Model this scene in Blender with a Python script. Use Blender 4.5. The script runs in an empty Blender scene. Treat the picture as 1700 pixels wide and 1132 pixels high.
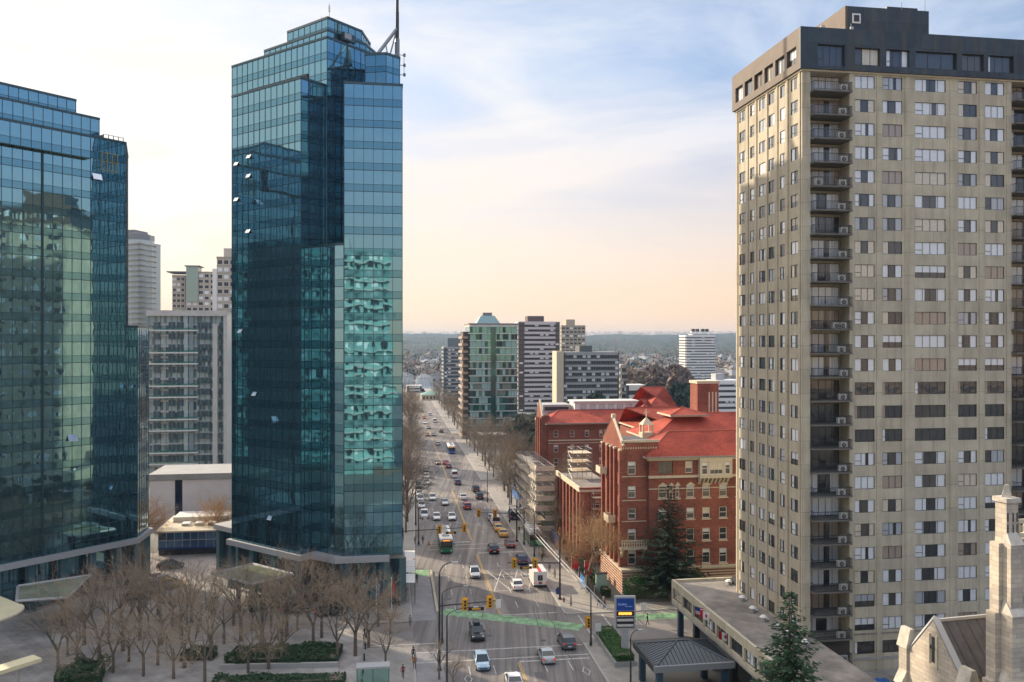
import bpy, bmesh, math, random
from mathutils import Vector, Matrix
R = math.radians
rnd = random.Random(7)
sc = bpy.context.scene
COL = sc.collection

# ------------------------------------------------------------------ camera, sky, sun
F = 1400.0; CX = 850.0; CY = 566.0; CAMH = 42.0
cam = bpy.data.cameras.new('camera'); camo = bpy.data.objects.new('camera', cam); COL.objects.link(camo)
camo.location = (0, 0, CAMH); camo.rotation_euler = (R(90), 0, 0)
cam.sensor_width = 36; cam.lens = F/1700*36; cam.clip_start = .5; cam.clip_end = 40000
sc.camera = camo
SUN_AZ = -53.0; SUN_EL = 23.0            # degrees right of +Y, above the horizon
w = bpy.data.worlds.new('World'); sc.world = w; w.use_nodes = True
nt = w.node_tree; nt.nodes.clear()
def N(t, k, **kw):
    n = t.nodes.new(k)
    for a, b in kw.items(): setattr(n, a, b)
    return n
def ramp(t, pts, interp='LINEAR'):
    n = t.nodes.new('ShaderNodeValToRGB'); e = n.color_ramp.elements; n.color_ramp.interpolation = interp
    while len(e) < len(pts): e.new(.5)
    for i, (p, c) in enumerate(pts):
        e[i].position = p; e[i].color = tuple(c)+(1,) if len(c) == 3 else c
    return n
def mixc(t, fac, a, b, mode='MIX'):
    n = t.nodes.new('ShaderNodeMix'); n.data_type = 'RGBA'; n.blend_type = mode
    for s, v in ((n.inputs[0], fac), (n.inputs[6], a), (n.inputs[7], b)):
        if hasattr(v, 'links') or isinstance(v, bpy.types.NodeSocket): t.links.new(v, s)
        else: s.default_value = v if not isinstance(v, tuple) else (tuple(v)+(1,))[:4]
    return n.outputs[2]
def math_(t, op, a, b=None, c=None):
    n = t.nodes.new('ShaderNodeMath'); n.operation = op
    for i, v in enumerate((a, b, c)):
        if v is None: continue
        if isinstance(v, bpy.types.NodeSocket): t.links.new(v, n.inputs[i])
        else: n.inputs[i].default_value = v
    return n.outputs[0]
sky = N(nt, 'ShaderNodeTexSky', sky_type='NISHITA', sun_disc=False)
sky.sun_elevation = R(SUN_EL); sky.sun_rotation = R(SUN_AZ); sky.air_density = 1.0; sky.dust_density = 1.5; sky.ozone_density = 1.2
tc = N(nt, 'ShaderNodeTexCoord'); sep = N(nt, 'ShaderNodeSeparateXYZ'); nt.links.new(tc.outputs['Generated'], sep.inputs[0])
base = mixc(nt, 1.0, sky.outputs[0], (.088, .097, .112), 'MULTIPLY')
# high thin cloud: streaky veil, cream towards the sun, white elsewhere
mp = N(nt, 'ShaderNodeMapping'); mp.inputs['Scale'].default_value = (1.1, 1.1, 4.2); mp.inputs['Rotation'].default_value = (0, R(14), R(20))
nt.links.new(tc.outputs['Generated'], mp.inputs[0])
n1 = N(nt, 'ShaderNodeTexNoise'); n1.inputs['Scale'].default_value = 2.0; n1.inputs['Detail'].default_value = 7; n1.inputs['Roughness'].default_value = .58; n1.inputs['Distortion'].default_value = .5
nt.links.new(mp.outputs[0], n1.inputs[0])
veil = ramp(nt, [(.42, (0, 0, 0)), (.5, (.35, .35, .35)), (.62, (1, 1, 1))]); nt.links.new(n1.outputs[0], veil.inputs[0])
# nearness to the sun's side of the sky
sd = (math.sin(R(SUN_AZ)), math.cos(R(SUN_AZ)), .25)
vm = N(nt, 'ShaderNodeVectorMath', operation='DOT_PRODUCT'); nt.links.new(tc.outputs['Generated'], vm.inputs[0]); vm.inputs[1].default_value = sd
near = ramp(nt, [(.35, (0, 0, 0)), (.98, (1, 1, 1))]); nt.links.new(vm.outputs['Value'], near.inputs[0])
cloudc = mixc(nt, near.outputs[0], (.56, .6, .66), (.66, .62, .56))
cf = math_(nt, 'MULTIPLY_ADD', veil.outputs[0], .62, .04)
cf = math_(nt, 'MULTIPLY_ADD', near.outputs[0], .55, cf)
back = ramp(nt, [(.0, (.3, .3, .3)), (.45, (1, 1, 1))]); nt.links.new(math_(nt, 'MULTIPLY_ADD', vm.outputs['Value'], .5, .5), back.inputs[0])
cf = math_(nt, 'MULTIPLY', math_(nt, 'MINIMUM', cf, .95), back.outputs[0])
col = mixc(nt, cf, base, cloudc)
# warm band along the horizon
hz = ramp(nt, [(0, (1, 1, 1)), (.05, (.85, .85, .85)), (.15, (.45, .45, .45)), (.3, (0, 0, 0))]); nt.links.new(sep.outputs[2], hz.inputs[0])
hzc = mixc(nt, near.outputs[0], (.77, .51, .33), (.76, .58, .4))
col = mixc(nt, math_(nt, 'MULTIPLY', hz.outputs[0], .85), col, hzc)
# added boost to the unseen sky overhead, brightening the shaded surfaces below
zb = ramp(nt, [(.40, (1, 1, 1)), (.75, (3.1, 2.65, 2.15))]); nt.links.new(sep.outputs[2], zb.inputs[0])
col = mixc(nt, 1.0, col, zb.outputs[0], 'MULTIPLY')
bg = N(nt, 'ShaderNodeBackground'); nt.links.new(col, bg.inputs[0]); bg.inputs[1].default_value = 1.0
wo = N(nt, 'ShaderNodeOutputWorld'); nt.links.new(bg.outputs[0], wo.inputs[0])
sun = bpy.data.lights.new('sun', 'SUN'); sun.energy = 4.2; sun.angle = R(.6); sun.color = (1.0, .83, .62)
suno = bpy.data.objects.new('sun', sun); COL.objects.link(suno)
ce = math.cos(R(SUN_EL)); to_sun = Vector((math.sin(R(SUN_AZ))*ce, math.cos(R(SUN_AZ))*ce, math.sin(R(SUN_EL))))
suno.rotation_euler = to_sun.to_track_quat('Z', 'Y').to_euler(); suno.location = (-60, 60, 150)
sc.view_settings.view_transform = 'Standard'; sc.view_settings.look = 'None'
sc.view_settings.exposure = 0.72; sc.view_settings.gamma = 1
sc.render.engine = 'CYCLES'
sc.cycles.max_bounces = 6; sc.cycles.glossy_bounces = 4; sc.cycles.transparent_max_bounces = 10
sc.cycles.diffuse_bounces = 3; sc.cycles.transmission_bounces = 2; sc.cycles.caustics_reflective = False; sc.cycles.caustics_refractive = False
sc.cycles.sample_clamp_indirect = 4.0

# ------------------------------------------------------------------ measuring helpers
def G(px, py, z=0.0):
    """real-world point at height z seen at a pixel of the photograph"""
    d = (CAMH-z)*F/(py-CY); return Vector(((px-CX)/F*d, d, z))
def P(px, d, z=0.0): return Vector(((px-CX)/F*d, d, z))
def ZH(py, d): return CAMH-(py-CY)*d/F

# ------------------------------------------------------------------ materials
MATS = {}
def mat(name, col, rough=.8, metal=0.0, var=.0, vscale=1.0, bump=0.0, bscale=4.0, spec=.5, stain=None, emis=None, coat=0):
    if name in MATS: return MATS[name]
    m = bpy.data.materials.new(name); m.use_nodes = True; t = m.node_tree
    b = t.nodes['Principled BSDF']; b.inputs['Roughness'].default_value = rough; b.inputs['Metallic'].default_value = metal
    b.inputs['Specular IOR Level'].default_value = spec; b.inputs['Coat Weight'].default_value = coat
    b.inputs['Base Color'].default_value = tuple(col)+(1,)
    if var or bump or stain:
        tcn = N(t, 'ShaderNodeTexCoord'); out = None
        if var:
            nz = N(t, 'ShaderNodeTexNoise'); nz.inputs['Scale'].default_value = vscale; nz.inputs['Detail'].default_value = 5; nz.inputs['Roughness'].default_value = .65
            t.links.new(tcn.outputs['Object'], nz.inputs[0])
            lo = tuple(max(0, c*(1-var)) for c in col); hi = tuple(min(1, c*(1+var)) for c in col)
            rp = ramp(t, [(.3, lo), (.7, hi)]); t.links.new(nz.outputs[0], rp.inputs[0]); out = rp.outputs[0]
        if stain:   # vertical weather streaks
            mpn = N(t, 'ShaderNodeMapping'); mpn.inputs['Scale'].default_value = (1.3, 1.3, .12); t.links.new(tcn.outputs['Object'], mpn.inputs[0])
            ns = N(t, 'ShaderNodeTexNoise'); ns.inputs['Scale'].default_value = 1.0; ns.inputs['Detail'].default_value = 6; t.links.new(mpn.outputs[0], ns.inputs[0])
            rs = ramp(t, [(.48, (0, 0, 0)), (.72, (1, 1, 1))]); t.links.new(ns.outputs[0], rs.inputs[0])
            out = mixc(t, math_(t, 'MULTIPLY', rs.outputs[0], stain[1]), out if out else tuple(col), tuple(stain[0]))
        if out: t.links.new(out, b.inputs['Base Color'])
        if bump:
            nb = N(t, 'ShaderNodeTexNoise'); nb.inputs['Scale'].default_value = bscale; nb.inputs['Detail'].default_value = 4; t.links.new(tcn.outputs['Object'], nb.inputs[0])
            bn = N(t, 'ShaderNodeBump'); bn.inputs['Strength'].default_value = bump; bn.inputs['Distance'].default_value = .05; t.links.new(nb.outputs[0], bn.inputs['Height']); t.links.new(bn.outputs[0], b.inputs['Normal'])
    if emis: b.inputs['Emission Color'].default_value = tuple(emis[0])+(1,); b.inputs['Emission Strength'].default_value = emis[1]
    MATS[name] = m; return m
def glass_mat(name, tint, rough=.02, wav=.010, wscale=.55, metal=.9):
    m = mat(name, tint, rough, metal); t = m.node_tree; b = t.nodes['Principled BSDF']
    tcn = N(t, 'ShaderNodeTexCoord'); nb = N(t, 'ShaderNodeTexNoise'); nb.inputs['Scale'].default_value = wscale; nb.inputs['Detail'].default_value = 1.5
    t.links.new(tcn.outputs['Object'], nb.inputs[0])
    bn = N(t, 'ShaderNodeBump'); bn.inputs['Strength'].default_value = 1; bn.inputs['Distance'].default_value = wav; t.links.new(nb.outputs[0], bn.inputs['Height']); t.links.new(bn.outputs[0], b.inputs['Normal'])
    return m
def pane_mat(name, tint=(.9, .95, .95), refl=.25):
    if name in MATS: return MATS[name]
    m = bpy.data.materials.new(name); m.use_nodes = True; t = m.node_tree; t.nodes.clear()
    tr = N(t, 'ShaderNodeBsdfTransparent'); tr.inputs[0].default_value = tuple(tint)+(1,)
    gl = N(t, 'ShaderNodeBsdfGlossy'); gl.inputs['Roughness'].default_value = .03; gl.inputs[0].default_value = (.9, .95, 1, 1)
    tcn = N(t, 'ShaderNodeTexCoord'); nb = N(t, 'ShaderNodeTexNoise'); nb.inputs['Scale'].default_value = .7; t.links.new(tcn.outputs['Object'], nb.inputs[0])
    bn = N(t, 'ShaderNodeBump'); bn.inputs['Distance'].default_value = .02; t.links.new(nb.outputs[0], bn.inputs['Height']); t.links.new(bn.outputs[0], gl.inputs['Normal'])
    fr = N(t, 'ShaderNodeLayerWeight'); fr.inputs[0].default_value = .5
    mx = N(t, 'ShaderNodeMixShader'); t.links.new(math_(t, 'MULTIPLY_ADD', math_(t, 'POWER', fr.outputs['Facing'], 4.0), .6, refl*.6), mx.inputs[0])
    t.links.new(tr.outputs[0], mx.inputs[1]); t.links.new(gl.outputs[0], mx.inputs[2])
    o = N(t, 'ShaderNodeOutputMaterial'); t.links.new(mx.outputs[0], o.inputs[0]); MATS[name] = m; return m
def brick_mat(name, c1, c2, mortar, sc_=1.0, w_=.5, h_=.15):
    m = mat(name, c1, .9, spec=.2); t = m.node_tree; b = t.nodes['Principled BSDF']
    tcn = N(t, 'ShaderNodeTexCoord'); s3 = N(t, 'ShaderNodeSeparateXYZ'); t.links.new(tcn.outputs['Object'], s3.inputs[0])
    cb = N(t, 'ShaderNodeCombineXYZ'); t.links.new(math_(t, 'ADD', s3.outputs[0], s3.outputs[1]), cb.inputs[0]); t.links.new(s3.outputs[2], cb.inputs[1])
    br = N(t, 'ShaderNodeTexBrick'); br.inputs['Color1'].default_value = tuple(c1)+(1,); br.inputs['Color2'].default_value = tuple(c2)+(1,); br.inputs['Mortar'].default_value = tuple(mortar)+(1,)
    br.inputs['Scale'].default_value = sc_; br.inputs['Brick Width'].default_value = w_; br.inputs['Row Height'].default_value = h_; br.inputs['Mortar Size'].default_value = .012
    t.links.new(cb.outputs[0], br.inputs[0])
    nz = N(t, 'ShaderNodeTexNoise'); nz.inputs['Scale'].default_value = .35; nz.inputs['Detail'].default_value = 6; t.links.new(tcn.outputs['Object'], nz.inputs[0])
    rp = ramp(t, [(.3, (.72, .72, .75)), (.7, (1.15, 1.1, 1.05))]); t.links.new(nz.outputs[0], rp.inputs[0])
    t.links.new(mixc(t, 1.0, br.outputs[0], rp.outputs[0], 'MULTIPLY'), b.inputs['Base Color'])
    return m
M = dict(
 asphalt=mat('asphalt', (.2, .183, .172), .9, var=.15, vscale=.12, bump=.3, bscale=8),
 asphalt2=mat('side_asphalt', (.23, .21, .195), .9, var=.2, vscale=.2),
 pave=mat('pavement', (.33, .31, .28), .9, var=.16, vscale=.5),
 plaza=mat('plaza_paving', (.39, .36, .33), .85, var=.3, vscale=.35),
 ground=mat('ground', (.15, .145, .13), .95, var=.4, vscale=.02),
 paint=mat('road_paint', (.5, .48, .45), .8, var=.45, vscale=2),
 ypaint=mat('yellow_paint', (.55, .36, .1), .8, var=.2, vscale=2),
 gpaint=mat('green_paint', (.22, .38, .21), .85, var=.5, vscale=.8),
 kerb=mat('kerb', (.4, .38, .35), .9),
 white=mat('white_paint', (.78, .77, .74), .6), offwhite=mat('off_white', (.62, .6, .56), .8, var=.1, vscale=.6),
 dark=mat('dark_metal', (.03, .035, .04), .5), black=mat('black', (.012, .012, .014), .6),
 steel=mat('steel', (.35, .36, .37), .45, .6), grey=mat('grey_paint', (.22, .23, .24), .6), lgrey=mat('light_grey', (.42, .42, .42), .7),
 glassT=glass_mat('tower_glass', (.19, .37, .45), wav=.009, wscale=.4), glassS=glass_mat('tower_spandrel', (.12, .27, .35), .05, .006, .4),
 mull=mat('mullion', (.05, .09, .11), .35, .5),
 conc=mat('beige_concrete', (.56, .51, .385), .9, var=.16, vscale=.3, stain=((.3, .25, .17), .55)),
 conc2=mat('cream_concrete', (.48, .43, .33), .9, var=.14, vscale=.4, stain=((.3, .25, .17), .5)),
 concg=mat('grey_concrete', (.36, .36, .35), .9, var=.12, vscale=.3, stain=((.22, .2, .18), .3)),
 cap=mat('slate_blue_cladding', (.028, .05, .072), .6, var=.25, vscale=.7, stain=((.1, .09, .075), .6)),
 capb=mat('brown_cladding', (.12, .09, .07), .7, var=.2, vscale=.5, stain=((.1, .07, .05), .5)),
 roomd=mat('dark_room', (.02, .025, .03), .5), roomm=mat('dim_room', (.07, .06, .05), .7),
 curt=mat('curtain', (.88, .9, .9), .9, var=.06, vscale=3), curtw=mat('cream_curtain', (.75, .66, .5), .9, var=.1, vscale=3),
 frame=mat('window_frame', (.08, .08, .075), .5, .4), wframe=mat('white_frame', (.72, .7, .64), .7),
 pane=pane_mat('window_pane', (.97, .98, 1), .12), paneg=pane_mat('green_pane', (.55, .8, .74), .35),
 brick=brick_mat('red_brick', (.34, .108, .075), (.22, .068, .05), (.29, .2, .15)),
 stone=brick_mat('church_stone', (.6, .55, .46), (.46, .42, .36), (.34, .3, .25), .8, .7, .3),
 trim=mat('stone_trim', (.6, .53, .4), .85, var=.12, vscale=1.5),
 rroof=brick_mat('red_roof', (.5, .11, .075), (.36, .08, .055), (.2, .045, .035), 1.0, .6, .12),
 slate=mat('slate_roof', (.1, .095, .1), .8, var=.3, vscale=1.2),
 groof=mat('gravel_roof', (.26, .235, .21), .95, var=.4, vscale=.35, bump=.4, bscale=6),
 bark=mat('bark', (.16, .13, .1), .95, var=.2, vscale=3), twig=mat('twigs', (.36, .27, .185), .95), twigo=mat('orange_twigs', (.42, .27, .14), .95), twigg=mat('grey_twigs', (.23, .18, .13), .95),
 leafd=mat('dark_needles', (.016, .04, .024), .8, var=.5, vscale=1), leafg=mat('green_needles', (.035, .085, .035), .8, var=.5, vscale=1), leafh=mat('hedge_leaves', (.05, .12, .03), .8, var=.5, vscale=2),
 shrubg=mat('shrub_leaves', (.035, .075, .03), .8, var=.5, vscale=1.5), grassy=mat('grass', (.16, .17, .06), .95, var=.4, vscale=.5),
 tyre=mat('tyre', (.02, .02, .02), .9), carglass=mat('car_glass', (.02, .03, .035), .06, spec=.9), lampw=mat('headlight', (.75, .75, .72), .2), lampr=mat('tail_light', (.45, .02, .02), .3, emis=((1, .05, .03), .25)),
 yellow=mat('signal_yellow', (.7, .36, .03), .5), red=mat('red_cloth', (.5, .02, .03), .8), blue=mat('blue_sheet', (.03, .12, .36), .7), navy=mat('navy_panel', (.01, .05, .25), .4),
 skin=mat('skin', (.45, .27, .19), .7), hair=mat('hair', (.03, .02, .015), .8),
)

def lane_streaks(m):
    # long worn tracks and oil lines that follow the lanes
    t = m.node_tree; b = t.nodes['Principled BSDF']; src = b.inputs['Base Color'].links[0].from_socket
    tcn = N(t, 'ShaderNodeTexCoord'); mpn = N(t, 'ShaderNodeMapping'); mpn.inputs['Rotation'].default_value = (0, 0, -math.atan(.14)); mpn.inputs['Scale'].default_value = (1.1, .018, 1)
    mpn.vector_type = 'POINT'; t.links.new(tcn.outputs['Object'], mpn.inputs[0])
    nz = N(t, 'ShaderNodeTexNoise'); nz.inputs['Scale'].default_value = 1.0; nz.inputs['Detail'].default_value = 4; nz.inputs['Roughness'].default_value = .7; t.links.new(mpn.outputs[0], nz.inputs[0])
    rp = ramp(t, [(.33, (.58, .58, .6)), (.5, (1, 1, 1)), (.67, (1.42, 1.38, 1.34))]); t.links.new(nz.outputs[0], rp.inputs[0])
    t.links.new(mixc(t, 1.0, src, rp.outputs[0], 'MULTIPLY'), b.inputs['Base Color'])
lane_streaks(M['asphalt'])
def joints(m, dx, dz, off, k):
    # cast panel joints: slightly darker lines each storey and each bay, and every panel of its own tone
    t = m.node_tree; b = t.nodes['Principled BSDF']; src = b.inputs['Base Color'].links[0].from_socket
    tcn = N(t, 'ShaderNodeTexCoord'); s3 = N(t, 'ShaderNodeSeparateXYZ'); t.links.new(tcn.outputs['Object'], s3.inputs[0])
    cb = N(t, 'ShaderNodeCombineXYZ'); t.links.new(math_(t, 'ADD', s3.outputs[0], s3.outputs[1]), cb.inputs[0]); t.links.new(math_(t, 'ADD', s3.outputs[2], off), cb.inputs[1])
    br = N(t, 'ShaderNodeTexBrick'); br.offset = 0; br.inputs['Color1'].default_value = (1, 1, 1, 1); br.inputs['Color2'].default_value = (1-k, 1-k, 1-k*.9, 1); br.inputs['Mortar'].default_value = (.62, .6, .56, 1)
    br.inputs['Scale'].default_value = 1; br.inputs['Brick Width'].default_value = dx; br.inputs['Row Height'].default_value = dz; br.inputs['Mortar Size'].default_value = .03
    t.links.new(cb.outputs[0], br.inputs[0]); t.links.new(mixc(t, 1.0, src, br.outputs[0], 'MULTIPLY'), b.inputs['Base Color'])
joints(M['conc'], 4.2, 2.786, .35, .13); joints(M['conc2'], 3.1, 2.786, .35, .1); joints(M['cap'], 2.9, 2.4, 0, .3); joints(M['plaza'], 1.6, 1.6, 0, .12); joints(M['pave'], 1.5, 1.5, 0, .1); joints(M['groof'], 7, 6, 0, .12)
# ------------------------------------------------------------------ mesh builder
class MB:
    def __init__(s): s.v = []; s.f = []; s.mi = []; s.mats = []
    def m(s, m):
        if m not in s.mats: s.mats.append(m)
        return s.mats.index(m)
    def add(s, vs, fs, m, T=None):
        o = len(s.v); i = s.m(m)
        s.v += [tuple(T @ Vector(p)) if T is not None else tuple(p) for p in vs]
        s.f += [tuple(o+k for k in f) for f in fs]; s.mi += [i]*len(fs); return s
    def box(s, x0, x1, y0, y1, z0, z1, m, T=None):
        v = [(x0,y0,z0),(x1,y0,z0),(x1,y1,z0),(x0,y1,z0),(x0,y0,z1),(x1,y0,z1),(x1,y1,z1),(x0,y1,z1)]
        return s.add(v, [(0,3,2,1),(4,5,6,7),(0,1,5,4),(1,2,6,5),(2,3,7,6),(3,0,4,7)], m, T)
    def prism(s, poly, z0, z1, m, T=None, top=None):
        n = len(poly); a = sum(poly[i][0]*poly[(i+1) % n][1]-poly[(i+1) % n][0]*poly[i][1] for i in range(n))
        if a < 0: poly = poly[::-1]
        v = [(p[0], p[1], z0) for p in poly]+[(p[0], p[1], z1) for p in poly]
        s.add(v, [(i, (i+1) % n, n+(i+1) % n, n+i) for i in range(n)]+[tuple(range(n-1, -1, -1))], m, T)
        return s.add([(p[0], p[1], z1) for p in poly], [tuple(range(n))], top or m, T)
    def quad(s, a, b, c, d, m, T=None): return s.add([a, b, c, d], [(0, 1, 2, 3)], m, T)
    def tube(s, a, b, r0, r1, m, n=6, caps=True, T=None):
        a = Vector(a); b = Vector(b); d = b-a
        if d.length < 1e-6: return s
        q = d.to_track_quat('Z', 'Y'); vs = []
        for p, r in ((a, r0), (b, r1)):
            for k in range(n):
                t = 2*math.pi*k/n; vs.append(p+q @ Vector((math.cos(t)*r, math.sin(t)*r, 0)))
        fs = [(k, (k+1) % n, n+(k+1) % n, n+k) for k in range(n)]
        if caps: fs += [tuple(range(n-1, -1, -1)), tuple(range(n, 2*n))]
        return s.add(vs, fs, m, T)
    def path(s, pts, r, m, n=6):
        for i in range(len(pts)-1): s.tube(pts[i], pts[i+1], r, r, m, n)
        return s
    def build(s, name, parent=None, smooth=False, loc=None, rz=0, kind=None):
        me = bpy.data.meshes.new(name); me.from_pydata(s.v, [], s.f)
        for m in s.mats: me.materials.append(m)
        me.polygons.foreach_set('material_index', s.mi)
        if smooth: me.polygons.foreach_set('use_smooth', [True]*len(s.f))
        me.update(); o = bpy.data.objects.new(name, me); COL.objects.link(o)
        if parent: o.parent = parent
        if loc is not None: o.location = loc
        if rz: o.rotation_euler = (0, 0, rz)
        if kind: o['kind'] = kind
        return o
def tag(o, label=None, cat=None, group=None, kind=None):
    if label: o['label'] = label
    if cat: o['category'] = cat
    if group: o['group'] = group
    if kind: o['kind'] = kind
    return o
def thing(name, label, cat, loc=(0, 0, 0), rz=0, group=None):
    o = bpy.data.objects.new(name, None); COL.objects.link(o); o.location = loc; o.rotation_euler = (0, 0, rz); o.empty_display_size = .2
    return tag(o, label, cat, group)
def dup(root, loc, rz=0, label=None, scale=None, group=None):
    r = root.copy(); COL.objects.link(r); r.location = loc; r.rotation_euler = (0, 0, rz)
    if scale: r.scale = scale if hasattr(scale, '__len__') else (scale,)*3
    if label: r['label'] = label
    if group: r['group'] = group
    for ch in KIDS.get(root, []):
        c = ch.copy(); COL.objects.link(c); c.parent = r
        for g in KIDS.get(ch, []):
            d = g.copy(); COL.objects.link(d); d.parent = c
    return r
KIDS = {}
def remember(*roots):
    for o in bpy.data.objects:
        if o.parent: KIDS.setdefault(o.parent, []); (o not in KIDS[o.parent]) and KIDS[o.parent].append(o)
def struct(o): o['kind'] = 'structure'; return o
def TR(x=0, y=0, z=0, rz=0): return Matrix.Translation((x, y, z)) @ Matrix.Rotation(rz, 4, 'Z')
ORD = ['first','second','third','fourth','fifth','sixth','seventh','eighth','ninth','tenth','eleventh','twelfth','thirteenth','fourteenth','fifteenth','sixteenth','seventeenth','eighteenth','nineteenth','twentieth','twenty-first','twenty-second','twenty-third','twenty-fourth','twenty-fifth','twenty-sixth','twenty-seventh','twenty-eighth','twenty-ninth','thirtieth']

# ------------------------------------------------------------------ windows: frame+pane+dark room, curtains as a child
WM = {}
def win_mesh(w_, h_, n, style, seed):
    key = (round(w_, 2), round(h_, 2), n, style, seed)
    if key in WM: return WM[key]
    r = random.Random(seed*31+n); b = MB(); c = []; fr = M['wframe'] if style == 'old' else M['frame']
    t = .05 if style != 'old' else .13; hw = w_/2
    room = M['roomd'] if seed % 3 else M['roomm']
    b.quad((-hw, .10, 0), (hw, .10, 0), (hw, .10, h_), (-hw, .10, h_), room)
    b.quad((-hw, .03, 0), (hw, .03, 0), (hw, .03, h_), (-hw, .03, h_), M['paneg'] if style == 'green' else M['pane'])
    b.box(-hw, hw, -.02, .08, 0, t, fr); b.box(-hw, hw, -.02, .08, h_-t, h_, fr)
    b.box(-hw, -hw+t, -.02, .08, t, h_-t, fr); b.box(hw-t, hw, -.02, .08, t, h_-t, fr)
    pw = (w_-2*t)/n
    for k in range(1, n): b.box(-hw+t+k*pw-.02, -hw+t+k*pw+.02, 0, .035, t, h_-t, fr)
    if style == 'old': b.box(-hw+t, hw-t, -.01, .08, h_*.48, h_*.48+.09, fr)
    else:
        if r.random() < .35: b.box(-hw+t, -hw+t+pw-.03, .0, .07, h_*.35, h_*.35+.05, fr)
    q = r.random(); cm = r.choice([M['curt']]*6+[M['curtw'], mat('grey_curtain', (.5, .52, .54), .9), mat('tan_curtain', (.42, .33, .25), .9)]); spans = []
    if style == 'old':
        if q < .6: spans = [(-hw+t, hw-t, h_*(.35+.4*r.random()), h_)]
        elif q < .8: spans = [(-hw+t, -.1, 0, h_)]
        cm = M['curt'] if q > .3 else M['curtw']
    elif style == 'dim':
        if q < .4: spans = [(-hw+t, -hw+t+pw*.4, 0, h_)]
    else:
        if q < .3: spans = [(-hw+t, hw-t, 0, h_)]
        elif q < .72: a = (.22+.16*r.random())*w_; a2 = (.2+.16*r.random())*w_; spans = [(-hw+t, -hw+a, 0, h_), (hw-a2, hw-t, 0, h_)]
        elif q < .84: spans = [(-hw+t, hw-w_*.45, 0, h_), (hw-w_*.28, hw-t, 0, h_)]
        elif q < .92: spans = [(-hw+w_*.35, hw-t, 0, h_)]
        elif q < .96: spans = [(-hw+t, hw-t, h_*.45, h_)]
        else: spans = [(-hw+t, -hw+w_*.3, 0, h_)]
    for (x0, x1, z0, z1) in spans:
        cc = MB(); c.append(cc)
        k = max(1, int((x1-x0)/.14)); xs = [x0+(x1-x0)*i/k for i in range(k+1)]
        for i in range(k):
            ya, yb = (.045, .07) if i % 2 else (.07, .045)
            cc.quad((xs[i], ya, z0), (xs[i+1], yb, z0), (xs[i+1], yb, z1), (xs[i], ya, z1), cm)
    WM[key] = (b, c); return WM[key]
WOBJ = {}
def windows(root, items, cap=98, name='window'):
    """items: (x, y, z, rz, w, h, n, style, seed) in root-local coordinates; first `cap` become parts, the rest one merged part"""
    rest = MB()
    for i, (x, y, z, rz, w_, h_, n, st, sd) in enumerate(items):
        b, c = win_mesh(w_, h_, n, st, sd)
        if i < cap:
            key = id(b)
            if key not in WOBJ:
                me = b.build(name); me2 = [q.build('curtain') for q in c]
                WOBJ[key] = (me.data, [q.data for q in me2])
                bpy.data.objects.remove(me)
                for q in me2: bpy.data.objects.remove(q)
            dm, dc = WOBJ[key]
            o = bpy.data.objects.new(name, dm); COL.objects.link(o); o.parent = root; o.location = (x, y, z); o.rotation_euler = (0, 0, rz)
            for dd in dc: q = bpy.data.objects.new('curtain', dd); COL.objects.link(q); q.parent = o
        else:
            T = TR(x, y, z, rz)
            for src in [b]+c:
                if src:
                    off = len(rest.v); rest.v += [tuple(T @ Vector(p)) for p in src.v]
                    for f, mi in zip(src.f, src.mi): rest.f.append(tuple(off+k for k in f)); rest.mi.append(rest.m(src.mats[mi]))
    if rest.v: rest.build(name, root, kind='stuff')
def punched(b, x0, x1, z0, z1, y0, y1, cols, rows, m, T=None):
    """a wall slab between y0 and y1 with openings: cols [(xa,xb)], rows [(za,zb)]"""
    cols = sorted(cols); rows = sorted(rows); x = x0
    for (a, c) in cols:
        b.box(x, a, y0, y1, z0, z1, m, T); z = z0
        for (p, q) in rows:
            b.box(a, c, y0, y1, z, p, m, T); z = q
        b.box(a, c, y0, y1, z, z1, m, T); x = c
    b.box(x, x1, y0, y1, z0, z1, m, T)
GA = R(8.93)   # street grid
# ------------------------------------------------------------------ ground, road, pavements
RA = math.atan(.14); RO = Vector((10.8, 110, 0))
RM = TR(RO.x, RO.y, 0, RA)                       # road frame: x across (0 = right kerb), y along
def RP(x, y, z=0): return RM @ Vector((x, y, z))
RW = 23.2
def rstrip(b, x0, x1, y0, y1, z, m): b.quad(RP(x0, y0, z), RP(x1, y0, z), RP(x1, y1, z), RP(x0, y1, z), m)
b = MB(); b.quad((-9000, -400, 0), (9000, -400, 0), (9000, 9000, 0), (-9000, 9000, 0), M['ground']); struct(b.build('ground'))
LEP = [(-60, -RW), (48, -RW), (62, -21.8), (120, -20.4), (260, -16.2), (640, -13.5)]
def LE(t):
    for (a, x), (c, y) in zip(LEP, LEP[1:]):
        if t <= c: return x+(y-x)*(t-a)/(c-a)
    return LEP[-1][1]
b = MB()
for (a, x), (c, y) in zip(LEP, LEP[1:]): b.quad(RP(x, a, .02), RP(0, a, .02), RP(0, c, .02), RP(y, c, .02), M['asphalt'])
struct(b.build('road'))
b = MB(); rstrip(b, 0, 130, 7.5, 19.5, .02, M['asphalt2']); rstrip(b, -RW-9, -RW, 9.5, 19.0, .02, M['asphalt2']); struct(b.build('side_road'))
b = MB(); rstrip(b, 0, 130, 133-0, 145, .02, M['asphalt2']); rstrip(b, -RW-60, -RW, 133, 145, .02, M['asphalt2'])
rstrip(b, 0, 130, 260, 271, .02, M['asphalt2']); rstrip(b, -RW-120, -RW, 260, 271, .02, M['asphalt2']); struct(b.build('cross_street'))
b = MB()
def pav(x0, x1, y0, y1):
    T = RM; b.box(x0, x1, y0, y1, 0, .14, M['pave'], T)
    b.box(x0-.0, x0+.0, y0, y1, 0, .14, M['kerb'], T)
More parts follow.
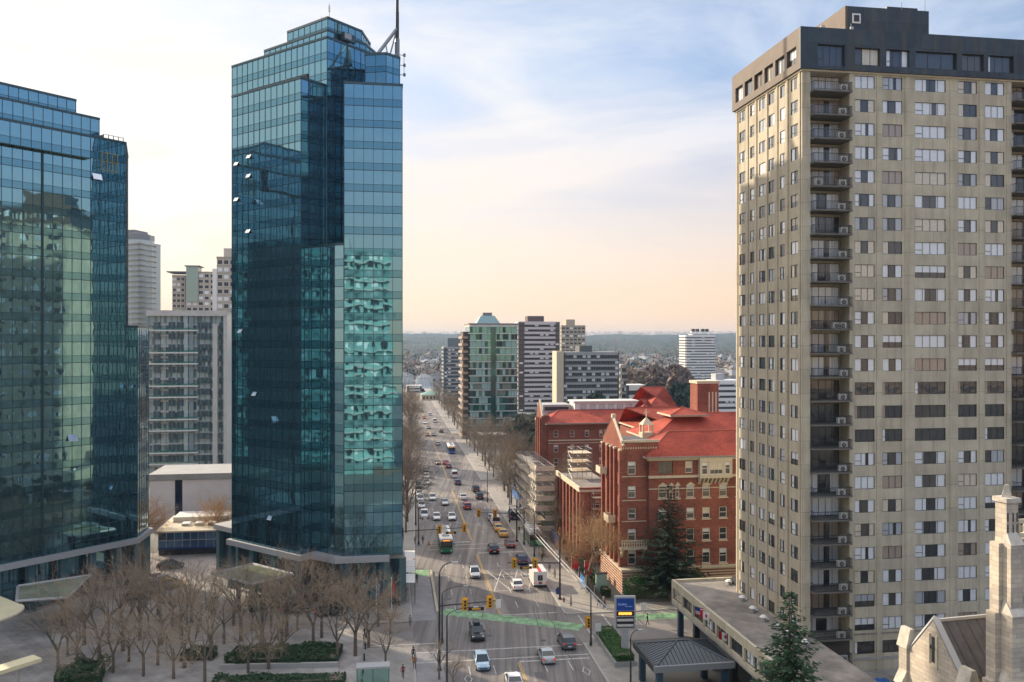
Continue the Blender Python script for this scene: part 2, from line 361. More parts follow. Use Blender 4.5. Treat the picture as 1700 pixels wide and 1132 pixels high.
for (x0, x1, y0, y1) in ((.25, 6.5, -60, 7.2), (.25, 6.5, 19.8, 132.6), (.25, 6, 145.4, 259.6), (.25, 6, 271.4, 640), (-RW-7, -RW-.25, -60, 9.2), (-RW-7, -RW-.25, 19.3, 48)): pav(x0, x1, y0, y1)
def lpav(b, y0, y1, xo, z1, m, w_=None):
    ts = [y0]+[p[0] for p in LEP if y0 < p[0] < y1]+[y1]
    for a, c in zip(ts, ts[1:]): b.prism([(LE(a)-xo-(w_ or 9), a), (LE(a)-xo, a), (LE(c)-xo, c), (LE(c)-xo-(w_ or 9), c)], 0, z1, m, RM)
for (y0, y1) in ((48, 132.6), (145.4, 259.6), (271.4, 640)): lpav(b, y0, y1, .25, .14, M['pave'])
b.box(6.5, 60, 19.8, 23.2, 0, .14, M['pave'], RM)
struct(b.build('pavement'))
b = MB()
for (y0, y1) in ((-60, 7.2), (19.8, 132.6), (145.4, 259.6), (271.4, 640)):
    b.box(0, .25, y0, y1, 0, .16, M['kerb'], RM); lpav(b, y0, y1, 0, .16, M['kerb'], .25)
b.box(.25, 60, 19.5, 19.8, 0, .16, M['kerb'], RM)
struct(b.build('kerb'))
# protected bike lane and its raised divider, beyond and before the crossing
b = MB(); rstrip(b, -RW+.1, -RW+3.6, 19.8, 48, .026, mat('bike_lane_surface', (.27, .26, .26), .9, var=.2, vscale=.4)); rstrip(b, -RW+.1, -RW+3.6, -60, 7, .026, MATS['bike_lane_surface']); struct(b.build('bike_lane'))
b = MB()
for (y0, y1) in ((23, 47),): b.box(-RW+3.7, -RW+4.1, y0, y1, .02, .3, M['conc2'], RM)
struct(b.build('lane_divider'))
b = MB(); rstrip(b, -RW+.3, -RW+3.5, 44, 48, .032, M['gpaint'])
# green crossing band: wide diagonal stripe made of offset blocks with ragged edges
A0 = G(735, 1015); A1 = G(966, 1042)
d = (A1-A0); L = d.length; d.normalize(); nrm = Vector((-d.y, d.x, 0)); k = int(L/.9)
for i in range(k):
    p = A0+d*(i*L/k); w2 = 1.35+.18*(i % 2); q = p+d*(L/k-.06)
    b.quad(p-nrm*w2+Vector((0,0,.034)), q-nrm*w2+Vector((0,0,.034)), q+nrm*w2+Vector((0,0,.034)), p+nrm*w2+Vector((0,0,.034)), M['gpaint'])
rstrip(b, 9, 24, 15.5, 18.2, .034, M['gpaint'])
struct(b.build('bike_crossing'))
# painted lines
b = MB(); Wm = M['paint']; z = .03
def dashes(x, y0, y1, on=3, off=6, wd=.13):
    y = y0
    while y < y1: rstrip(b, x-wd/2, x+wd/2, y, min(y+on, y1), z, Wm); y += on+off
for x in (-3.3, -6.6):
    dashes(x, -50, 1, 3, 5); dashes(x, 24, 58, 3, 5); dashes(x, 75, 128, 3, 6); dashes(x, 150, 255); dashes(x, 275, 600)
for x in (-13.2, -16.4):
    dashes(x, -50, 1, 3, 5); dashes(x, 24, 58, 3, 5); dashes(x, 75, 128, 3, 6)
    if x > -14: dashes(x, 150, 255); dashes(x, 275, 600)
rstrip(b, -RW+.2, -.1, 3.0, 3.25, z, Wm); rstrip(b, -RW+.2, -.1, 6.6, 6.85, z, Wm); rstrip(b, -9.7, -.3, 1.6, 1.95, z, Wm)
rstrip(b, -RW+4.3, -.1, 62.5, 62.75, z, Wm); rstrip(b, -RW+4.3, -.1, 66, 66.25, z, Wm)
rstrip(b, -RW+4.3, -10.2, 68.2, 68.6, z, Wm); rstrip(b, -9.6, -.3, 58.6, 59, z, Wm)
rstrip(b, -10, -1, 20.6, 20.85, z, Wm)
rstrip(b, .3, 1.0, 20, 20.0, z, Wm)
rstrip(b, -RW-8.5, -RW+3.5, 9.9, 10.15, z, Wm)
for x in (1.9, 5.6): rstrip(b, x, x+.2, 8.6, 19, z, Wm)
# hatched box with crossing diagonals in front of the hospital entrance
x0, x1, y0, y1 = -9.4, -.6, 33, 46
rstrip(b, x0, x1, y0, y0+.15, z, Wm); rstrip(b, x0, x1, y1, y1+.15, z, Wm)
for i in range(3):
    for s_ in (1, -1):
        a = RP(x0+i*2.95, y0 if s_ > 0 else y1, z+.004); c = RP(x0+(i+1)*2.95, y1 if s_ > 0 else y0, z+.004); q = Vector((.16, 0, 0))
        b.quad(a, a+q, c+q, c, Wm)
# lozenges of the high-occupancy lane
for (lx, ly) in ((-1.7, -2.5), (-16.8, -3.0), (-1.7, 90)):
    pts = [(0, -1.5), (.55, 0), (0, 1.5), (-.55, 0)]
    for i in range(4):
        p = pts[i]; q = pts[(i+1) % 4]; b.quad(RP(lx+p[0], ly+p[1], z+.004), RP(lx+q[0], ly+q[1], z+.004), RP(lx+q[0]*.72, ly+q[1]*.85, z+.004), RP(lx+p[0]*.72, ly+p[1]*.85, z+.004), Wm)
struct(b.build('road_markings'))
b = MB()
for (y0, y1) in ((-50, 1.5), (21, 58), (70, 131), (147, 258), (273, 600)):
    rstrip(b, -9.95, -9.83, y0, y1, z, M['ypaint']); rstrip(b, -9.72, -9.6, y0, y1, z, M['ypaint'])
struct(b.build('centre_line'))
# worn tyre tracks and patches: real patches of older, darker asphalt
b = MB(); mm = mat('asphalt_patch', (.15, .137, .132), .9, var=.2, vscale=.4)
for (x, y0, y1, w_) in ((-8.3, 20.5, 45, 3.0), (-12, 26, 52, 1.6), (-5, 80, 110, 2.4), (-14.8, 72, 100, 2.2), (-8.4, -30, -2, 1.4), (-13, 160, 210, 2), (-6, 170, 230, 3), (-3, -40, -8, 1.2)):
    rstrip(b, x, x+w_, y0, y1, .024, mm)
struct(b.build('asphalt_repair'))
# crack-sealing lines wandering along the lanes
b = MB(); r = random.Random(12); sm = mat('crack_seal', (.06, .055, .055), .7)
for k in range(26):
    x = r.uniform(-21, -1); y = r.uniform(-10, 120); ang = r.choice((0, 0, 1))
    pts = [(x, y)]
    for i in range(r.randint(4, 9)): x += r.uniform(-.35, .35)+(1.2 if ang else 0); y += r.uniform(.8, 2.4)*(0.15 if ang else 1); pts.append((x, y))
    for (xa, ya), (xb, yb) in zip(pts, pts[1:]):
        if xb > -.4 or xa < LE(ya)+.4: continue
        d = (Vector((xb-xa, yb-ya, 0))).normalized(); nn = Vector((-d.y, d.x, 0))*.05
        b.quad(RP(xa-nn.x, ya-nn.y, .038), RP(xb-nn.x, yb-nn.y, .038), RP(xb+nn.x, yb+nn.y, .038), RP(xa+nn.x, ya+nn.y, .038), sm)
struct(b.build('crack_sealing'))
# sunken drains / manholes
b = MB()
for (x, y) in ((-15, 62), (-12.5, 12), (-5.2, 9), (-11, -6), (-6.5, 64), (-17, 30)):
    c = RP(x, y, .02); b.tube(c, c+Vector((0, 0, .012)), .42, .42, M['dark'], 12)
struct(b.build('manhole_covers'))
# plaza in front of the glass towers
b = MB(); pz = [G(668, 1140), G(668, 1022), G(640, 1000), P(640, 150), P(380, 170), P(215, 176), P(-60, 140), P(-60, 80), P(640, 80)]
pz = [RP(-RW-7, -40), RP(-RW-7, 42), RP(-RW-14, 46), RP(-RW-34, 66), RP(-62, 72), RP(-86, 30), RP(-86, -40)]
b.prism([(p.x, p.y) for p in pz], 0, .12, M['plaza']); struct(b.build('plaza_paving'))
b = MB(); mm = mat('pale_paving', (.42, .39, .36), .9, var=.15, vscale=.6)
for (x0, x1, y0, y1) in ((-60, -31, -3.5, -1.2), (-60, -36.2, 6, 8.5), (-36, -33, -1.0, 8), (-36, -33, -40, -3.7)): b.box(x0, x1, y0, y1, .12, .126, mm, RM)
struct(b.build('plaza_walkway'))
b = MB(); cpt = P(270, 158); n = 40
b.prism([(cpt.x+14*math.cos(i*2*math.pi/n), cpt.y+9*math.sin(i*2*math.pi/n)) for i in range(n)], .12, .13, mat('driveway_paving', (.38, .34, .32), .9, var=.12, vscale=.4)); struct(b.build('driveway'))
# water, far shore, hills
b = MB(); b.quad((-260, 700, .02), (-60, 700, .02), (-60, 860, .02), (-260, 860, .02), mat('water', (.2, .26, .3), .12, spec=.8, bump=.2, bscale=.3)); struct(b.build('water'))
def hills(name, d0, d1, hmax, x0, x1, nx, ny, m, seed):
    r = random.Random(seed); b = MB(); vs = []
    ph = [r.random()*6 for _ in range(8)]
    for j in range(ny+1):
        t = j/ny; y = d0+(d1-d0)*t
        for i in range(nx+1):
            x = x0+(x1-x0)*i/nx; s = .5-.5*math.cos(math.pi*min(1, t*1.12))
            und = .84+.03*x/2500+.1*math.sin(x/900+ph[0])+.08*math.sin(x/330+ph[1])+.05*math.sin(x/120+ph[2])+.03*math.sin(x/47)
            z = hmax*s*und+(r.random()-.5)*5*t*(1 if t > .2 else 0)+6*math.sin(x/210+ph[3])*math.sin(y/180+ph[4])*t*(1-t)*4
            vs.append((x, y, max(z, .3) if j else -1))
    fs = [(j*(nx+1)+i, j*(nx+1)+i+1, (j+1)*(nx+1)+i+1, (j+1)*(nx+1)+i) for j in range(ny) for i in range(nx)]
    b.add(vs, fs, m); return struct(b.build(name, smooth=False))
def hill_mat(name, a, c, d):
    m = mat(name, a, .95, spec=.1); t = m.node_tree; bs = t.nodes['Principled BSDF']; tcn = N(t, 'ShaderNodeTexCoord')
    n_ = N(t, 'ShaderNodeTexNoise'); n_.inputs['Scale'].default_value = .012; n_.inputs['Detail'].default_value = 9; n_.inputs['Roughness'].default_value = .75; t.links.new(tcn.outputs['Object'], n_.inputs[0])
    rp = ramp(t, [(.38, a), (.52, c), (.66, d)]); t.links.new(n_.outputs[0], rp.inputs[0]); t.links.new(rp.outputs[0], bs.inputs['Base Color']); return m
HM = hill_mat('wooded_hill', (.03, .045, .04), (.06, .07, .05), (.13, .13, .11))
hills('hills', 1700, 6500, 93, -5200, 5200, 220, 46, HM, 3)
# ------------------------------------------------------------------ curtain walls
def curtain(gb, mb_, p, q, z0, z1, fh=3.3, bay=1.5, seed=1, tilt=.0032, caps=True):
    """glass panes, each very slightly out of true, and mullions, on the plane through p-q (plan points, outside on the right of p->q)"""
    r = random.Random(seed); p = Vector((p[0], p[1], 0)); q = Vector((q[0], q[1], 0)); d = q-p; L = d.length; d.normalize(); nr = Vector((d.y, -d.x, 0))
    nb = max(1, round(L/bay)); bw = L/nb; nf = max(1, round((z1-z0)/fh)); h = (z1-z0)/nf
    for f in range(nf):
        zb = z0+f*h
        for (za, zc, m) in ((zb, zb+h*.34, M['glassS']), (zb+h*.34, zb+h, M['glassT'])):
            for k in range(nb):
                a = p+d*(k*bw); c = p+d*((k+1)*bw); j = [nr*((r.random()-.5)*2*tilt*1.2) for _ in range(3)]
                gb.quad(a+j[0]+Vector((0,0,za)), c+j[1]+Vector((0,0,za)), c+j[1]+j[2]+Vector((0,0,zc)), a+j[0]+j[2]+Vector((0,0,zc)), m)
        T = Matrix(((d.x, -nr.x, 0, p.x), (d.y, -nr.y, 0, p.y), (0, 0, 1, 0), (0, 0, 0, 1)))
        mb_.box(0, L, -.05, .06, zb-.05, zb+.05, M['mull'], T); mb_.box(0, L, -.035, .05, zb+h*.34-.03, zb+h*.34+.03, M['mull'], T)
    for k in range(nb+1): mb_.box(k*bw-.035, k*bw+.035, -.06, .05, z0, z1, M['mull'], T)
    if caps: mb_.box(-.05, L+.05, -.12, .3, z1-.02, z1+.35, M['mull'], T)
def glass_block(gb, mb_, cb, poly, z0, z1, faces=None, seed=1, **k):
    """poly counter-clockwise; core shrunk inside, glass on the listed edges"""
    n = len(poly); cx = sum(p[0] for p in poly)/n; cy = sum(p[1] for p in poly)/n
    inn = []
    for i in range(n):
        a = Vector(poly[i-1]); o = Vector(poly[i]); c = Vector(poly[(i+1) % n]); e1 = (o-a).normalized(); e2 = (c-o).normalized()
        n1 = Vector((-e1.y, e1.x)); n2 = Vector((-e2.y, e2.x)); den = 1+n1.dot(n2); inn.append(tuple(o+(n1+n2)*(.12/max(.2, den))))
    cb.prism(inn, z0, z1-.05, M['mull'], top=M['groof'])
    for i in (faces if faces is not None else range(n)):
        curtain(gb, mb_, poly[i], poly[(i+1) % n], z0, z1, seed=seed*17+i, **k)
TA = R(-36.07)
def louvre(b, x0, x1, y, z0, z1):
    b.box(x0, x1, y-.16, y-.06, z0, z1, M['black'])
    k = int((z1-z0)/.3)
    for i in range(k): b.box(x0, x1, y-.22, y-.16, z0+i*.3, z0+i*.3+.07, M['grey'])
# ---- centre tower
t = thing('glass_tower', 'tall dark blue glass tower with a lattice mast on its roof, left of the avenue', 'tower', (-29.9, 136.4, 0), TA)
TT = TR(-29.9, 136.4, 0, TA); TI = TT.inverted()
def tl(x, y): p = TI @ Vector((x, y, 0)); return (p.x, p.y)
gb = MB(); mu = MB(); cb = MB(); ZB = 8.4
glass_block(gb, mu, cb, [(-25.1, 0), (0, 0), (0, 10.4), (-4, 20), (-25.1, 20)], ZB, 91, faces=[0, 1, 2, 4], seed=2)
glass_block(gb, mu, cb, [(-18.2, -4.93), (-.5, -4.93), (-.5, -.1), (-18.2, -.1)], ZB, 83.3, faces=[0, 1, 3], seed=3)
F0 = Vector((-26.2, 131.6, 0)); u = Vector((-.155, .988, 0)); v = Vector((.988, .155, 0))
fb = [F0, F0+v*9.0, F0+v*9.0+u*15, F0+u*15]
glass_block(gb, mu, cb, [tl(p.x, p.y) for p in fb], ZB, 82.2, faces=[0, 1, 3], seed=4)
lowb = [(-31.9, 135.5), (-27.9, 132.55), (-26.25, 131.65), (-27.4, 139), (-31.5, 141)]
glass_block(gb, mu, cb, [tl(*p) for p in lowb], ZB, 57, faces=[0, 1], seed=31)
fb2 = [F0+v*3.2+u*3.2, F0+v*6.5+u*2.2, F0+v*8.7+u*4, F0+v*8.7+u*13, F0+v*3.2+u*13]
glass_block(gb, mu, cb, [tl(p.x, p.y) for p in fb2], 82.3, 87.8, faces=[0, 1, 2, 4], seed=5)
glass_block(gb, mu, cb, [(-30.5, 5), (-25.2, 5), (-25.2, 18), (-30.5, 18)], ZB, 57, faces=[0, 3], seed=6)
glass_block(gb, mu, cb, [(-28.6, 8), (-25.2, 8), (-25.2, 17), (-28.6, 17)], 57, 61, faces=[0, 3], seed=7)
glass_block(gb, mu, cb, [(-17.5, 1.2), (-.8, .8), (-.8, 9.4), (-4, 17), (-17.5, 17)], 91.1, 92.6, faces=[0, 1, 2, 4], seed=8)
glass_block(gb, mu, cb, [(-11.8, 1.6), (-1.2, 1.2), (-1.2, 8.8), (-4.5, 14), (-11.8, 14)], 92.7, 94.8, faces=[0, 1, 2, 4], seed=9, fh=2.1)
cb.build('core', t); gb.build('curtain_wall', t); mu.build('mullions', t)
lb = MB(); louvre(lb, -20.2, -4.6, 0, 84.6, 86.1)
for x in (-14.8, -10): lb.box(x, x+.2, -.26, -.14, 84.5, 86.2, M['steel'])
lb.build('louvre', t)
# lower storeys: band, recessed lobby glass, piers
pl = [(-31, .2), (-18.9, -.2), (-18.9, -5.6), (.1, -5.6), (.1, -3.6), tl(*(F0+v*-1.3+u*-.9)[:2]), tl(*(F0+v*7.0+u*-.9)[:2]), tl(*(F0+v*7.0+u*1.0)[:2]), tl(*(F0+v*9.4+u*1.0)[:2]), tl(*(F0+v*9.4+u*15)[:2]), (-4, 20.5), (-31, 20.5)]
b = MB(); b.prism(pl, 7.5, 8.4, M['lgrey']); b.build('cornice_band', t)
b = MB(); inn = [(-30, 1.6), (-17.6, 1.4), (-17.6, -3.8), (-1.2, -3.8), (-1.2, -1.8), tl(*(F0+v*.6+u*.9)[:2]), tl(*(F0+v*6.4+u*.9)[:2]), tl(*(F0+v*8.5+u*2)[:2]), tl(*(F0+v*8.5+u*14)[:2]), (-4, 19.5), (-30, 19.5)]
b.prism(inn, 0, 7.5, M['mull']); b.build('lobby_core', t)
g2 = MB(); m2 = MB()
for i in range(8): curtain(g2, m2, inn[i], inn[i+1], .2, 7.4, fh=3.6, bay=1.6, seed=60+i, caps=False)
g2.build('lobby_glazing', t); m2.build('lobby_mullions', t)
tealp = mat('teal_pier', (.07, .16, .19), .35, .3)
def pier(x, y, s=.9, h=7.5, parent=t):
    b = MB(); b.box(-s/2, s/2, -s/2, s/2, 0, h, tealp); b.box(-s/2-.06, s/2+.06, -s/2-.06, s/2+.06, 0, .5, M['grey']); b.build('pier', parent, loc=(x, y, 0))
for x in (-30, -24.5, -18.3, -12.5, -7, -.8): pier(x, -4.9 if x > -18.5 else .9)
for k in (.4, 6.2): p = tl(*(F0+v*k+u*-.3)[:2]); pier(*p, s=1.15)
p = tl(*(F0+v*8.6+u*1.7)[:2]); pier(*p, s=1.5)
# opened vent panes that catch the sky
for (x, y, z, side) in ((-13.5, -4.93, 72.4, 0), (-16.9, -4.93, 71.6, 0), (-13.6, -4.93, 69.2, 0), (-16.9, -4.93, 65.6, 0), (-13.7, -4.93, 60, 0), (-15.8, -4.93, 43.4, 0), (-12, -4.93, 33, 0), (-8, -4.93, 13, 0)):
    b = MB(); b.add([(-.75, -.5, 0), (.75, -.5, 0), (.75, 0, 1.0), (-.75, 0, 1.0), (-.75, -.44, 0), (.75, -.44, 0)], [(0, 1, 2, 3), (3, 2, 5, 4)], mat('vent_glass', (.8, .85, .9), .05, .6)); b.v = [(x_*.7, y_*.7, z_*.6) for x_, y_, z_ in b.v]
    b.box(-.53, .53, -.37, -.33, -.05, .03, M['white']); b.build('open_vent', t, loc=(x, y-.02, z))
# mast with its lattice outrigger
b = MB(); mp_ = tl(*P(659.5, 141, 0)[:2]); X, Y = mp_
b.tube((X, Y, 84), (X, Y, 97), .32, .3, M['dark'], 10); b.tube((X, Y, 97), (X, Y, 118), .26, .16, M['dark'], 10)
mo = b.build('mast', t)
b = MB(); a = Vector((X, Y, 94.3)); e = Vector((*tl(*P(621, 141, 0)[:2]), 89.2)); e2 = Vector((*tl(*P(626, 137.5, 0)[:2]), 88.6)); m_ = Vector((*tl(*P(645, 140, 0)[:2]), 88.6))
st = mat('mast_lattice', (.2, .24, .27), .5, .4)
for p_, q_, r_ in ((a, e, .3), (a, e2, .2), (a, m_, .13), (e, m_, .12), (e, e2, .2), (m_, (X, Y, 89.5), .2), ((e+a)/2, m_, .1), (e2, m_, .14), ((X, Y, 90), (*tl(*P(640, 138, 0)[:2]), 87.9), .2), ((X, Y, 88.5), (X, Y, 92.5), .4)): b.tube(p_, q_, r_, r_, st, 8)
for z in (86.6, 88.2, 89.9):
    b.tube((X, Y, z), (X+.6, Y+1.0, z), .05, .05, M['dark']); b.box(X+.5, X+.8, Y+.9, Y+1.2, z-.2, z+.3, M['grey'])
b.tube((X+.6, Y+1, 86.5), (X+.6, Y+1, 90.2), .04, .04, M['dark'])
b.build('outrigger', mo)
b = MB(); b.tube((-1.6, 1.9, 94.8), (-1.6, 1.9, 97.6), .05, .04, M['lgrey']); b.tube((-1.6, 1.9, 96.2), (-1.6, 1.9, 97.2), .16, .16, M['white']); b.build('aerial', t)
b = MB(); b.tube((-3.6, 2, 94.8), (-3.6, 2, 95.9), .04, .04, M['lgrey']); b.build('aerial', t)
b = MB(); b.box(-.25, .3, 3.3, 6.0, 91.7, 93.0, M['mull']); b.box(.3, .36, 3.5, 5.0, 92.0, 92.9, M['steel']); b.build('plant_louvre', t)
# ---- left tower
t2 = thing('glass_tower', 'broad blue glass tower with stepped roof at the left edge of the photo', 'tower', (-65.3, 142.6, 0), TA)
TI2 = TR(-65.3, 142.6, 0, TA).inverted()
def tl2(x, y): p = TI2 @ Vector((x, y, 0)); return (p.x, p.y)
gb = MB(); mu = MB(); cb = MB()
glass_block(gb, mu, cb, [(-22, -36), (0, -36), (0, 0), (-10, 6), (-22, 6)], 8.4, 75.3, faces=[0, 1, 2], seed=12)
K2 = (-64.1, 144.3); K3 = (-65.3, 151.4); K4 = (-76, 158)
glass_block(gb, mu, cb, [tl2(*K2), tl2(*K3), tl2(*K4), (-15, 4), (-.15, -1)], 8.4, 44.3, faces=[0, 1, 4], seed=13)
glass_block(gb, mu, cb, [(-18, -34), (-.7, -34), (-.7, -4.2), (-18, -4.2)], 75.4, 78.6, faces=[0, 1, 2], seed=14)
glass_block(gb, mu, cb, [(-16, -34), (-1.4, -34), (-1.4, -7.7), (-16, -7.7)], 78.7, 81.0, faces=[0, 1, 2], seed=15, fh=2.3)
glass_block(gb, mu, cb, [(0.1, -34), (1.1, -34), (1.1, -6.6), (.1, -6.6)], 71.6, 75.0, faces=[0, 1, 2], seed=16)
cb.build('core', t2); gb.build('curtain_wall', t2); mu.build('mullions', t2)
b = MB()
for y in (-13.6, -20): b.box(.02, .22, y-.12, y+.12, 8.4, 71.4, mat('dark_seam', (.02, .05, .07), .4))
b.build('seam', t2)
b = MB(); b.box(-9, -.5, -3.6, -3.5, 75.6, 76.3, M['steel']);
for k in range(5): b.box(-.6, -.5, -3.6+k*.85, -3.5+k*.85, 75.6, 76.4, M['steel'])
b.box(-.6, -.5, -3.6, -.1, 76.35, 76.42, M['steel']); b.build('roof_rail', t2)
b = MB(); b.prism([(.6, -36.5), (.6, .2), tl2(K2[0]+.5, K2[1]-.5), tl2(K3[0]+.7, K3[1]+.3), (-12, 6), (-22, 6), (-22, -36.5)], 7.5, 8.4, M['lgrey']); b.build('cornice_band', t2)
b = MB(); b.prism([(-2, -36), (-2, .5), tl2(K2[0]-1.6, K2[1]+.3), tl2(K3[0]-1.5, K3[1]-1), (-12, 4), (-21, 4), (-21, -36)], 0, 7.5, M['mull']); b.build('lobby_core', t2)
g2 = MB(); m2 = MB(); curtain(g2, m2, (-1.9, -36), (-1.9, .5), .2, 7.4, fh=3.6, bay=1.6, seed=90, caps=False); curtain(g2, m2, tl2(K2[0]-1.5, K2[1]+.2), tl2(K3[0]-1.4, K3[1]-1), .2, 7.4, fh=3.6, seed=91, caps=False)
g2.build('lobby_glazing', t2); m2.build('lobby_mullions', t2)
for y in (-30, -25, -20, -15.2, -10.4, -5.6, -1.2): pier(-.3, y, parent=t2)
for p in (tl2(K2[0]-.5, K2[1]+.6), tl2(K3[0]-.3, K3[1]-.5)): pier(*p, s=1.2, parent=t2)
# gold framed window near the top corner
b = MB(); ym = mat('gold_frame', (.5, .4, .1), .5)
for k in range(4):
    y = -4.2+k*.9; b.box(.03, .1, y, y+.08, 70.2, 73.2, ym)
for z in (70.2, 71.7, 73.1): b.box(.03, .1, -4.2, -1.4, z, z+.08, ym)
b.build('corner_window', t2)
for (y, z) in ((-9, 26), (-5, 68.5)):
    b = MB(); b.add([(0.02, -.75, 1.0), (.02, .75, 1.0), (.5, .75, 0), (.5, -.75, 0)], [(3, 2, 1, 0)], MATS['vent_glass']); b.box(.46, .52, -.75, .75, -.05, .03, M['white']); b.build('open_vent', t2, loc=(0, y, z))
# ---- canopies
def canopy(name, label, pts, z, post=None):
    c = sum((Vector(p) for p in pts), Vector())/len(pts); th = thing(name, label, 'canopy', (c.x, c.y, 0))
    L_ = [Vector((p.x-c.x, p.y-c.y, 0)) for p in pts]
    b = MB(); b.prism([(p.x, p.y) for p in L_], z-.03, z+.03, mat('canopy_glass', (.34, .38, .26), .12, .3, var=.3, vscale=.25)); b.build('glass_roof', th)
    b = MB()
    for i in range(len(L_)):
        p = L_[i]+Vector((0, 0, z)); q = L_[(i+1) % len(L_)]+Vector((0, 0, z)); b.tube(p, q, .22, .22, M['lgrey'], 4)
    for k in (1, 2):
        b.tube(L_[0].lerp(L_[1], k/3)+Vector((0, 0, z-.12)), L_[3].lerp(L_[2], k/3)+Vector((0, 0, z-.12)), .1, .1, M['grey'], 4)
        b.tube(L_[1].lerp(L_[2], k/3)+Vector((0, 0, z-.12)), L_[0].lerp(L_[3], k/3)+Vector((0, 0, z-.12)), .1, .1, M['grey'], 4)
    b.build('rim', th)
    for p in (post or []):
        b = MB(); b.tube((p.x-c.x, p.y-c.y, 0), (p.x-c.x, p.y-c.y, z-.2), .35, .35, M['dark'], 12); b.build('post', th)
cz = 5.6
canopy('entrance_canopy', 'square glass canopy standing before the lobby of the tall centre tower', [G(352.5, 952, cz), G(418.5, 970, cz), G(487, 953, cz), G(420, 936, cz)], cz, [P(396, 130.5), P(470, 132)])
canopy('entrance_canopy', 'long grey glass canopy along the foot of the left glass tower', [G(28, 998, cz), G(112, 992, cz), G(150, 955, cz), G(30, 973, cz)], cz, [G(105, 1040)])
# curved cream awning and beam at far left
th = thing('curved_awning', 'cream curved awning at the far left edge beside the long glass canopy', 'awning', tuple(P(-58, 104, 0)))
b = MB(); n = 16; T = TR(rz=TA); pts = [(5.2*math.cos(a)*.9, 6.5*math.sin(a)) for a in [(-.5+i/n)*math.pi for i in range(n+1)]]
poly = pts+[(-6, 6.5), (-6, -6.5)]
b.prism(poly, 7.6, 7.9, mat('cream_panel', (.62, .56, .36), .7, var=.08, vscale=.6), T)
b.build('roof_panel', th); b = MB()
for i in range(n): b.tube(T @ Vector((*pts[i], 7.8)), T @ Vector((*pts[i+1], 7.8)), .16, .16, M['trim'], 6)
b.build('rim', th)
for k, (x, y) in enumerate(((-2, -3.5), (-2, 3.5), (2.5, 0))):
    b = MB(); q = T @ Vector((x, y, 0)); b.tube((q.x, q.y, 0), (q.x, q.y, 7.6), .25, .25, M['steel'], 10); b.build('post', th)
b = MB(); a = P(62, 90, 8.2); c = P(-60, 84, 8.2); T = Matrix.Translation(a) @ (c-a).to_track_quat('X', 'Z').to_matrix().to_4x4()
L = (c-a).length; b.box(0, L, -.9, .9, -.25, .15, MATS['cream_panel'], T)
for k in range(3): b.tube(T @ Vector((2+k*4, 0, -.2)), Vector(((T @ Vector((2+k*4, 0, 0))).x, (T @ Vector((2+k*4, 0, 0))).y, 0)), .18, .18, M['steel'])
o = b.build('entrance_beam'); tag(o, 'cream flat beam roof in the bottom left corner below the curved awning', 'beam')
# low retaining wall under it
b = MB(); a = G(160, 1075); c = G(40, 1160); T = Matrix.Translation(a) @ (c-a).to_track_quat('X', 'Z').to_matrix().to_4x4(); L = (c-a).length
b.box(-2, L, -.35, .35, 0, 2.2, mat('brown_wall', (.22, .16, .12), .9, var=.2)); b.box(-2.1, L, -.45, .45, 2.2, 2.4, M['trim']); tag(b.build('retaining_wall'), 'brown sloping planter wall in the lower left among the plaza trees', 'wall')

# ------------------------------------------------------------------ the beige hotel tower
hx, hy = 33.9, 98.5
ho = thing('hotel_tower', 'tall beige concrete residential tower with a dark top storey at the right', 'tower', (hx, hy, 0), GA)
FH = 2.786; Z0 = 4.98; NR = 25
rowz = [(Z0+FH*k, Z0+FH*k+1.5) for k in range(NR)]
fcol = [(6.63, 9.18, 3), (10.2, 12.75, 3), (14.4, 18.45, 4), (20.1, 22.6, 3), (23.7, 26.3, 3)]
lcol = [(.76, 2.75, 2), (4.3, 5.5, 1), (7.0, 8.6, 2), (9.55, 11.3, 2), (12.8, 14.0, 1), (15.5, 17.4, 2)]
W = 44.0; Dp = 18.4
b = MB(); b.box(.3, W, 1.9, Dp-.3, 0, 73.6, M['conc'])
b.box(.3, 1.0, .3, 1.9, 0, 73.6, M['conc']); b.box(5.9, 27.3, .3, 1.9, 0, 73.6, M['conc']); b.box(32.6, W, .3, 1.9, 0, 73.6, M['conc']); b.build('core', ho)
b = MB(); punched(b, 5.9, 27.3, 0, 73.6, 0, .3, [(a, c) for a, c, _ in fcol], rowz, M['conc'])
b.box(0, 1.0, 0, .3, 0, 73.6, M['conc']); b.box(32.6, W, 0, .3, 0, 73.6, M['conc'])
for x in (5.95, 9.42, 13.1, 19.0, 22.9, 26.6): b.box(x, x+.55, -.07, 0, 0, 73.6, M['conc'])
b.build('front_wall', ho)
b = MB(); T = TR(0, 0, 0, R(90))   # local x of slab -> tower y ; slab y -> -tower x
cols = [(a, c) for a, c, _ in lcol]
punched(b, .3, Dp, 0, 73.6, -.3, 0, cols, rowz, M['conc2'], T)
for y in (.35, 3.35, 6.0, 8.75, 11.9, 14.5, 17.8): b.box(y, y+.45, 0, .12, 0, 73.6, M['conc2'], T)
b.build('side_wall', ho)
items = []
r = random.Random(5)
for k in range(NR-1, -1, -1):
    for (a, c, n) in fcol:
        st = 'dim' if (k in (9, 10, 11) or k < 1) else 'new'; items.append(((a+c)/2, .06, rowz[k][0], 0, c-a, 1.5, n, st, r.randint(0, 40)))
it2 = []
for k in range(NR-1, -1, -1):
    for (a, c, n) in lcol: it2.append((.06, (a+c)/2, rowz[k][0], R(-90), c-a, 1.5, n, 'new' if r.random() < .8 else 'dim', r.randint(0, 20)))
# nearest front rows are the largest: those become parts
windows(ho, items[:98]+items[98:]+it2, cap=98)
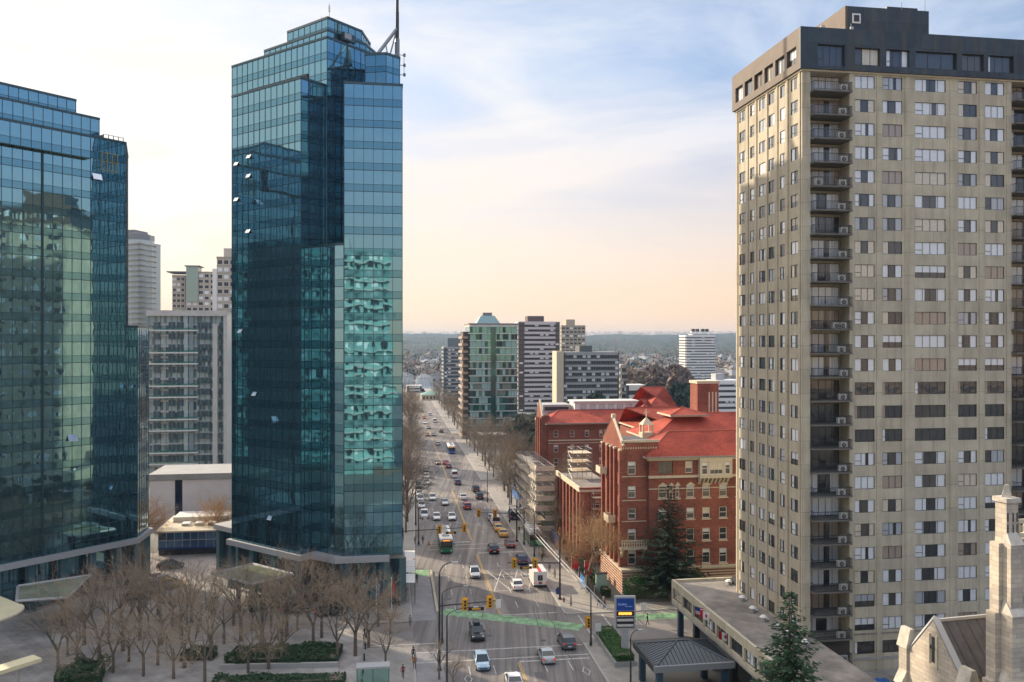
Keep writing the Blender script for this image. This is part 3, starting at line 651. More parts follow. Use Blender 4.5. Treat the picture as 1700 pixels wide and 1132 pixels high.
# balconies
for (bx0, bx1) in ((1.0, 5.9), (27.3, 32.6)):
    for k in range(NR):
        z = rowz[k][0]-.75
        bal = MB(); bal.box(bx0+.02, bx1-.02, -.85, 1.9, z, z+.16, mat('balcony_slab', (.16, .15, .13), .85, var=.15)); bo = bal.build('balcony', ho)
        ra = MB()
        y = -.8; ra.box(bx0+.05, bx1-.05, y, y+.05, z+1.12, z+1.18, M['dark']); ra.box(bx0+.05, bx1-.05, y, y+.05, z+.24, z+.29, M['dark'])
        nb = 26
        for i in range(nb+1): x = bx0+.07+(bx1-bx0-.16)*i/nb; ra.box(x, x+.025, y, y+.03, z+.29, z+1.12, M['dark'])
        for x in (bx0+.05, bx1-.1):
            ra.box(x, x+.05, y, 0, z+1.12, z+1.18, M['dark'])
            for i in range(5): ra.box(x, x+.03, y+i*.16, y+i*.16+.03, z+.16, z+1.12, M['dark'])
        ra.build('railing', bo)
dts = []
for (bx0, bx1) in ((1.0, 5.9), (27.3, 32.6)):
    for k in range(NR): dts.append(((bx0+bx1)/2, 1.72, rowz[k][0]-.55, 0, bx1-bx0-.5, 2.25, 5, 'new' if k > 11 or k < 8 else 'dim', (k*7+int(bx0)) % 9))
windows(ho, dts, cap=60, name='balcony_door')
# top storey: dark cladding box, oversailing, with deep window bays
tz0, tz1 = 73.75, 78.5
b = MB(); b.box(-.2, W, -.2, Dp+.2, tz0-.2, tz0, M['trim']); b.build('string_course', ho)
b = MB(); b.box(.6, W, .9, Dp-.3, tz0, tz1-.3, M['cap']); b.box(-.4, W+.4, -.4, Dp+.4, tz1-.3, tz1, M['groof']); b.build('top_storey_core', ho)
b = MB(); fcols = [(6.4, 9.6), (10.4, 13.4), (14.2, 19.6), (20.3, 23.2), (23.8, 27.2)]
punched(b, 5.6, W, tz0, tz1+.1, -.45, -.1, fcols, [(tz0+.75, tz0+2.75)], M['cap'])
punched(b, -.45, 5.6, tz0, tz1+.1, -.45, -.1, [(1.7, 5.1)], [(tz0+.4, tz0+2.9)], M['cap'])
b.build('top_fascia', ho)
b = MB(); lc = [(.6+i*2.95, .6+i*2.95+2.35) for i in range(6)]
punched(b, -.1, Dp+.4, tz0, tz1+.1, .1, .45, lc, [(tz0+.9, tz0+2.9)], M['capb'], TR(0, 0, 0, R(90))); b.build('side_fascia', ho)
tw = [((a+c)/2, -.12, tz0+.75, 0, c-a, 2.0, 3, 'dim' if i > 1 else 'new', i+3) for i, (a, c) in enumerate(fcols)]+[(3.4, -.12, tz0+.4, 0, 3.4, 2.5, 4, 'dim', 2)]
tw += [(-.12, (a+c)/2, tz0+.9, R(-90), c-a, 2.0, 2, 'new', i) for i, (a, c) in enumerate(lc)]
windows(ho, tw, name='top_window')
b = MB(); b.box(8.2, 19.2, 4.2, 14.5, tz1, 83.3, M['cap']); b.box(7.9, 8.2, 4.2, 14.5, tz1, 83.3, M['capb']); b.box(14, 18.2, 5, 9, 83.3, 83.9, M['dark']); b.build('plant_room', ho)
b = MB(); b.box(8.8, 9.9, 4.1, 4.2, 81.2, 82.4, M['white']); b.box(9.0, 9.7, 4.05, 4.1, 81.4, 82.2, M['dark']); b.build('vent_grille', ho)
b = MB()
for (x, y, h) in ((4.8, 4, 2.2), (8.3, 3.6, 2.4), (18.8, 4.4, 1.6), (16, 5, 1.2)):
    zz = tz1 if x < 10 else 83.3; b.tube((x, y, zz), (x, y, zz+h), .05, .04, M['lgrey'])
b.box(4.55, 5.05, 3.9, 4.1, tz1+1.6, tz1+2.1, M['lgrey']); b.box(8.2, 8.6, 3.5, 3.7, tz1+1.3, tz1+2, M['lgrey']); b.build('aerials', ho, kind='stuff')
# air conditioners standing on the balconies
hoM = TR(hx, hy, 0, GA)
acp = None; na = 0
fan = MB(); fan.tube((0, -.2, .38), (0, -.215, .38), .26, .26, M['dark'], 16)
for i in range(4): a = i*math.pi/4; fan.box(-.25, .25, -.235, -.225, -.012, .012, M['lgrey'], Matrix.Translation((0, 0, .38)) @ Matrix.Rotation(a, 4, 'Y'))
fan.tube((0, -.23, .38), (0, -.25, .38), .07, .07, M['lgrey'], 8)
for k in range(NR-1, -1, -1):
    if k in (12, 21): pass
    q = hoM @ Vector((4.9-.3*((k*5) % 3)*.5, -.45, rowz[k][0]-.75+.16))
    lab = f'white air conditioner on the balcony {ORD[24-k]} from the top of the near corner column'
    if acp is None:
        acp = thing('air_conditioner', lab, 'air conditioner', q, GA, 'air conditioners on the tower balconies')
        c = MB(); c.box(-.48, .48, -.2, .18, .05, .78, M['offwhite']); c.box(-.42, -.34, -.15, .15, 0, .05, M['dark']); c.box(.34, .42, -.15, .15, 0, .05, M['dark']); c.build('casing', acp); fan.build('fan', acp); remember()
    else: dup(acp, q, GA, lab)
for i, (k, x) in enumerate(((20, 1.7), (14, 4.0))):
    dup(acp, hoM @ Vector((x, -.45, rowz[k][0]-.59)), GA, ['white air conditioner at the left end of the fifth balcony from the top', 'second white air conditioner on an upper middle balcony beside another unit'][i])
# ---- hotel podium
px0, py0 = tuple(P(1115, 121)[:2]); pod = thing('hotel_podium', 'low beige two storey wing with gravel roof at the foot of the tall beige tower', 'building', (px0, py0, 0), GA)
b = MB(); b.box(.5, 8.3, -52, -24, 4.6, 7.3, M['roomm']); b.box(.5, 13.5, -24, -.4, 4.6, 7.3, M['roomm']); b.box(13.5, 45, -21, -.4, 4.6, 7.3, M['roomm']); b.box(2.5, 8.2, -50, -1.5, .2, 4.3, mat('recessed_ground_floor', (.12, .13, .14), .7)); b.build('core', pod)
b = MB(); b.box(0, 8.6, -52, -24, 4.3, 4.6, M['concg']); b.box(0, 45, -24, 0, 4.3, 4.6, M['concg']); b.box(.3, 8.5, -51.8, -24, 7.3, 7.45, M['groof']); b.box(.3, 45, -24, -.3, 7.3, 7.45, M['groof']); b.build('roof', pod)
b = MB(); nb = 13; bw = 52/nb
T = TR(0, 0, 0, R(-90)); cols = [(i*bw+.35, (i+1)*bw-.15) for i in range(nb)]
punched(b, 0, 52, 4.6, 7.8, 0, .35, cols, [(5.15, 6.75)], M['conc'], T); b.build('parapet_wall', pod)
b = MB(); b.box(.4, 45, -.35, 0, 4.6, 7.8, M['conc']); b.build('end_wall', pod)
its = [(.3, -(a+c)/2, 5.15, R(-90), c-a, 1.6, 4, 'dim' if i % 3 else 'new', i) for i, (a, c) in enumerate(cols)]
windows(pod, its)
for i in range(9):
    c = MB(); c.box(-.35, .35, -.35, .35, 0, 4.3, M['dark'] if i else mat('blue_column', (.03, .07, .11), .5)); c.build('column', pod, loc=(.9, -1.2-i*6.1, 0))
podM = TR(px0, py0, 0, GA)
for i, (x, y) in enumerate(((5.6, -14.5), (5.4, -18), (5.6, -21), (6.0, -23.4), (6.2, -10), (7.5, -2.6), (6.2, -26.6))):
    q = podM @ Vector((x, y, 7.46)); vt = thing('roof_vent', f'small white roof vent, {ORD[i]} along the gravel roof beside the beige tower', 'vent', q, GA, 'roof vents on the hotel podium')
    b = MB(); b.tube((0, 0, 0), (0, 0, .5), .28, .28, M['lgrey'], 10); b.tube((0, 0, .5), (0, 0, .72), .48, .25, M['white'], 12); b.build('cowl', vt)
    b = MB(); b.tube((0, 0, .15), (.7, .1, .15), .14, .14, M['white'], 8); b.build('duct', vt)
q = podM @ Vector((9.5, -3.2, 7.46)); vt = thing('rooftop_unit', 'dark boxy rooftop unit at the back of the hotel podium roof', 'rooftop unit', q, GA)
b = MB(); b.box(-1.5, 1.5, -.6, .6, .1, 1.1, M['dark']); b.box(-1.4, -.2, -.62, -.6, .2, 1.0, M['grey']); b.box(-1.6, 1.6, -.7, .7, 0, .1, M['lgrey']); b.build('housing', vt)
b = MB(); b.tube((-.7, 0, 1.1), (-.7, 0, 1.3), .4, .4, M['grey'], 12); b.tube((.7, 0, 1.1), (.7, 0, 1.3), .4, .4, M['grey'], 12); b.build('fan_cowl', vt)
# flat terrace roof in front of the tower, with timber crate
tr = thing('service_block', 'flat roofed low grey block between the beige tower and the stone church', 'building', tuple(hoM @ Vector((1.5, -7.5, 0))), GA)
b = MB(); b.box(0, 16, 0, 7.2, 0, 3.0, M['concg']); b.box(.2, 15.8, .2, 7.0, 3.0, 3.05, M['groof']); b.box(0, 16, -.05, .25, 3.0, 3.4, M['conc']); b.box(0, .25, .25, 7.2, 3.0, 3.4, M['conc']); b.build('walls', tr)
b = MB(); b.box(11, 11.9, -.12, -.02, .1, 2.2, M['dark']); b.build('door', tr)
trM = TR(*(hoM @ Vector((1.5, -7.5, 3.05))), GA)
cr = thing('timber_crate', 'open timber and plywood frame on the flat roof beside the church gable', 'crate', tuple(trM @ Vector((9.3, 3.4, 0))), GA)
b = MB(); b.box(-1, 1, -.8, .8, .9, .96, mat('plywood', (.45, .33, .24), .8)); b.box(-1, -.94, -.8, .8, .1, .9, MATS['plywood']); b.build('panel', cr)
b = MB(); tim = mat('timber', (.6, .48, .2), .8)
for x in (-.95, 0, .95):
    b.tube((x, -.85, 0), (x+.9, -.85, .95), .05, .05, tim, 4); b.tube((x, -.85, 0), (x, -.85, .95), .05, .05, tim, 4)
b.tube((-1, -.9, .05), (2, -.9, .05), .05, .05, tim, 4); b.tube((-1, -.9, .95), (2, -.9, .95), .05, .05, tim, 4); b.build('lattice', cr)
tb = thing('tarpaulin', 'crumpled blue tarpaulin lying on the flat roof beside the timber frame', 'tarpaulin', tuple(trM @ Vector((6.6, 4.4, 0))), GA)
b = MB(); r = random.Random(3); vs = [(-.8+i*.32, -.6+j*.3, .04+.28*r.random()*(0 < i < 5)*(0 < j < 4)) for j in range(5) for i in range(6)]
b.add(vs, [(j*6+i, j*6+i+1, j*6+i+7, j*6+i+6) for j in range(4) for i in range(5)], M['blue']); b.build('sheet', tb)
q = trM @ Vector((4.4, 4.6, 0)); dup(acp, q, GA, 'white air conditioner standing on the flat roof under the lowest balcony')
# ------------------------------------------------------------------ red brick hospital
HX, HY = 18.4, 141.0
H = thing('brick_hospital', 'nearest red brick hospital block with red hipped roofs and a sunlit gable end', 'hospital', (HX, HY, 0), GA)
HM_ = TR(HX, HY, 0, GA)
rows = [(4.5, 7.0), (8.4, 10.5), (12.1, 14.0), (15.7, 17.7)]
def hip(b, x0, x1, y0, y1, z0, z1, m, ins=None, hl=True, hr=True):
    i = ins if ins else (y1-y0)/2; ym = (y0+y1)/2; xa = x0+(i if hl else 0); xb = x1-(i if hr else 0)
    v = [(x0, y0, z0), (x1, y0, z0), (x1, y1, z0), (x0, y1, z0), (xa, ym, z1), (xb, ym, z1)]
    b.add(v, [(0, 1, 5, 4), (2, 3, 4, 5), (1, 2, 5), (3, 0, 4)], m)
    b.box(x0, x1, y0, y1, z0-.35, z0-.01, M['trim'])
    if m is M['rroof']:
        rc = mat('ridge_tile', (.3, .07, .05), .8)
        b.tube((xa, ym, z1), (xb, ym, z1), .16, .16, rc, 5)
        for (p, q) in (((x0, y0), xa), ((x0, y1), xa), ((x1, y0), xb), ((x1, y1), xb)): b.tube((p[0], p[1], z0), (q, ym, z1), .12, .12, rc, 4)
        b.box(x0-.12, x1+.12, y0-.16, y0-.02, z0-.2, z0-.04, M['grey'])
# gable block
b = MB(); b.box(.4, 6.0, .4, 12, 4.2, 24.6, M['brick']); b.box(6.0, 24, -.6, 12, 4.2, 22.4, M['brick']); b.box(-.4, 24.5, -1.5, 12.2, .0, 3.9, M['trim'])
b.box(24, 60, 2, 14, 0, 22, M['brick']); b.build('core', H)
b = MB()
for k in range(8): b.box(-.5, 24.6, -1.6, 12.3, .35+k*.45, .52+k*.45, M['brick'])
b.box(-.6, 24.7, -1.7, 12.4, 3.9, 4.2, M['trim']); b.build('rusticated_base', H)
b = MB(); punched(b, 0, 4.2, 4.2, 25.0, 0, .4, [(1.0, 2.4)], rows+[(19.6, 21.8)], M['brick'])
b.box(4.2, 6.3, .0, .4, 4.2, 25, M['brick']); b.box(-.15, 6.4, -.15, .4, 25, 25.4, M['trim'])
for z in (8.1, 11.8, 15.3, 19.3): b.box(-.04, 4.2, -.05, 0, z-.08, z+.06, M['trim'])
for k in range(14): b.box(.1+k*.44, .3+k*.44, -.06, 0, 23.9, 24.2, M['trim'])
b.build('front_wall', H)
its = [(1.7, .18, z0, 0, 1.4, z1-z0, 1, 'old', i+2) for i, (z0, z1) in enumerate(rows+[(19.6, 21.8)])]
# west gable wall with buttress strips and peak
b = MB(); T = TR(0, 0, 0, R(90)); wc = [(1.6, 2.7), (4.2, 5.2), (6.3, 7.3), (8.9, 10.0)]
punched(b, 0.4, 12, 4.2, 24.6, -.4, 0, wc, rows+[(19.6, 21.6)], M['brick'], T)
for y in (0, 3.2, 5.6, 7.9, 11.2): b.box(y, y+.65, 0, .45, 4.2, 23.6, M['brick'], T); b.box(y-.05, y+.7, 0, .5, 23.6, 23.9, M['trim'], T)
b.add([(.4, 0, 24.6), (.4, 12, 24.6), (.4, 6, 28.6), (0, 0, 24.6), (0, 12, 24.6), (0, 6, 28.6)], [(0, 1, 2), (3, 5, 4)], M['brick'])
b.tube((.2, -.3, 24.5), (.2, 6, 28.8), .28, .28, M['trim'], 4); b.tube((.2, 12.3, 24.5), (.2, 6, 28.8), .28, .28, M['trim'], 4); b.box(-.1, .5, 5.6, 6.4, 28.6, 29.3, M['trim'])
b.build('gable_wall', H)
its += [(-.0+.2, (a+c)/2, z0, R(-90), c-a, z1-z0, 1, 'old', i) for i, (z0, z1) in enumerate(rows+[(19.6, 21.6)]) for (a, c) in wc]
for (y, z) in ((9.3, 18.9), (4.0, 11.4)):
    b = MB(); b.box(-1.7, -.45, y-1.5, y+1.5, z-.3, z, M['trim']); b.box(-1.7, -1.6, y-1.5, y+1.5, z, z+.9, M['trim']); b.box(-1.6, -.45, y-1.5, y-1.4, z, z+.9, M['trim']); b.box(-1.6, -.45, y+1.4, y+1.5, z, z+.9, M['trim']); b.build('stone_balcony', H)
b = MB(); b.box(-.5, 4.0, -1.2, -.05, 7.3, 7.6, M['trim']); b.box(-.5, 4.0, -1.2, -1.05, 8.7, 8.9, M['trim'])
for k in range(11): b.box(-.4+k*.42, -.22+k*.42, -1.18, -1.05, 7.6, 8.7, M['trim'])
for x in (-.3, 3.4): b.add([(x, -1.1, 7.3), (x+.4, -1.1, 7.3), (x+.4, 0, 7.3), (x, 0, 7.3), (x, 0, 5.9), (x+.4, 0, 5.9)], [(0, 1, 5, 4), (0, 4, 3), (1, 2, 5), (2, 3, 4, 5)], M['trim'])
b.build('front_balcony', H)
# main wing
cx_ = [(5.9, 7.4), (9.2, 10.2), (10.7, 11.6), (11.9+1.6, 11.9+3.2), (16.6, 18.2), (19.7, 21.3), (22.4, 23.7)]
cx_ = [(6.0, 7.5), (7.9, 8.6), (9.0, 9.7), (10.9, 12.3), (13.7, 15.1), (16.7, 18.1), (19.7, 21.0), (22.3, 23.5)]
b = MB(); cw = [c for c in cx_]
mid = [c for c in cx_ if c[0] not in (7.9, 9.0)]
punched(b, 4.4, 24, 4.2, 15.2, -1.0, -.6, mid, rows[:3], M['brick'])
punched(b, 4.4, 24, 15.2, 18.6, -1.0, -.6, cx_, [rows[3]], M['brick'])
topc = [(5.9, 8.5), (10.7, 12.0), (13.1, 18.4), (19.9, 21.3), (22.3, 23.6)]
punched(b, 4.4, 24, 18.6, 22.4, -1.0, -.6, topc, [(19.8, 21.8)], M['brick'])
b.box(4.2, 24.2, -1.35, -1.0, 19.1, 19.5, M['trim']); b.box(4.3, 24.1, -1.12, -1.0, 17.2, 17.35, M['trim']); b.box(4.0, 24.3, -1.3, -1.0, 22.0, 22.4, M['trim'])
for (a, c) in cx_: b.box(a-.15, c+.15, -1.12, -1.0, 15.45, 15.68, M['trim'])
for (z0, z1) in rows[:3]:
    for (a, c) in mid: b.box(a-.12, c+.12, -1.12, -1.0, z0-.2, z0-.02, M['trim'])
for (a, c) in cx_: b.add([(a-.2, -1.1, 17.72), (c+.2, -1.1, 17.72), ((a+c)/2, -1.1, 18.35)], [(0, 1, 2)], M['trim'])
b.build('main_wall', H)
for i, (z0, z1) in enumerate(rows):
    for (a, c) in (mid if i < 3 else cx_): its.append(((a+c)/2, -.82, z0, 0, c-a, z1-z0, 1, 'old', (i*5+int(a)) % 11))
for k, (a, c) in enumerate(topc):
    if k != 2: its.append(((a+c)/2, -.82, 19.8, 0, c-a, 2.0, 3 if c-a > 2 else 1, 'old' if c-a < 2 else 'dim', k))
# oriel
b = MB(); b.box(12.9, 18.6, -2.0, -1.0, 19.0, 19.6, M['trim']); b.box(12.9, 18.6, -2.0, -1.0, 21.7, 22.4, M['trim'])
for x in (12.9, 14.3, 17.0, 18.3): b.box(x, x+.3, -2.0, -1.0, 19.6, 21.7, M['trim'])
for k in range(8): b.add([(12.95+k*.7, -1.95, 19.0), (13.3+k*.7, -1.95, 19.0), (13.3+k*.7, -1.0, 19.0), (12.95+k*.7, -1, 19), (12.95+k*.7, -1.0, 17.9), (13.3+k*.7, -1.0, 17.9)], [(0, 1, 5, 4), (0, 4, 3), (1, 2, 5)], M['trim'])
b.build('oriel', H)
for (x, w_, n) in ((13.75, 1.1, 1), (15.8, 2.4, 3), (17.8, 1.0, 1)): its.append((x, -1.9, 19.6, 0, w_, 2.1, n, 'old', n+1))
windows(H, its)
b = MB(); hip(b, 3.6, 40, -1.9, 10, 22.75, 26.3, M['rroof'], hr=False); hip(b, 8.5, 46, 9.8, 26, 24.2, 28.2, M['rroof'], hr=False); hip(b, 13.5, 21, 14, 22, 28.2, 29.4, M['rroof'])
hip(b, 14.5, 23, 32, 52, 23.4, 27.4, M['rroof'])
b.build('roof', H)
b = MB(); b.box(.4, 6.2, .4, 12, 24.6, 24.75, M['slate']); b.box(9, 46, 10, 26, 22.4, 24.0, M['brick']); b.box(14.8, 40, 27, 52, 0, 22.6, M['brick']); b.box(40, 60, 2, 40, 22, 28, M['brick']); b.build('rear_block', H)
# cupola with cross
b = MB(); c = (8.6, 13.5); b.box(c[0]-1.1, c[0]+1.1, c[1]-1.1, c[1]+1.1, 24, 25.2, M['trim'])
for dx in (-.9, .9):
    for dy in (-.9, .9): b.box(c[0]+dx-.14, c[0]+dx+.14, c[1]+dy-.14, c[1]+dy+.14, 25.2, 26.6, M['trim'])
b.add([(c[0]-1.1, c[1]-1.1, 26.6), (c[0]+1.1, c[1]-1.1, 26.6), (c[0]+1.1, c[1]+1.1, 26.6), (c[0]-1.1, c[1]+1.1, 26.6), (c[0], c[1], 28)], [(0, 1, 4), (1, 2, 4), (2, 3, 4), (3, 0, 4), (3, 2, 1, 0)], M['trim'])
b.box(c[0]-.08, c[0]+.08, c[1]-.08, c[1]+.08, 28, 29.4, M['trim']); b.box(c[0]-.4, c[0]+.4, c[1]-.07, c[1]+.07, 28.7, 28.9, M['trim']); b.build('cupola', H)
# square chimney tower
b = MB(); q = HM_.inverted() @ P(1172, 190, 0); x, y = q.x, q.y; b.box(x-2.0, x+3.0, y, y+4.5, 20, 32.4, M['brick']); b.box(x-2.2, x+3.2, y-.2, y+4.7, 32.4, 33, M['trim'])
for k in range(3): b.box(x+.6+k*.8, x+.95+k*.8, y-.03, y, 24, 30.5, M['trim'])
b.build('chimney_tower', H)
# lower west wing with roof deck
b = MB(); b.box(-2.7, 5, 19.1, 40, 0, 13.6, M['brick']); punched(b, -2.7, 5, 0, 14.3, 18.7, 19.1, [(.2, 1.3), (2.6, 3.7)], [(2, 4), (6, 8), (10, 12)], M['brick'])
b.box(-2.9, 5, 18.5, 18.9, 13.5, 13.9, M['trim']); b.box(-2.9, -2.5, 18.9, 40, 13.5, 14.4, M['trim']); b.box(-2.5, 5, 19.1, 40, 13.6, 13.8, M['groof'])
for y in (19.5, 22.5, 25.5, 28.5, 31.5, 34.5, 37.5): b.box(-3.1, -2.7, y, y+.8, 0, 13.5, M['brick'])
b.build('west_wing', H)
windows(H, [(x, 18.9, z, 0, 1.1, 2, 1, 'old', int(x*3+z)) for x in (.75, 3.15) for z in (2, 6, 10)], name='wing_window')
# ---- back wing
q = HM_ @ Vector((4.2, 83.4, 0)); B2 = thing('brick_hospital', 'farther red brick hospital wing with long red roof and white attic storey', 'hospital', q, GA)
b = MB(); b.box(.4, 48, .4, 14, 0, 19.9, M['brick']); b.box(-1.4, .4, .4, 7, 0, 22.2, M['brick']); b.build('core', B2)
rw = [(4.4, 6.6), (8.6, 10.8), (12.4, 14.4), (16.4, 18.2)]; bc = [(1.5, 2.8), (6.0, 7.2), (10.0, 11.2), (14.0, 14.9), (15.3, 16.2), (20, 21.2), (24, 25.2), (27, 28.2), (31, 32.2), (35, 36.2)]
b = MB(); punched(b, .0, 48, 0, 19.9, 0, .4, bc, rw, M['brick']); b.box(0, 48, -.12, 0, 15.4, 15.7, M['trim']); b.box(0, 48, -.1, 0, 14.7, 14.85, M['trim']); b.build('front_wall', B2)
windows(B2, [((a+c)/2, .18, z0, 0, c-a, z1-z0, 1, 'old', (int(a)+i*3) % 11) for i, (z0, z1) in enumerate(rw) for (a, c) in bc])
b = MB(); b.box(-1.8, -1.4, .2, 7, 0, 22.2, M['brick']); b.add([(-1.8, .2, 22.2), (-1.8, 7, 22.2), (-1.8, 3.5, 26), (-1.3, .2, 22.2), (-1.3, 7, 22.2), (-1.3, 3.5, 26)], [(0, 2, 1), (3, 4, 5)], M['brick'])
b.tube((-1.55, 0, 22), (-1.55, 3.5, 26.2), .3, .3, M['trim'], 4); b.tube((-1.55, 7.2, 22), (-1.55, 3.5, 26.2), .3, .3, M['trim'], 4)
for y in (.6, 3, 5.6): b.box(-2.2, -1.8, y, y+.7, 0, 21.5, M['brick'])
b.build('gable_wall', B2)
b = MB(); hip(b, -.8, 50, -1.2, 15, 20.2, 23.0, M['rroof'], ins=5, hr=False); hip(b, 27, 38, 2, 20, 22, 29, M['rroof']); hip(b, 24, 31, -1, 8, 21, 26, M['rroof']); b.build('roof', B2)
b = MB(); b.box(9, 27, 7.5, 14, 22.3, 25.0, M['white']); b.box(8.6, 27.4, 7.1, 14.4, 25, 25.4, M['offwhite']); b.build('attic', B2)
windows(B2, [(11.5+k*2.6, 7.44, 22.8, 0, 1.6, 1.6, 3, 'dim', k) for k in range(6)], name='attic_window')
b = MB(); b.box(.5, 8.4, 10, 18, 21, 24.3, M['lgrey']); b.box(1, 7.8, 9.9, 10, 22.7, 23.7, M['dark']); b.build('plant_room', B2)
# ---- scaffolding
def scaffold(name, label, x0, x1, y0, y1, lv, h, sheet, seed, base):
    r = random.Random(seed); q = HM_ @ Vector((x0, y0, 0)); th = thing(name, label, 'scaffold', q, GA); L = y1-y0; Wd = x1-x0
    b = MB(); ny = max(1, int(L/2.4)); nx = max(1, int(Wd/1.6))
    for i in range(nx+1):
        for j in range(ny+1): b.tube((Wd*i/nx, L*j/ny, base), (Wd*i/nx, L*j/ny, base+lv*h+1), .05, .05, M['steel'], 5)
    for k in range(1, lv+1):
        for i in range(nx+1): b.tube((Wd*i/nx, 0, base+k*h+.9), (Wd*i/nx, L, base+k*h+.9), .035, .035, M['steel'], 4)
        for j in range(ny+1): b.tube((0, L*j/ny, base+k*h+.9), (Wd, L*j/ny, base+k*h+.9), .035, .035, M['steel'], 4)
        for j in range(ny): b.tube((0, L*j/ny, base+(k-1)*h), (0, L*(j+1)/ny, base+k*h), .03, .03, M['steel'], 4)
    b.build('poles', th)
    for k in range(1, lv+1):
        d = MB(); s_ = d; sb = mat('scaffold_board', (.6, .5, .36), .8, var=.2, vscale=.6)
        for j in range(ny):
            d.box(0, Wd*(1 if not sheet else r.choice((.35, .5, .7))), L*j/ny+.04, L*(j+1)/ny-.04, base+k*h, base+k*h+.08, sb)
        if sheet:
            z = base+k*h
            for j in range(ny):
                if r.random() < .8: s_.quad((-.08, L*j/ny, z-.1), (-.08, L*(j+1)/ny, z-.1), (-.2-.9*r.random(), L*(j+1)/ny, z+.3+1.2*r.random()), (-.2-.6*r.random(), L*j/ny, z+.7+1.0*r.random()), mat('scaffold_net', (.74, .66, .55), .8, var=.15))
                if j < nx and r.random() < .9: s_.quad((Wd*j/nx, -.08, z-.1), (Wd*(j+1)/nx, -.08, z-.1), (Wd*(j+1)/nx, -.3, z+1.0), (Wd*j/nx, -.3, z+1.1), MATS['scaffold_net'])
        d.build('deck', th)
scaffold('scaffold', 'sheeted scaffold with pale nets stepping along the sunlit west side of the hospital', -7.5, -3.6, 38, 62, 7, 2.1, True, 4, 0)
scaffold('scaffold', 'open steel scaffold tower against the low front wall of the middle brick wing', -.6, 1.8, 16.6, 18.3, 6, 2.1, False, 6, 0)
scaffold('scaffold', 'small steel scaffold standing on the roof deck of the middle brick wing', -1.5, 2.5, 30, 34.5, 3, 1.8, False, 8, 13.8)

ws_ = mat('weathered_stone_cap', (.52, .48, .41), .9, var=.25, vscale=1.2)
# ------------------------------------------------------------------ stone church, lower right
cx0, cy0 = tuple(P(1508, 76)[:2]); CA = R(14)
ch = thing('stone_church', 'pale stone church with gabled transept and buttressed tower in the lower right corner', 'church', (cx0, cy0, 0), CA)
# local: x to the right, y away; the gable wall is the x=0 plane, running nearer from y=0 to y=-6
gy0, gy1, ze, zp = 0.0, -6.2, 14.0, 17.8; ym = (gy0+gy1)/2
b = MB(); b.box(0, .8, gy1, gy0, 0, ze, M['stone']); b.add([(0, gy0, ze), (0, gy1, ze), (0, ym, zp), (.8, gy0, ze), (.8, gy1, ze), (.8, ym, zp)], [(0, 2, 1)[::-1], (3, 4, 5)], M['stone'])
b.add([(0, gy1, ze), (0, gy0, ze), (0, ym, zp)], [(0, 1, 2)], M['stone']) if False else None
b.box(.8, 16, gy1+.3, gy0-.3, 0, ze-.2, M['stone']); b.build('gable_wall', ch)
b = MB()
for (ya, yb) in ((gy0+.25, ym), (gy1-.25, ym)): b.tube((.3, ya, ze-.1), (.3, yb, zp+.15), .34, .34, M['lgrey'], 4)
b.build('coping', ch)
b = MB(); b.add([(.6, gy1-.1, ze), (18, gy1-.1, ze), (18, ym, zp-.1), (.6, ym, zp-.1), (.6, gy0+.1, ze), (18, gy0+.1, ze)], [(0, 1, 2, 3), (3, 2, 5, 4)], M['slate'])
for k in range(16):
    x = 1.2+k*1.05; b.tube((x, gy1-.12, ze+.03), (x, ym, zp-.05), .05, .05, M['slate'], 4)
b.box(.6, 18, ym-.12, ym+.12, zp-.12, zp+.12, M['lgrey']); b.build('roof', ch)
b = MB(); b.box(-.06, 0, ym-.14, ym+.14, zp-3.6, zp-1.4, M['dark']); b.box(-.07, 0, ym-.5, ym+.5, zp-2.5, zp-2.2, M['dark']); 
for (a, c, e, f) in ((-.55, -.35, zp-3.8, zp-1.2), (.35, .55, zp-3.8, zp-1.2)): b.box(-.12, 0, ym+a, ym+c, e, f, M['trim'])
b.box(-.12, 0, ym-.55, ym+.55, zp-4.0, zp-3.8, M['trim']); b.build('cross_window', ch)
b = MB(); n = 12; pts = []
for i in range(n+1): a = math.pi*i/n; pts.append((ym+1.7*math.cos(a), 10.4+1.9*math.sin(a)))
for i in range(n): b.tube((-.05, *pts[i]), (-.05, *pts[i+1]), .16, .16, M['trim'], 5)
b.add([(-.02, *p) for p in pts]+[(-.02, ym-1.7, 4), (-.02, ym+1.7, 4)], [tuple(range(n+3))[::-1]], M['dark'])
for k in (-.6, .6): b.box(-.12, -.03, ym+k-.06, ym+k+.06, 4, 11.9, M['trim'])
b.build('arched_window', ch)
def pinn(x, y, z, s, parent, h=1.9):
    b = MB(); b.box(x-s, x+s, y-s, y+s, 0, z, M['stone'])
    b.add([(x-s-.15, y-s-.15, z), (x+s+.15, y-s-.15, z), (x+s+.15, y+s+.15, z), (x-s-.15, y+s+.15, z), (x-s*.4, y-s-.1, z+h), (x-s*.4, y+s+.1, z+h), (x+s*.4, y-s-.1, z+h), (x+s*.4, y+s+.1, z+h)], [(0, 1, 6, 4), (2, 3, 5, 7), (1, 2, 7, 6), (3, 0, 4, 5), (4, 6, 7, 5), (3, 2, 1, 0)], ws_)
    b.box(x-s-.5, x-s, y-s*.8, y+s*.8, 0, z-3.2, M['stone']); b.add([(x-s-.6, y-s, z-3.2), (x-s, y-s, z-3.2), (x-s, y+s, z-3.2), (x-s-.6, y+s, z-3.2), (x-s, y-s, z-2.1), (x-s, y+s, z-2.1)], [(0, 1, 4), (2, 3, 5), (3, 0, 4, 5)], ws_)
    b.build('buttress', parent)
pinn(.3, gy0+.5, 14.3, .5, ch, 1.7); pinn(.3, gy1-.5, 13.5, .55, ch, 1.5)
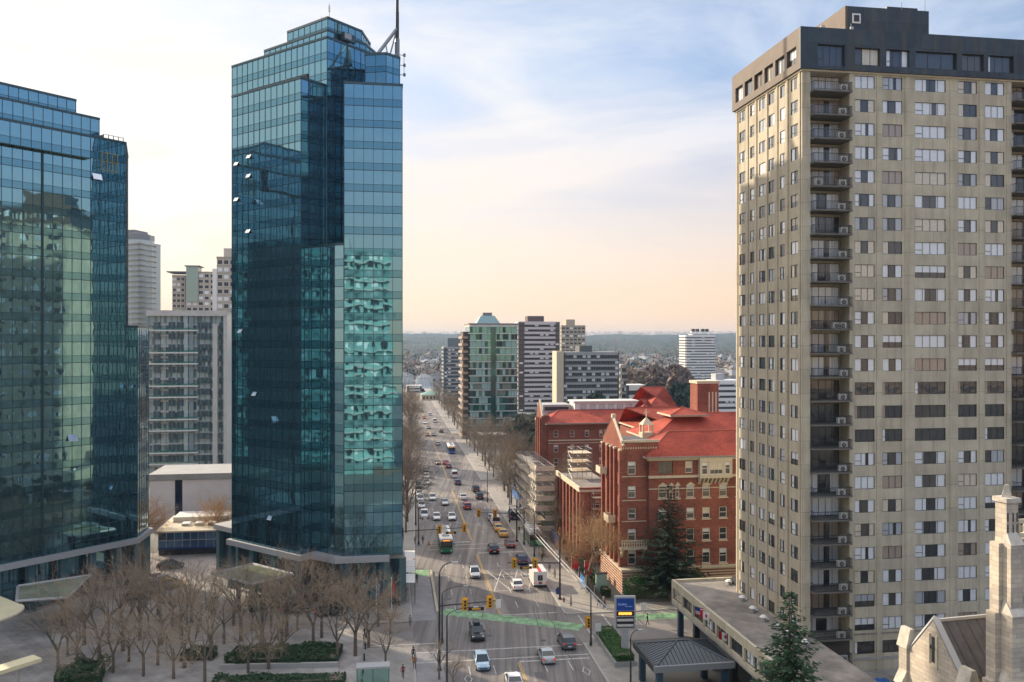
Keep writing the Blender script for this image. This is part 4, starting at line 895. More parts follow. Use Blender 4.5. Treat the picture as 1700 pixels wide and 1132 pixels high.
# crossing tower at the right edge
tx, ty = 8.6, -6.5
def tw_(px, d):
    q = (TR(cx0, cy0, 0, CA).inverted() @ P(px, d)); return q.x, q.y
ax, ay = tw_(1672, 66)
b = MB(); b.box(ax, ax+9, ay, ay+1.2, 0, 26.4, M['stone']); b.box(ax+8, ax+16, ay+1.2, ay+9, 0, 24, M['stone']); b.build('tower', ch)
b = MB(); steps = [(0, 15.5, 1.5), (15.5, 20.8, 1.15), (20.8, 26.2, .8)]
for (z0, z1, s) in steps:
    b.box(ax-s*.55, ax+.75, ay-s, ay, z0, z1, M['stone']); b.box(ax-s, ax, ay, ay+.9, z0, z1, M['stone'])
    b.add([(ax-s*.6, ay-s-.1, z1), (ax+.8, ay-s-.1, z1), (ax+.8, ay, z1), (ax-s*.6, ay, z1), (ax-s*.35, ay-.1, z1+1.2), (ax+.6, ay-.1, z1+1.2)], [(0, 1, 5, 4), (1, 2, 5), (3, 0, 4), (2, 3, 4, 5)], ws_)
b.box(ax-.35, ax+.75, ay-.3, ay+.8, 26.2, 29.4, M['stone']); b.box(ax-.5, ax+.9, ay-.45, ay+.95, 29.4, 29.75, ws_)
b.tube((ax+.2, ay+.25, 29.75), (ax+.2, ay+.25, 30.7), .5, .18, ws_, 4)
for zz in (27.0, 27.9):
    for k in (-.25, .25, .62): b.box(ax+k-.03, ax+k+.06, ay-.34, ay-.3, zz, zz+.7, M['dark'])
for (z0, z1, s) in steps: b.box(ax-s*.6-.05, ax+.82, ay-s-.12, ay+.0, z0+.05 if z0 else 2, (z0 if z0 else 2)+.35, M['trim'])
b.build('corner_buttress', ch)
b = MB(); b.box(ax+.9, ax+9, ay-.25, ay+.3, 26.6, 26.9, M['trim']); b.box(ax+.9, ax+9, ay-.2, ay+.1, 27.7, 28.0, M['trim'])
for k in range(14):
    x = ax+1.0+k*.55; b.box(x, x+.12, ay-.15, ay+.05, 26.9, 27.7, M['trim']); b.tube((x+.33, ay-.05, 27.1), (x+.33, ay-.05, 27.5), .14, .14, M['trim'], 6)
b.build('parapet', ch)
b = MB(); n = 12; xm = ax+3.4; pts = [(xm+1.9*math.cos(math.pi*i/n), 20.4+2.6*math.sin(math.pi*i/n)) for i in range(n+1)]
b.add([(p[0], ay-.03, p[1]) for p in pts]+[(xm-1.9, ay-.03, 8), (xm+1.9, ay-.03, 8)], [tuple(range(n+3))], M['dark'])
for i in range(n): b.tube((pts[i][0], ay-.12, pts[i][1]), (pts[i+1][0], ay-.12, pts[i+1][1]), .25, .25, M['trim'], 5)
for x in (xm-1.9, xm+1.9): b.box(x-.25, x+.25, ay-.3, ay, 8, 20.4, M['trim'])
for x in (xm-.65, xm+.65): b.box(x-.1, x+.1, ay-.15, ay-.04, 8, 22.2, M['trim'])
b.build('belfry_window', ch)
b = MB(); b.box(ax+.8, ax+9, ay-.15, ay, 24.6, 24.9, M['trim']); b.build('string_course', ch)

# ------------------------------------------------------------------ mid-distance and far buildings
FWM = {}
def far_win(b, w_, h_, dk, T=None):
    b.box(0, w_, 0, .06, 0, h_, M['roomd'] if dk else M['curt'], T); b.box(-.06, w_+.06, -.03, .0, h_, h_+.08, M['lgrey'], T); b.box(w_/2-.04, w_/2+.04, -.02, 0, 0, h_, M['lgrey'], T); return b
def slab_tower(name, label, pxl, pxr, d, ytop, style, floors=None, depth=16, rz=GA, pent=None, cat='building', ncol=6, ybase=None, edge=None):
    a = P(pxl, d); width = (pxr-pxl)*d/F/math.cos(rz)*.985; top = ZH(ytop, d); z0 = ZH(ybase, d) if ybase else 0
    th = thing(name, label, cat, a, rz); nf = floors or int(top/2.9); fh = top/nf
    S = dict(green=(mat('green_curtain_glass', (.16, .34, .33), .1, .6), M['offwhite'], .18), brown=(mat('brown_wall2', (.12, .09, .08), .8), mat('pinkish_white', (.62, .56, .55), .8), .42),
             beige=(mat('beige_wall', (.44, .39, .3), .9), mat('beige_wall', (.44, .39, .3), .9), .3), grey=(mat('dark_grey_wall', (.1, .11, .11), .7), M['concg'], .3),
             white=(mat('dark_glazing', (.05, .06, .07), .3), M['white'], .5), pale=(mat('pale_teal_glass', (.48, .55, .54), .3, .1), M['offwhite'], .3), blue=(mat('blue_grey_glass', (.12, .18, .24), .15, .4), M['concg'], .3), pink=(mat('pinkish_concrete', (.56, .51, .46), .9), M['conc2'], .25))  # white style: plain dark glazing behind the white bands
    wall, band, bh = S[style]
    b = MB(); b.box(0, width, 0, depth, 0, top, wall); b.build('walls', th)
    b = MB(); b.box(-.15, width+.15, -.15, depth+.15, top, top+.5, band); b.build('roof', th)
    if pent:
        b = MB(); x0 = (pent[0]-pxl)*d/F; x1 = (pent[1]-pxl)*d/F; b.box(x0, x1, 4, depth-3, top+.5, ZH(pent[2], d), wall if style != 'white' else M['lgrey']); b.build('penthouse', th)
    wl = []
    for k in range(nf):
        z = k*fh
        if z+fh < z0: continue
        b = MB()
        if style in ('green', 'pale'):
            b.box(-.25, width+.25, -.5, 0, z+fh-.28, z+fh, band); b.box(-.3, 0, 0, depth, z+fh-.28, z+fh, band)
            b.box(width*.44, width*.5, -.52, -.3, z, z+fh-.28, wall)
            for i in range(ncol*2+1): x = width*i/(ncol*2); b.box(x-.05, x+.05, -.1, 0, z, z+fh-.28, M['mull'])
            rr = random.Random(k*13+int(pxl)); pm_ = (M['roomd'], mat('pale_blind', (.3, .45, .42), .6), mat('deep_teal', (.03, .1, .1), .15, .3)) if style == 'green' else (mat('slate_glass2', (.16, .23, .26), .15, .3), mat('pale_blind2', (.5, .56, .55), .6), mat('teal_glass2', (.24, .33, .34), .15, .3))
            for i in range(ncol*4):
                x = width*i/(ncol*4); q = rr.random()
                if q < .62: b.box(x+.08, x+width/(ncol*4)-.05, -.07, 0, z+.25, z+fh-.5, pm_[0 if q < .14 else 1 if q < .38 else 2])
        elif style in ('brown', 'white', 'grey', 'blue'):
            e = edge if edge is not None else .14; b.box(width*e, width*(1-e*.8), -.7, 0, z+fh*(1-bh)-.2, z+fh, band); b.box(-.35, 0, 1, depth-1, z+fh*(1-bh)-.1, z+fh, band)
        else:
            b.box(-.1, width+.1, -.1, 0, z+fh-.35, z+fh, band); b.box(-.1, 0, 0, depth, z+fh-.35, z+fh, band)
        b.build('floor_band', th)
        if style not in ('green', 'pale'):
            r = random.Random(k*7+int(pxl)); h_ = fh*(1-bh)-.72
            for i in range(ncol): wl.append((width*(i+.18)/ncol, -.06, z+.5, 0, width*.64/ncol, h_, r.random() < .72))
            nl = max(2, int(depth/5))
            for i in range(nl): wl.append((-.06, depth*(i+.75)/nl, z+.5, R(-90), depth*.5/nl, h_, True))
    wl.sort(key=lambda q: -q[2]); rest = MB()
    for j, (x, y, z, a_, w_, h_, dk) in enumerate(wl):
        if j < 98:
            key = (round(w_, 3), round(h_, 3), dk)
            if key not in FWM: o = far_win(MB(), w_, h_, dk).build('window'); FWM[key] = o.data; bpy.data.objects.remove(o)
            o = bpy.data.objects.new('window', FWM[key]); COL.objects.link(o); o.parent = th; o.location = (x, y, z); o.rotation_euler = (0, 0, a_)
        else: far_win(rest, w_, h_, dk, TR(x, y, z, a_))
    if rest.v: rest.build('window', th, kind='stuff')
    return th
g = slab_tower('apartment_tower', 'teal green glass apartment tower with domed top on the right side of the far avenue', 780, 860, 360, 541, 'green', 16, 20, ncol=4)
b = MB(); wd = 80*360/F; b.add([(3, 3, 49), (14, 3, 49), (14, 15, 49), (3, 15, 49), (5.5, 6, 53), (11.5, 6, 53), (11.5, 12, 53), (5.5, 12, 53)], [(0, 1, 5, 4), (1, 2, 6, 5), (2, 3, 7, 6), (3, 0, 4, 7), (4, 5, 6, 7)], mat('verdigris_glass', (.25, .38, .38), .3, .3)); b.box(6.5, 10.5, 7, 11, 53, 54.4, M['grey']); b.box(-.4, wd+.2, -.3, 20, 49, 49.6, mat('terrace', (.3, .25, .22), .9)); b.build('domed_crown', g)
b = MB()
for k in range(15): b.box(-3.2, -.4, 2, 18, k*3.05+.3, k*3.05+1.3, mat('tan_balcony', (.42, .33, .26), .9))
b.box(-2.6, -.3, 3, 17, 0, 46, mat('brown_wall2', (.12, .09, .08), .8)); b.build('side_balconies', g)
b = MB(); b.box(wd*.44, wd*.54, -.65, -.5, 0, 48, mat('dark_green_glass', (.05, .12, .11), .1, .5)); b.build('recess', g)
slab_tower('apartment_tower', 'brown apartment tower with pale pink balcony bands, second tower right of the avenue', 861, 931, 500, 535, 'brown', 19, 16, pent=(878, 906, 524), ncol=8)
slab_tower('apartment_tower', 'beige apartment tower with small windows just behind the brown banded tower', 932, 973, 620, 541, 'beige', 19, 16, pent=(942, 957, 530), ncol=6)
slab_tower('apartment_block', 'grey gridded apartment block with cream left corner beyond the hospital roofs', 935, 1031, 400, 586, 'grey', 13, 16, pent=(966, 988, 574), ncol=12, edge=.04)
cb_ = tag(MB().box(0, 3.4, 0, 10, 0, 37.2, mat('cream_wall', (.62, .52, .38), .9)).build('stair_tower', loc=P(924, 399), rz=GA), 'narrow cream stair tower joined to the left end of the grey apartment block', 'tower')
slab_tower('apartment_tower', 'dark apartment tower with stepped balconies nearest the far end of the avenue', 737, 768, 560, 577, 'blue', 15, 18, pent=(744, 766, 561), ncol=5)
fw = slab_tower('apartment_tower', 'white striped round topped tower standing alone near the beige tower on the skyline', 1139, 1190, 760, 557, 'white', 19, 18, pent=(1153, 1170, 554), ncol=6, edge=.0)
b = MB()
for x in (7, 11, 16, 20): b.box(x, x+2.6, 3, 6, 50.5, 53, M['dark'])
b.box(6.5, 24, 2.8, 7, 49.8, 50.5, M['white']); b.build('crown_frame', fw)
slab_tower('office_block', 'low white banded office block partly behind the brick chimney tower', 1188, 1236, 480, 633, 'white', 6, 14, pent=(1193, 1208, 621), ncol=6, edge=0)
slab_tower('apartment_block', 'small grey balcony block right of the gridded apartment block', 1032, 1040, 425, 607, 'grey', 9, 14, ncol=2)
rq_ = random.Random(19)
for i in range(16):
    d_ = rq_.uniform(470, 1150); xp = rq_.uniform(1045, 1215); hh = rq_.uniform(6, 15); wd_ = rq_.uniform(10, 24)
    if 1125 < xp < 1192 and d_ < 760: xp -= 75
    q = P(xp, d_); lb_ = thing('low_block', f'low block, {ORD[i]} in depth among trees around the lone white tower', 'building', q, GA, 'low blocks around the white tower')
    b = MB(); wm_ = mat('block_wall%d' % (i % 4), ((.55, .53, .5), (.42, .39, .36), (.36, .26, .2), (.66, .65, .63))[i % 4], .9); b.box(0, wd_, 0, 12, 0, hh, wm_)
    for k in range(int(hh/3)): b.box(.8, wd_-.8, -.05, 0, k*3+1, k*3+2.3, M['roomd'])
    b.build('wall', lb_); b = MB(); b.box(-.3, wd_+.3, -.3, 12.3, hh, hh+.5, M['lgrey']); b.box(2, 5, 3, 6, hh+.5, hh+2.2, M['grey']); b.build('roof', lb_)
# left group between the glass towers
cd = slab_tower('condominium', 'grey green condominium block with white balcony slabs between the two glass towers', 248, 372, 225, 520, 'pale', 17, 18, ybase=800, ncol=7)
b = MB(); wdt = 124*225/F
for (x0, x1, k0, s) in ((.2, 12.6, 0, 3), (.2, 12.6, 1, 3)):
    for k in range(k0, 13, s): b.box(x0-.3, x1, -1.5, -.5, 9+k*2.97, 9.35+k*2.97, M['white']); b.box(x0-.3, x1, -1.5, -1.4, 9.35+k*2.97, 9.9+k*2.97, M['paneg'])
b.build('balcony_slabs', cd)
b = MB(); b.box(16.4, 17.6, -1.2, -.3, 8, 46.5, M['offwhite']); b.box(wdt-.8, wdt+.1, -.9, -.3, 8, 50, M['offwhite']); b.box(-.6, wdt+.1, -1.0, -.3, 48.7, 50.2, M['offwhite']); b.box(-.5, .2, -.7, -.3, 8, 48.6, mat('blue_grey_fin', (.25, .33, .36), .6)); b.box(10.2, 11.4, -.7, -.52, 8, 48.6, MATS['blue_grey_fin']); b.build('white_frame', cd)
me = MB(); me.box(0, 1.7, 0, .05, 0, 1.6, mat('slate_glass', (.1, .15, .18), .12, .3)); me.box(.82, .88, -.03, 0, 0, 1.6, M['lgrey']); me.box(-.05, 1.75, -.04, 0, 1.6, 1.68, M['lgrey']); me = me.build('window'); md = me.data; bpy.data.objects.remove(me)
for k in range(13):
    for x in (1.2, 5.0, 7.2, 12.4, 14.3, 18): o = bpy.data.objects.new('window', md); COL.objects.link(o); o.parent = cd; o.location = (x, -.56, 9.8+k*2.97)
ct = slab_tower('apartment_tower', 'tall pale glass tower with projecting balconies behind the left glass tower', 180, 236, 460, 402, 'pale', 34, 20, rz=R(-10), ybase=540, ncol=4)
b = MB(); wq = 58*460/F
for k in range(12, 34): b.box(wq-4, wq+1.6, -1.8, 2.5, 2.87*k-.2, 2.87*k, M['grey'])

n = 14; cxq, cyq, rq = wq-5.5, 6.5, 8.2; circ = lambda r_: [(cxq+r_*math.cos(2*math.pi*i/n), cyq+r_*math.sin(2*math.pi*i/n)) for i in range(n)]
b.prism(circ(rq), 0, 97, mat('pale_teal_glass', (.48, .55, .54), .3, .1)); b.prism(circ(rq-2), 97, 100.5, M['grey'])
for k in range(12, 34): b.prism(circ(rq+1.3), 2.87*k-.55, 2.87*k-.25, M['lgrey'])
b.box(0, wq-3, 2, 18, 98, 101, M['lgrey']); b.box(1, wq-6, 4, 16, 101, 103, M['grey']); b.build('balcony_fins', ct)
a_ = slab_tower('apartment_tower', 'brown and pale tower with overhanging roof seen between the glass towers, left half', 286, 306, 440, 458, 'pink', 27, 16, ybase=540, ncol=3)
b = MB(); b.box(-2.5, 9, -2, 14, 77.8, 78.3, M['grey']); b.build('roof_overhang', a_)
a_ = slab_tower('apartment_tower', 'pale tower with flat green glass crown seen between the glass towers, right half', 309, 356, 430, 452, 'pink', 27, 16, ybase=540, ncol=5)
b = MB(); b.box(.2, 6, -1, 8, 62, 80, mat('pale_green_glass', (.3, .4, .36), .3, .3)); b.box(-.5, 7, -1.6, 9, 80, 80.5, M['grey']); b.box(13, 16, -.8, 8, 40, 79, M['white']); b.build('glass_crown', a_)
slab_tower('apartment_tower', 'slim beige tower mostly hidden behind the right edge of the left glass tower', 150, 189, 300, 312, 'beige', 34, 14, rz=R(8), ybase=560, ncol=4)
slab_tower('apartment_tower', 'pinkish grey tower peeping out beside the left edge of the centre glass tower', 360, 400, 330, 428, 'pink', 26, 14, pent=(368, 395, 410), ybase=560, ncol=4)
# white panelled podium and glass pavilion behind the driveway
a = P(249, 186); pd = thing('panelled_podium', 'windowless podium of large pale panels below the condominium', 'building', a, GA)
b = MB(); b.box(0, 18, 0, 13.8, 0, 12.4, M['roomd']); b.build('core', pd)
b = MB(); pm = mat('pale_panel', (.78, .73, .72), .6, var=.06, vscale=.3); b.box(0, 5.3, -.35, 0, 0, 11.2, pm); b.box(6.9, 18, -.35, 0, 0, 11.2, pm); b.build('wall_panel', pd)
b = MB(); b.box(5.3, 6.9, -.1, 0, 0, 11.6, mat('navy_glass', (.02, .05, .1), .1, .5)); b.build('glass_slot', pd)
b = MB(); b.box(-.2, 18.2, -.6, 14, 11.3, 12.6, M['concg']); b.build('cornice', pd)
a = P(262, 164); pv = thing('glass_pavilion', 'low pavilion with blue glazing and flat roof at the back of the driveway', 'pavilion', a, GA)
b = MB(); b.box(0, 13.5, .3, 14, 1.6, 4.6, mat('blue_glazing', (.05, .12, .25), .12, .4)); b.build('glazing', pv)
b = MB(); b.box(-.5, 14.5, -.5, 15, 4.7, 5.0, M['trim']); b.box(1, 12, 8, 14, 5.0, 6.0, M['offwhite']); b.build('roof', pv)
b = MB()
for x in (3.5, 6.0, 8.5): b.box(x, x+1.5, 4, 6, 5.0, 5.5, M['white']); b.box(x+.2, x+1.3, 3.98, 4, 5.1, 5.4, M['paneg'])
b.build('skylight', pv)
b = MB()
for k in range(10): b.box(k*1.48, k*1.48+.12, .15, .3, 1.6, 4.6, M['lgrey'])
b.box(0, 13.5, .2, .3, 3.0, 3.15, M['lgrey']); b.box(0, 13.5, .0, .3, 1.4, 1.6, M['navy']); b.build('mullions', pv)
b = MB(); b.box(0, 13.5, .6, 13, 0, 1.4, M['roomd']); b.build('plinth', pv)
# petrol station canopy beyond the tree avenue
a = P(798, 330); gs = thing('station_canopy', 'long white flat canopy with a red edge stripe beyond the roadside trees', 'canopy', a, GA)
b = MB(); b.box(0, 24, 0, 9, 4.6, 5.3, M['white']); b.build('roof', gs)
b = MB(); b.box(-.03, 24.03, -.06, 0, 4.65, 4.95, M['red']); b.build('stripe', gs)
for x in (3, 11, 19): b = MB(); b.box(x, x+.5, 4, 4.5, 0, 4.6, M['lgrey']); b.build('post', gs)
a = P(700, 598); gh = thing('copper_roof_hall', 'low cream hall with pale green copper roof at the far end of the avenue', 'building', a, GA)
b = MB(); b.box(0, 13, 0, 12, 0, 3.4, mat('cream_wall', (.62, .52, .38), .9)); b.build('wall', gh)
b = MB(); hip(b, -.5, 13.5, -.5, 12.5, 3.7, 6.4, mat('copper_green', (.25, .42, .34), .7)); b.build('roof', gh)
b = MB()
for k in range(5): b.box(1+k*2.5, 2.2+k*2.5, -.05, 0, .8, 2.6, M['roomd'])
b.build('window_row', gh)
# low buildings left of the avenue, hidden parts included
for (xa, xb, d, yt, st, lab) in ((676, 700, 690, 641, 'white', 'low white building at the left end of the far avenue'), (1040, 1072, 560, 640, 'white', 'white low block with roof sheds beyond the hospital attic')):
    slab_tower('low_building', lab, xa, xb, d, yt, st, 2, 12, ncol=4)
# the building the photograph is taken from, seen mirrored in the glass towers
bt = thing('residential_tower', 'pale teal glazed residential tower mirrored in the front of the centre glass tower', 'tower', (-15.5, -20, 0), GA)
b = MB(); b.box(-3, 22.5, 0, 15.2, 0, 71, mat('teal_wall', (.26, .46, .44), .5, var=.3, vscale=.25)); b.build('walls', bt)
b = MB()
for k in range(25): b.box(-3.1, 22.6, 15.2, 16.2 if k != 15 and k != 14 else 15.3, 2.4+k*2.8, 2.7+k*2.8, M['offwhite'])
b.build('balcony_bands', bt)
b = MB(); r = random.Random(9)
for k in range(24):
    for i in range(9): b.box(-2.4+i*2.7, -2.4+i*2.7+1.3, 15.2, 15.24, 3.4+k*2.8, 4.9+k*2.8, M['roomd'] if r.random() < .6 else M['curt'])
b.build('window_row', bt)
b = MB(); b.box(2, 9, 2, 10, 71, 75, M['lgrey']); b.build('penthouse', bt)
bt2 = thing('office_tower', 'dark office tower mirrored at the left of the teal tower in the centre glass tower', 'tower', (-48, -30, 0), GA)
b = MB(); b.box(0, 30, 0, 22, 0, 78, mat('dark_office_glass', (.05, .09, .11), .2, .3)); b.build('walls', bt2)
b = MB()
for k in range(22): b.box(-.1, 30.1, -.1, 22.1, 3+k*3.5, 3.8+k*3.5, M['dark'])
b.build('floor_band', bt2)
# ------------------------------------------------------------------ vegetation
def bare_tree(seed, h, spread, tw, nlev=5, dens=1.0, up=.55):
    """trunk and limbs in one mesh, the fine twigs of the crown in another"""
    r = random.Random(seed); tk = MB(); cr = MB(); fork = h*(.22+.1*r.random())
    def grow(p, d, L, rad, lev):
        n = 3 if lev < 2 else 2; pts = [p]; dd = d.copy()
        for i in range(n):
            dd = (dd+Vector((r.gauss(0, .12), r.gauss(0, .12), r.gauss(.03, .08)))).normalized(); pts.append(pts[-1]+dd*(L/n))
        for i in range(n):
            ra = rad*(1-.45*i/n); rb = rad*(1-.45*(i+1)/n)
            (tk if lev < 3 else cr).tube(pts[i], pts[i+1], ra, rb, M['bark'] if lev < 3 else tw, 5 if lev < 2 else 3, caps=False)
        if lev >= nlev: return
        k = [3, 4, 4, 4, 5, 4][lev] if lev else 4
        k = max(2, int(k*dens))
        for j in range(k):
            t = .35+.65*(j+1)/k if lev else .8+.2*j/k
            q = pts[min(n-1, int(t*n))].lerp(pts[min(n, int(t*n)+1)], (t*n) % 1) if t < 1 else pts[-1]
            a = r.random()*2*math.pi; side = dd.orthogonal().normalized(); side = Matrix.Rotation(a, 3, dd) @ side
            ang = (.5+.35*r.random())*spread; nd = (dd*math.cos(ang)+side*math.sin(ang)+Vector((0, 0, up*.35))).normalized()
            grow(q, nd, L*(.62+.2*r.random()), rad*.5, lev+1)
    tk.tube((0, 0, -.1), (0, 0, fork), h*.02+.03, h*.016+.02, M['bark'], 8, caps=False)
    L0 = (h-fork)*.42
    for j in range(4):
        a = j*math.pi/2+r.random(); d = Vector((math.cos(a)*.5*spread, math.sin(a)*.5*spread, 1)).normalized()
        grow(Vector((0, 0, fork-.1)), d, L0*(.85+.3*r.random()), h*.011+.015, 1)
    return tk, cr
def tree_proto(seed, h, spread, tw, **k):
    tk, cr = bare_tree(seed, h, spread, tw, **k); th = thing('bare_tree', 'x', 'tree'); tk.build('trunk', th); cr.build('crown', th); return th
protos = dict(
 plaza=[tree_proto(11, 7.6, 1.15, M['twig'], dens=.9, up=.4), tree_proto(12, 8.8, 1.0, M['twig'], dens=.9, up=.5), tree_proto(13, 6.4, 1.3, M['twig'], dens=1.0, up=.3), tree_proto(14, 8.2, .85, M['twig'], dens=.85, up=.6), tree_proto(15, 7.0, 1.2, mat('yellow_brown_twigs', (.42, .34, .23), .95), dens=.9, up=.45)],
 street=[tree_proto(21, 12, 1.25, M['twigg'], dens=1.15, up=.3), tree_proto(22, 13, 1.15, M['twigg'], dens=1.15, up=.35), tree_proto(23, 11, 1.3, M['twigg'], dens=1.15, up=.2)],
 orange=[tree_proto(31, 13, 1.25, M['twigo'], dens=1.35, up=.3)])
remember()
FIRST = {k: [False]*len(v) for k, v in protos.items()}
def plant(kind, i, loc, rz, label, scale=1.0, group=None):
    p = protos[kind][i % len(protos[kind])]; j = i % len(protos[kind])
    if not FIRST[kind][j]:
        FIRST[kind][j] = True; p.location = loc; p.rotation_euler = (0, 0, rz); p.scale = (scale,)*3; p['label'] = label
        if group: p['group'] = group
        return p
    return dup(p, loc, rz, label, scale, group)
r = random.Random(41)
# plaza: rows from back to front, positions read off as trunk feet
plz = [
 ('by the driveway below the left glass tower', [(232, 1030), (262, 1022), (286, 1040), (200, 1036), (246, 1046), (318, 1034)]),
 ('behind the clipped hedge in the plaza', [(300, 1062), (330, 1050), (372, 1070), (400, 1066), (418, 1048), (436, 1076), (468, 1074), (352, 1044), (388, 1040), (450, 1044), (494, 1046), (476, 1058), (520, 1068), (534, 1060)]),
 ('along the front of the clipped hedge', [(318, 1104), (350, 1098), (412, 1118), (446, 1112), (467, 1106), (560, 1098), (590, 1090), (612, 1076)]),
 ('in the left foreground of the plaza', [(112, 1090), (96, 1110), (128, 1108), (204, 1082), (306, 1110), (140, 1072), (165, 1096), (188, 1118), (214, 1100), (238, 1124), (262, 1106), (288, 1128), (150, 1128), (340, 1140), (232, 1064), (180, 1060), (268, 1072)]),
 ('before the lobby of the centre glass tower', [(500, 1022), (548, 1016), (574, 1020), (596, 1030), (628, 1040)])]
c = 0
for where, pts in plz:
    for i, (x, y) in enumerate(sorted(pts)):
        q = G(x, y); plant('plaza', c, (q.x, q.y, .1), r.random()*6.3, f'leafless tree, {ORD[i]} from the left {where}', 1.02+.38*r.random(), 'bare trees in the plaza'); c += 1
# street trees on both sides of the avenue
def rowtrees(kind, sx, ys, lab, grp, sc0=1.0):
    for i, y in enumerate(ys):
        sv = sx(y) if callable(sx) else sx; q = RP(sv+r.uniform(-.6, .6), y+r.uniform(-2, 2)); plant(kind, i+int(abs(sv)), (q.x, q.y, .1), r.random()*6.3, f'grey leafless tree, {ORD[i]} from the near end {lab}', sc0*(.8+.35*r.random())*(1.2 if y > 270 else 1), grp)
rowtrees('street', 4.2, [92, 104, 116, 128, 150, 162, 174, 186, 198, 212, 226, 240, 256, 276, 292, 310, 330, 350, 372, 400, 430, 460, 490], 'of the right kerb row', 'street trees on the right pavement')
rowtrees('street', 11, [84, 96, 108, 120, 131, 150, 162, 174, 188, 202, 218, 236, 256], 'of the inner right row', 'trees of the inner row', 1.1)
rowtrees('street', 19, [90, 104, 118, 130, 150, 166, 184], 'of the innermost right row', 'trees of the innermost row', 1.1)
rowtrees('street', lambda y: LE(y)-2.2, [78, 88, 98, 108, 118, 129, 150, 162, 174, 186, 198, 212, 226, 240, 254, 276, 292, 310, 330, 350, 372, 400, 430], 'of the left kerb row', 'street trees on the left pavement', 1.12)
rowtrees('street', lambda y: LE(y)-8.5, [150, 166, 182, 200, 220, 240, 280, 310], 'of the back row left of the avenue', 'trees of the left back row', 1.1)
q = G(976, 985); plant('orange', 0, (q.x, q.y, .1), 1, 'big spreading leafless tree with sunlit orange top before the brick gable', 1.12)
for (x, y, s, l) in ((902, 925, .62, 'small dark leafless tree on the right pavement behind the bus shelter'), (928, 900, .7, 'leafless tree between the scaffold and the big orange topped tree'), (955, 905, .75, 'leafless tree against the base of the middle brick wing')):
    q = G(x, y); plant('street', int(x), (q.x, q.y, .1), x, l, s)
for (x, y, s, l) in ((729, 1128, .8, 'leafless tree around the foot of the near street lamp mast on the left pavement'), (752, 1140, .66, 'leafless tree just right of the near street lamp mast at the bottom edge'), (640, 1110, .9, 'leafless tree at the left pavement edge near the bottom of the photo'), (648, 1052, .8, 'leafless tree beside the flagpoles at the plaza corner')):
    q = G(x, y); plant('plaza', int(x), (q.x, q.y, .1), x, l, s)
q = P(352, 172); plant('orange', 1, (q.x, q.y, 0), 2, 'leafless tree in front of the pale panelled podium', .85)
q = P(233, 165); plant('orange', 1, (q.x, q.y, 0), 3, 'leafless tree squeezed beside the lower corner of the left glass tower', .9)
# ---- evergreens
def conifer(name, label, loc, h, rad, m, seed, layers=26, droop=.3, bare=.06):
    r = random.Random(seed); th = thing(name, label, 'tree', loc); b = MB(); b.tube((0, 0, -.1), (0, 0, h*.98), h*.022, .03, M['bark'], 8); b.build('trunk', th)
    c = MB()
    for k in range(layers):
        t = k/(layers-1); z = h*(bare+(1-bare)*t)*.985; R_ = rad*(1-t)**.8*(.8+.35*r.random())+.12; nbr = max(4, int(11*(1-t)+4))
        for j in range(nbr):
            a = 2*math.pi*(j+r.random()*.8)/nbr; L = R_*(.65+.5*r.random()); d = Vector((math.cos(a), math.sin(a), -droop*(1-t*.9)+r.uniform(-.1, .15))); s = Vector((-math.sin(a), math.cos(a), 0)); p0 = Vector((0, 0, z))
            n = max(2, int(L/.33))
            for i in range(n):
                f = (i+.6)/n; c0 = p0+d*(L*f)+Vector((0, 0, L*.18*f*f)); w_ = .18+.34*(1-abs(f-.4))*min(1.2, L*.4)
                for q in range(5):
                    o = c0+Vector((r.gauss(0, .1), r.gauss(0, .1), r.gauss(-.05, .09))); dd = (d+s*r.uniform(-1.1, 1.1)+Vector((0, 0, r.uniform(-.35, .1)))).normalized(); ss = dd.cross(Vector((r.gauss(0, .4), r.gauss(0, .4), 1))).normalized()
                    l_ = .22+.26*r.random(); ww = .07+.08*r.random()
                    c.add([o-ss*ww*w_*2, o+dd*l_*.55+ss*ww*.9, o+dd*l_*1.3, o+dd*l_*.5-ss*ww*1.1], [(0, 1, 2, 3)], m)
    c.build('crown', th); return th
q = G(1110, 990); conifer('conifer', 'large dark cedar standing in front of the shaded brick hospital wall', (q.x, q.y-1.5, 0), 18.6, 6.6, M['leafd'], 5, layers=30, droop=.12, bare=.12)
q = P(1311, 78); conifer('conifer', 'bright green fir rising at the bottom edge in front of the hotel podium', (q.x, q.y, 0), ZH(979, 78), 5.0, M['leafg'], 8, layers=38, droop=.35, bare=.2)
# ---- hedges and shrubs: leafy volumes of many small leaves
def leafmass(b, x0, x1, y0, y1, h, m, r, n, top=.35, z0=0):
    for _ in range(n):
        u_, v_ = r.random(), r.random(); x = x0+(x1-x0)*u_; y = y0+(y1-y0)*v_; e = min(u_, 1-u_, v_, 1-v_)*4
        z = z0+h*(min(1, .55+e*.6))*(1-top*r.random()**2) if r.random() < .7 else z0+h*r.random()
        if r.random() < .3: z = z0+h*r.random()*.9; (x, y) = ((x0 if r.random() < .5 else x1), y) if r.random() < .5 else (x, (y0 if r.random() < .5 else y1))
        o = Vector((x, y, z)); d = Vector((r.gauss(0, 1), r.gauss(0, 1), r.gauss(.4, .6))).normalized(); s = d.orthogonal().normalized(); l_ = .12+.14*r.random()
        b.add([o-s*l_*.5, o+d*l_, o+s*l_*.5, o-d*l_*.5], [(0, 1, 2, 3)], m)
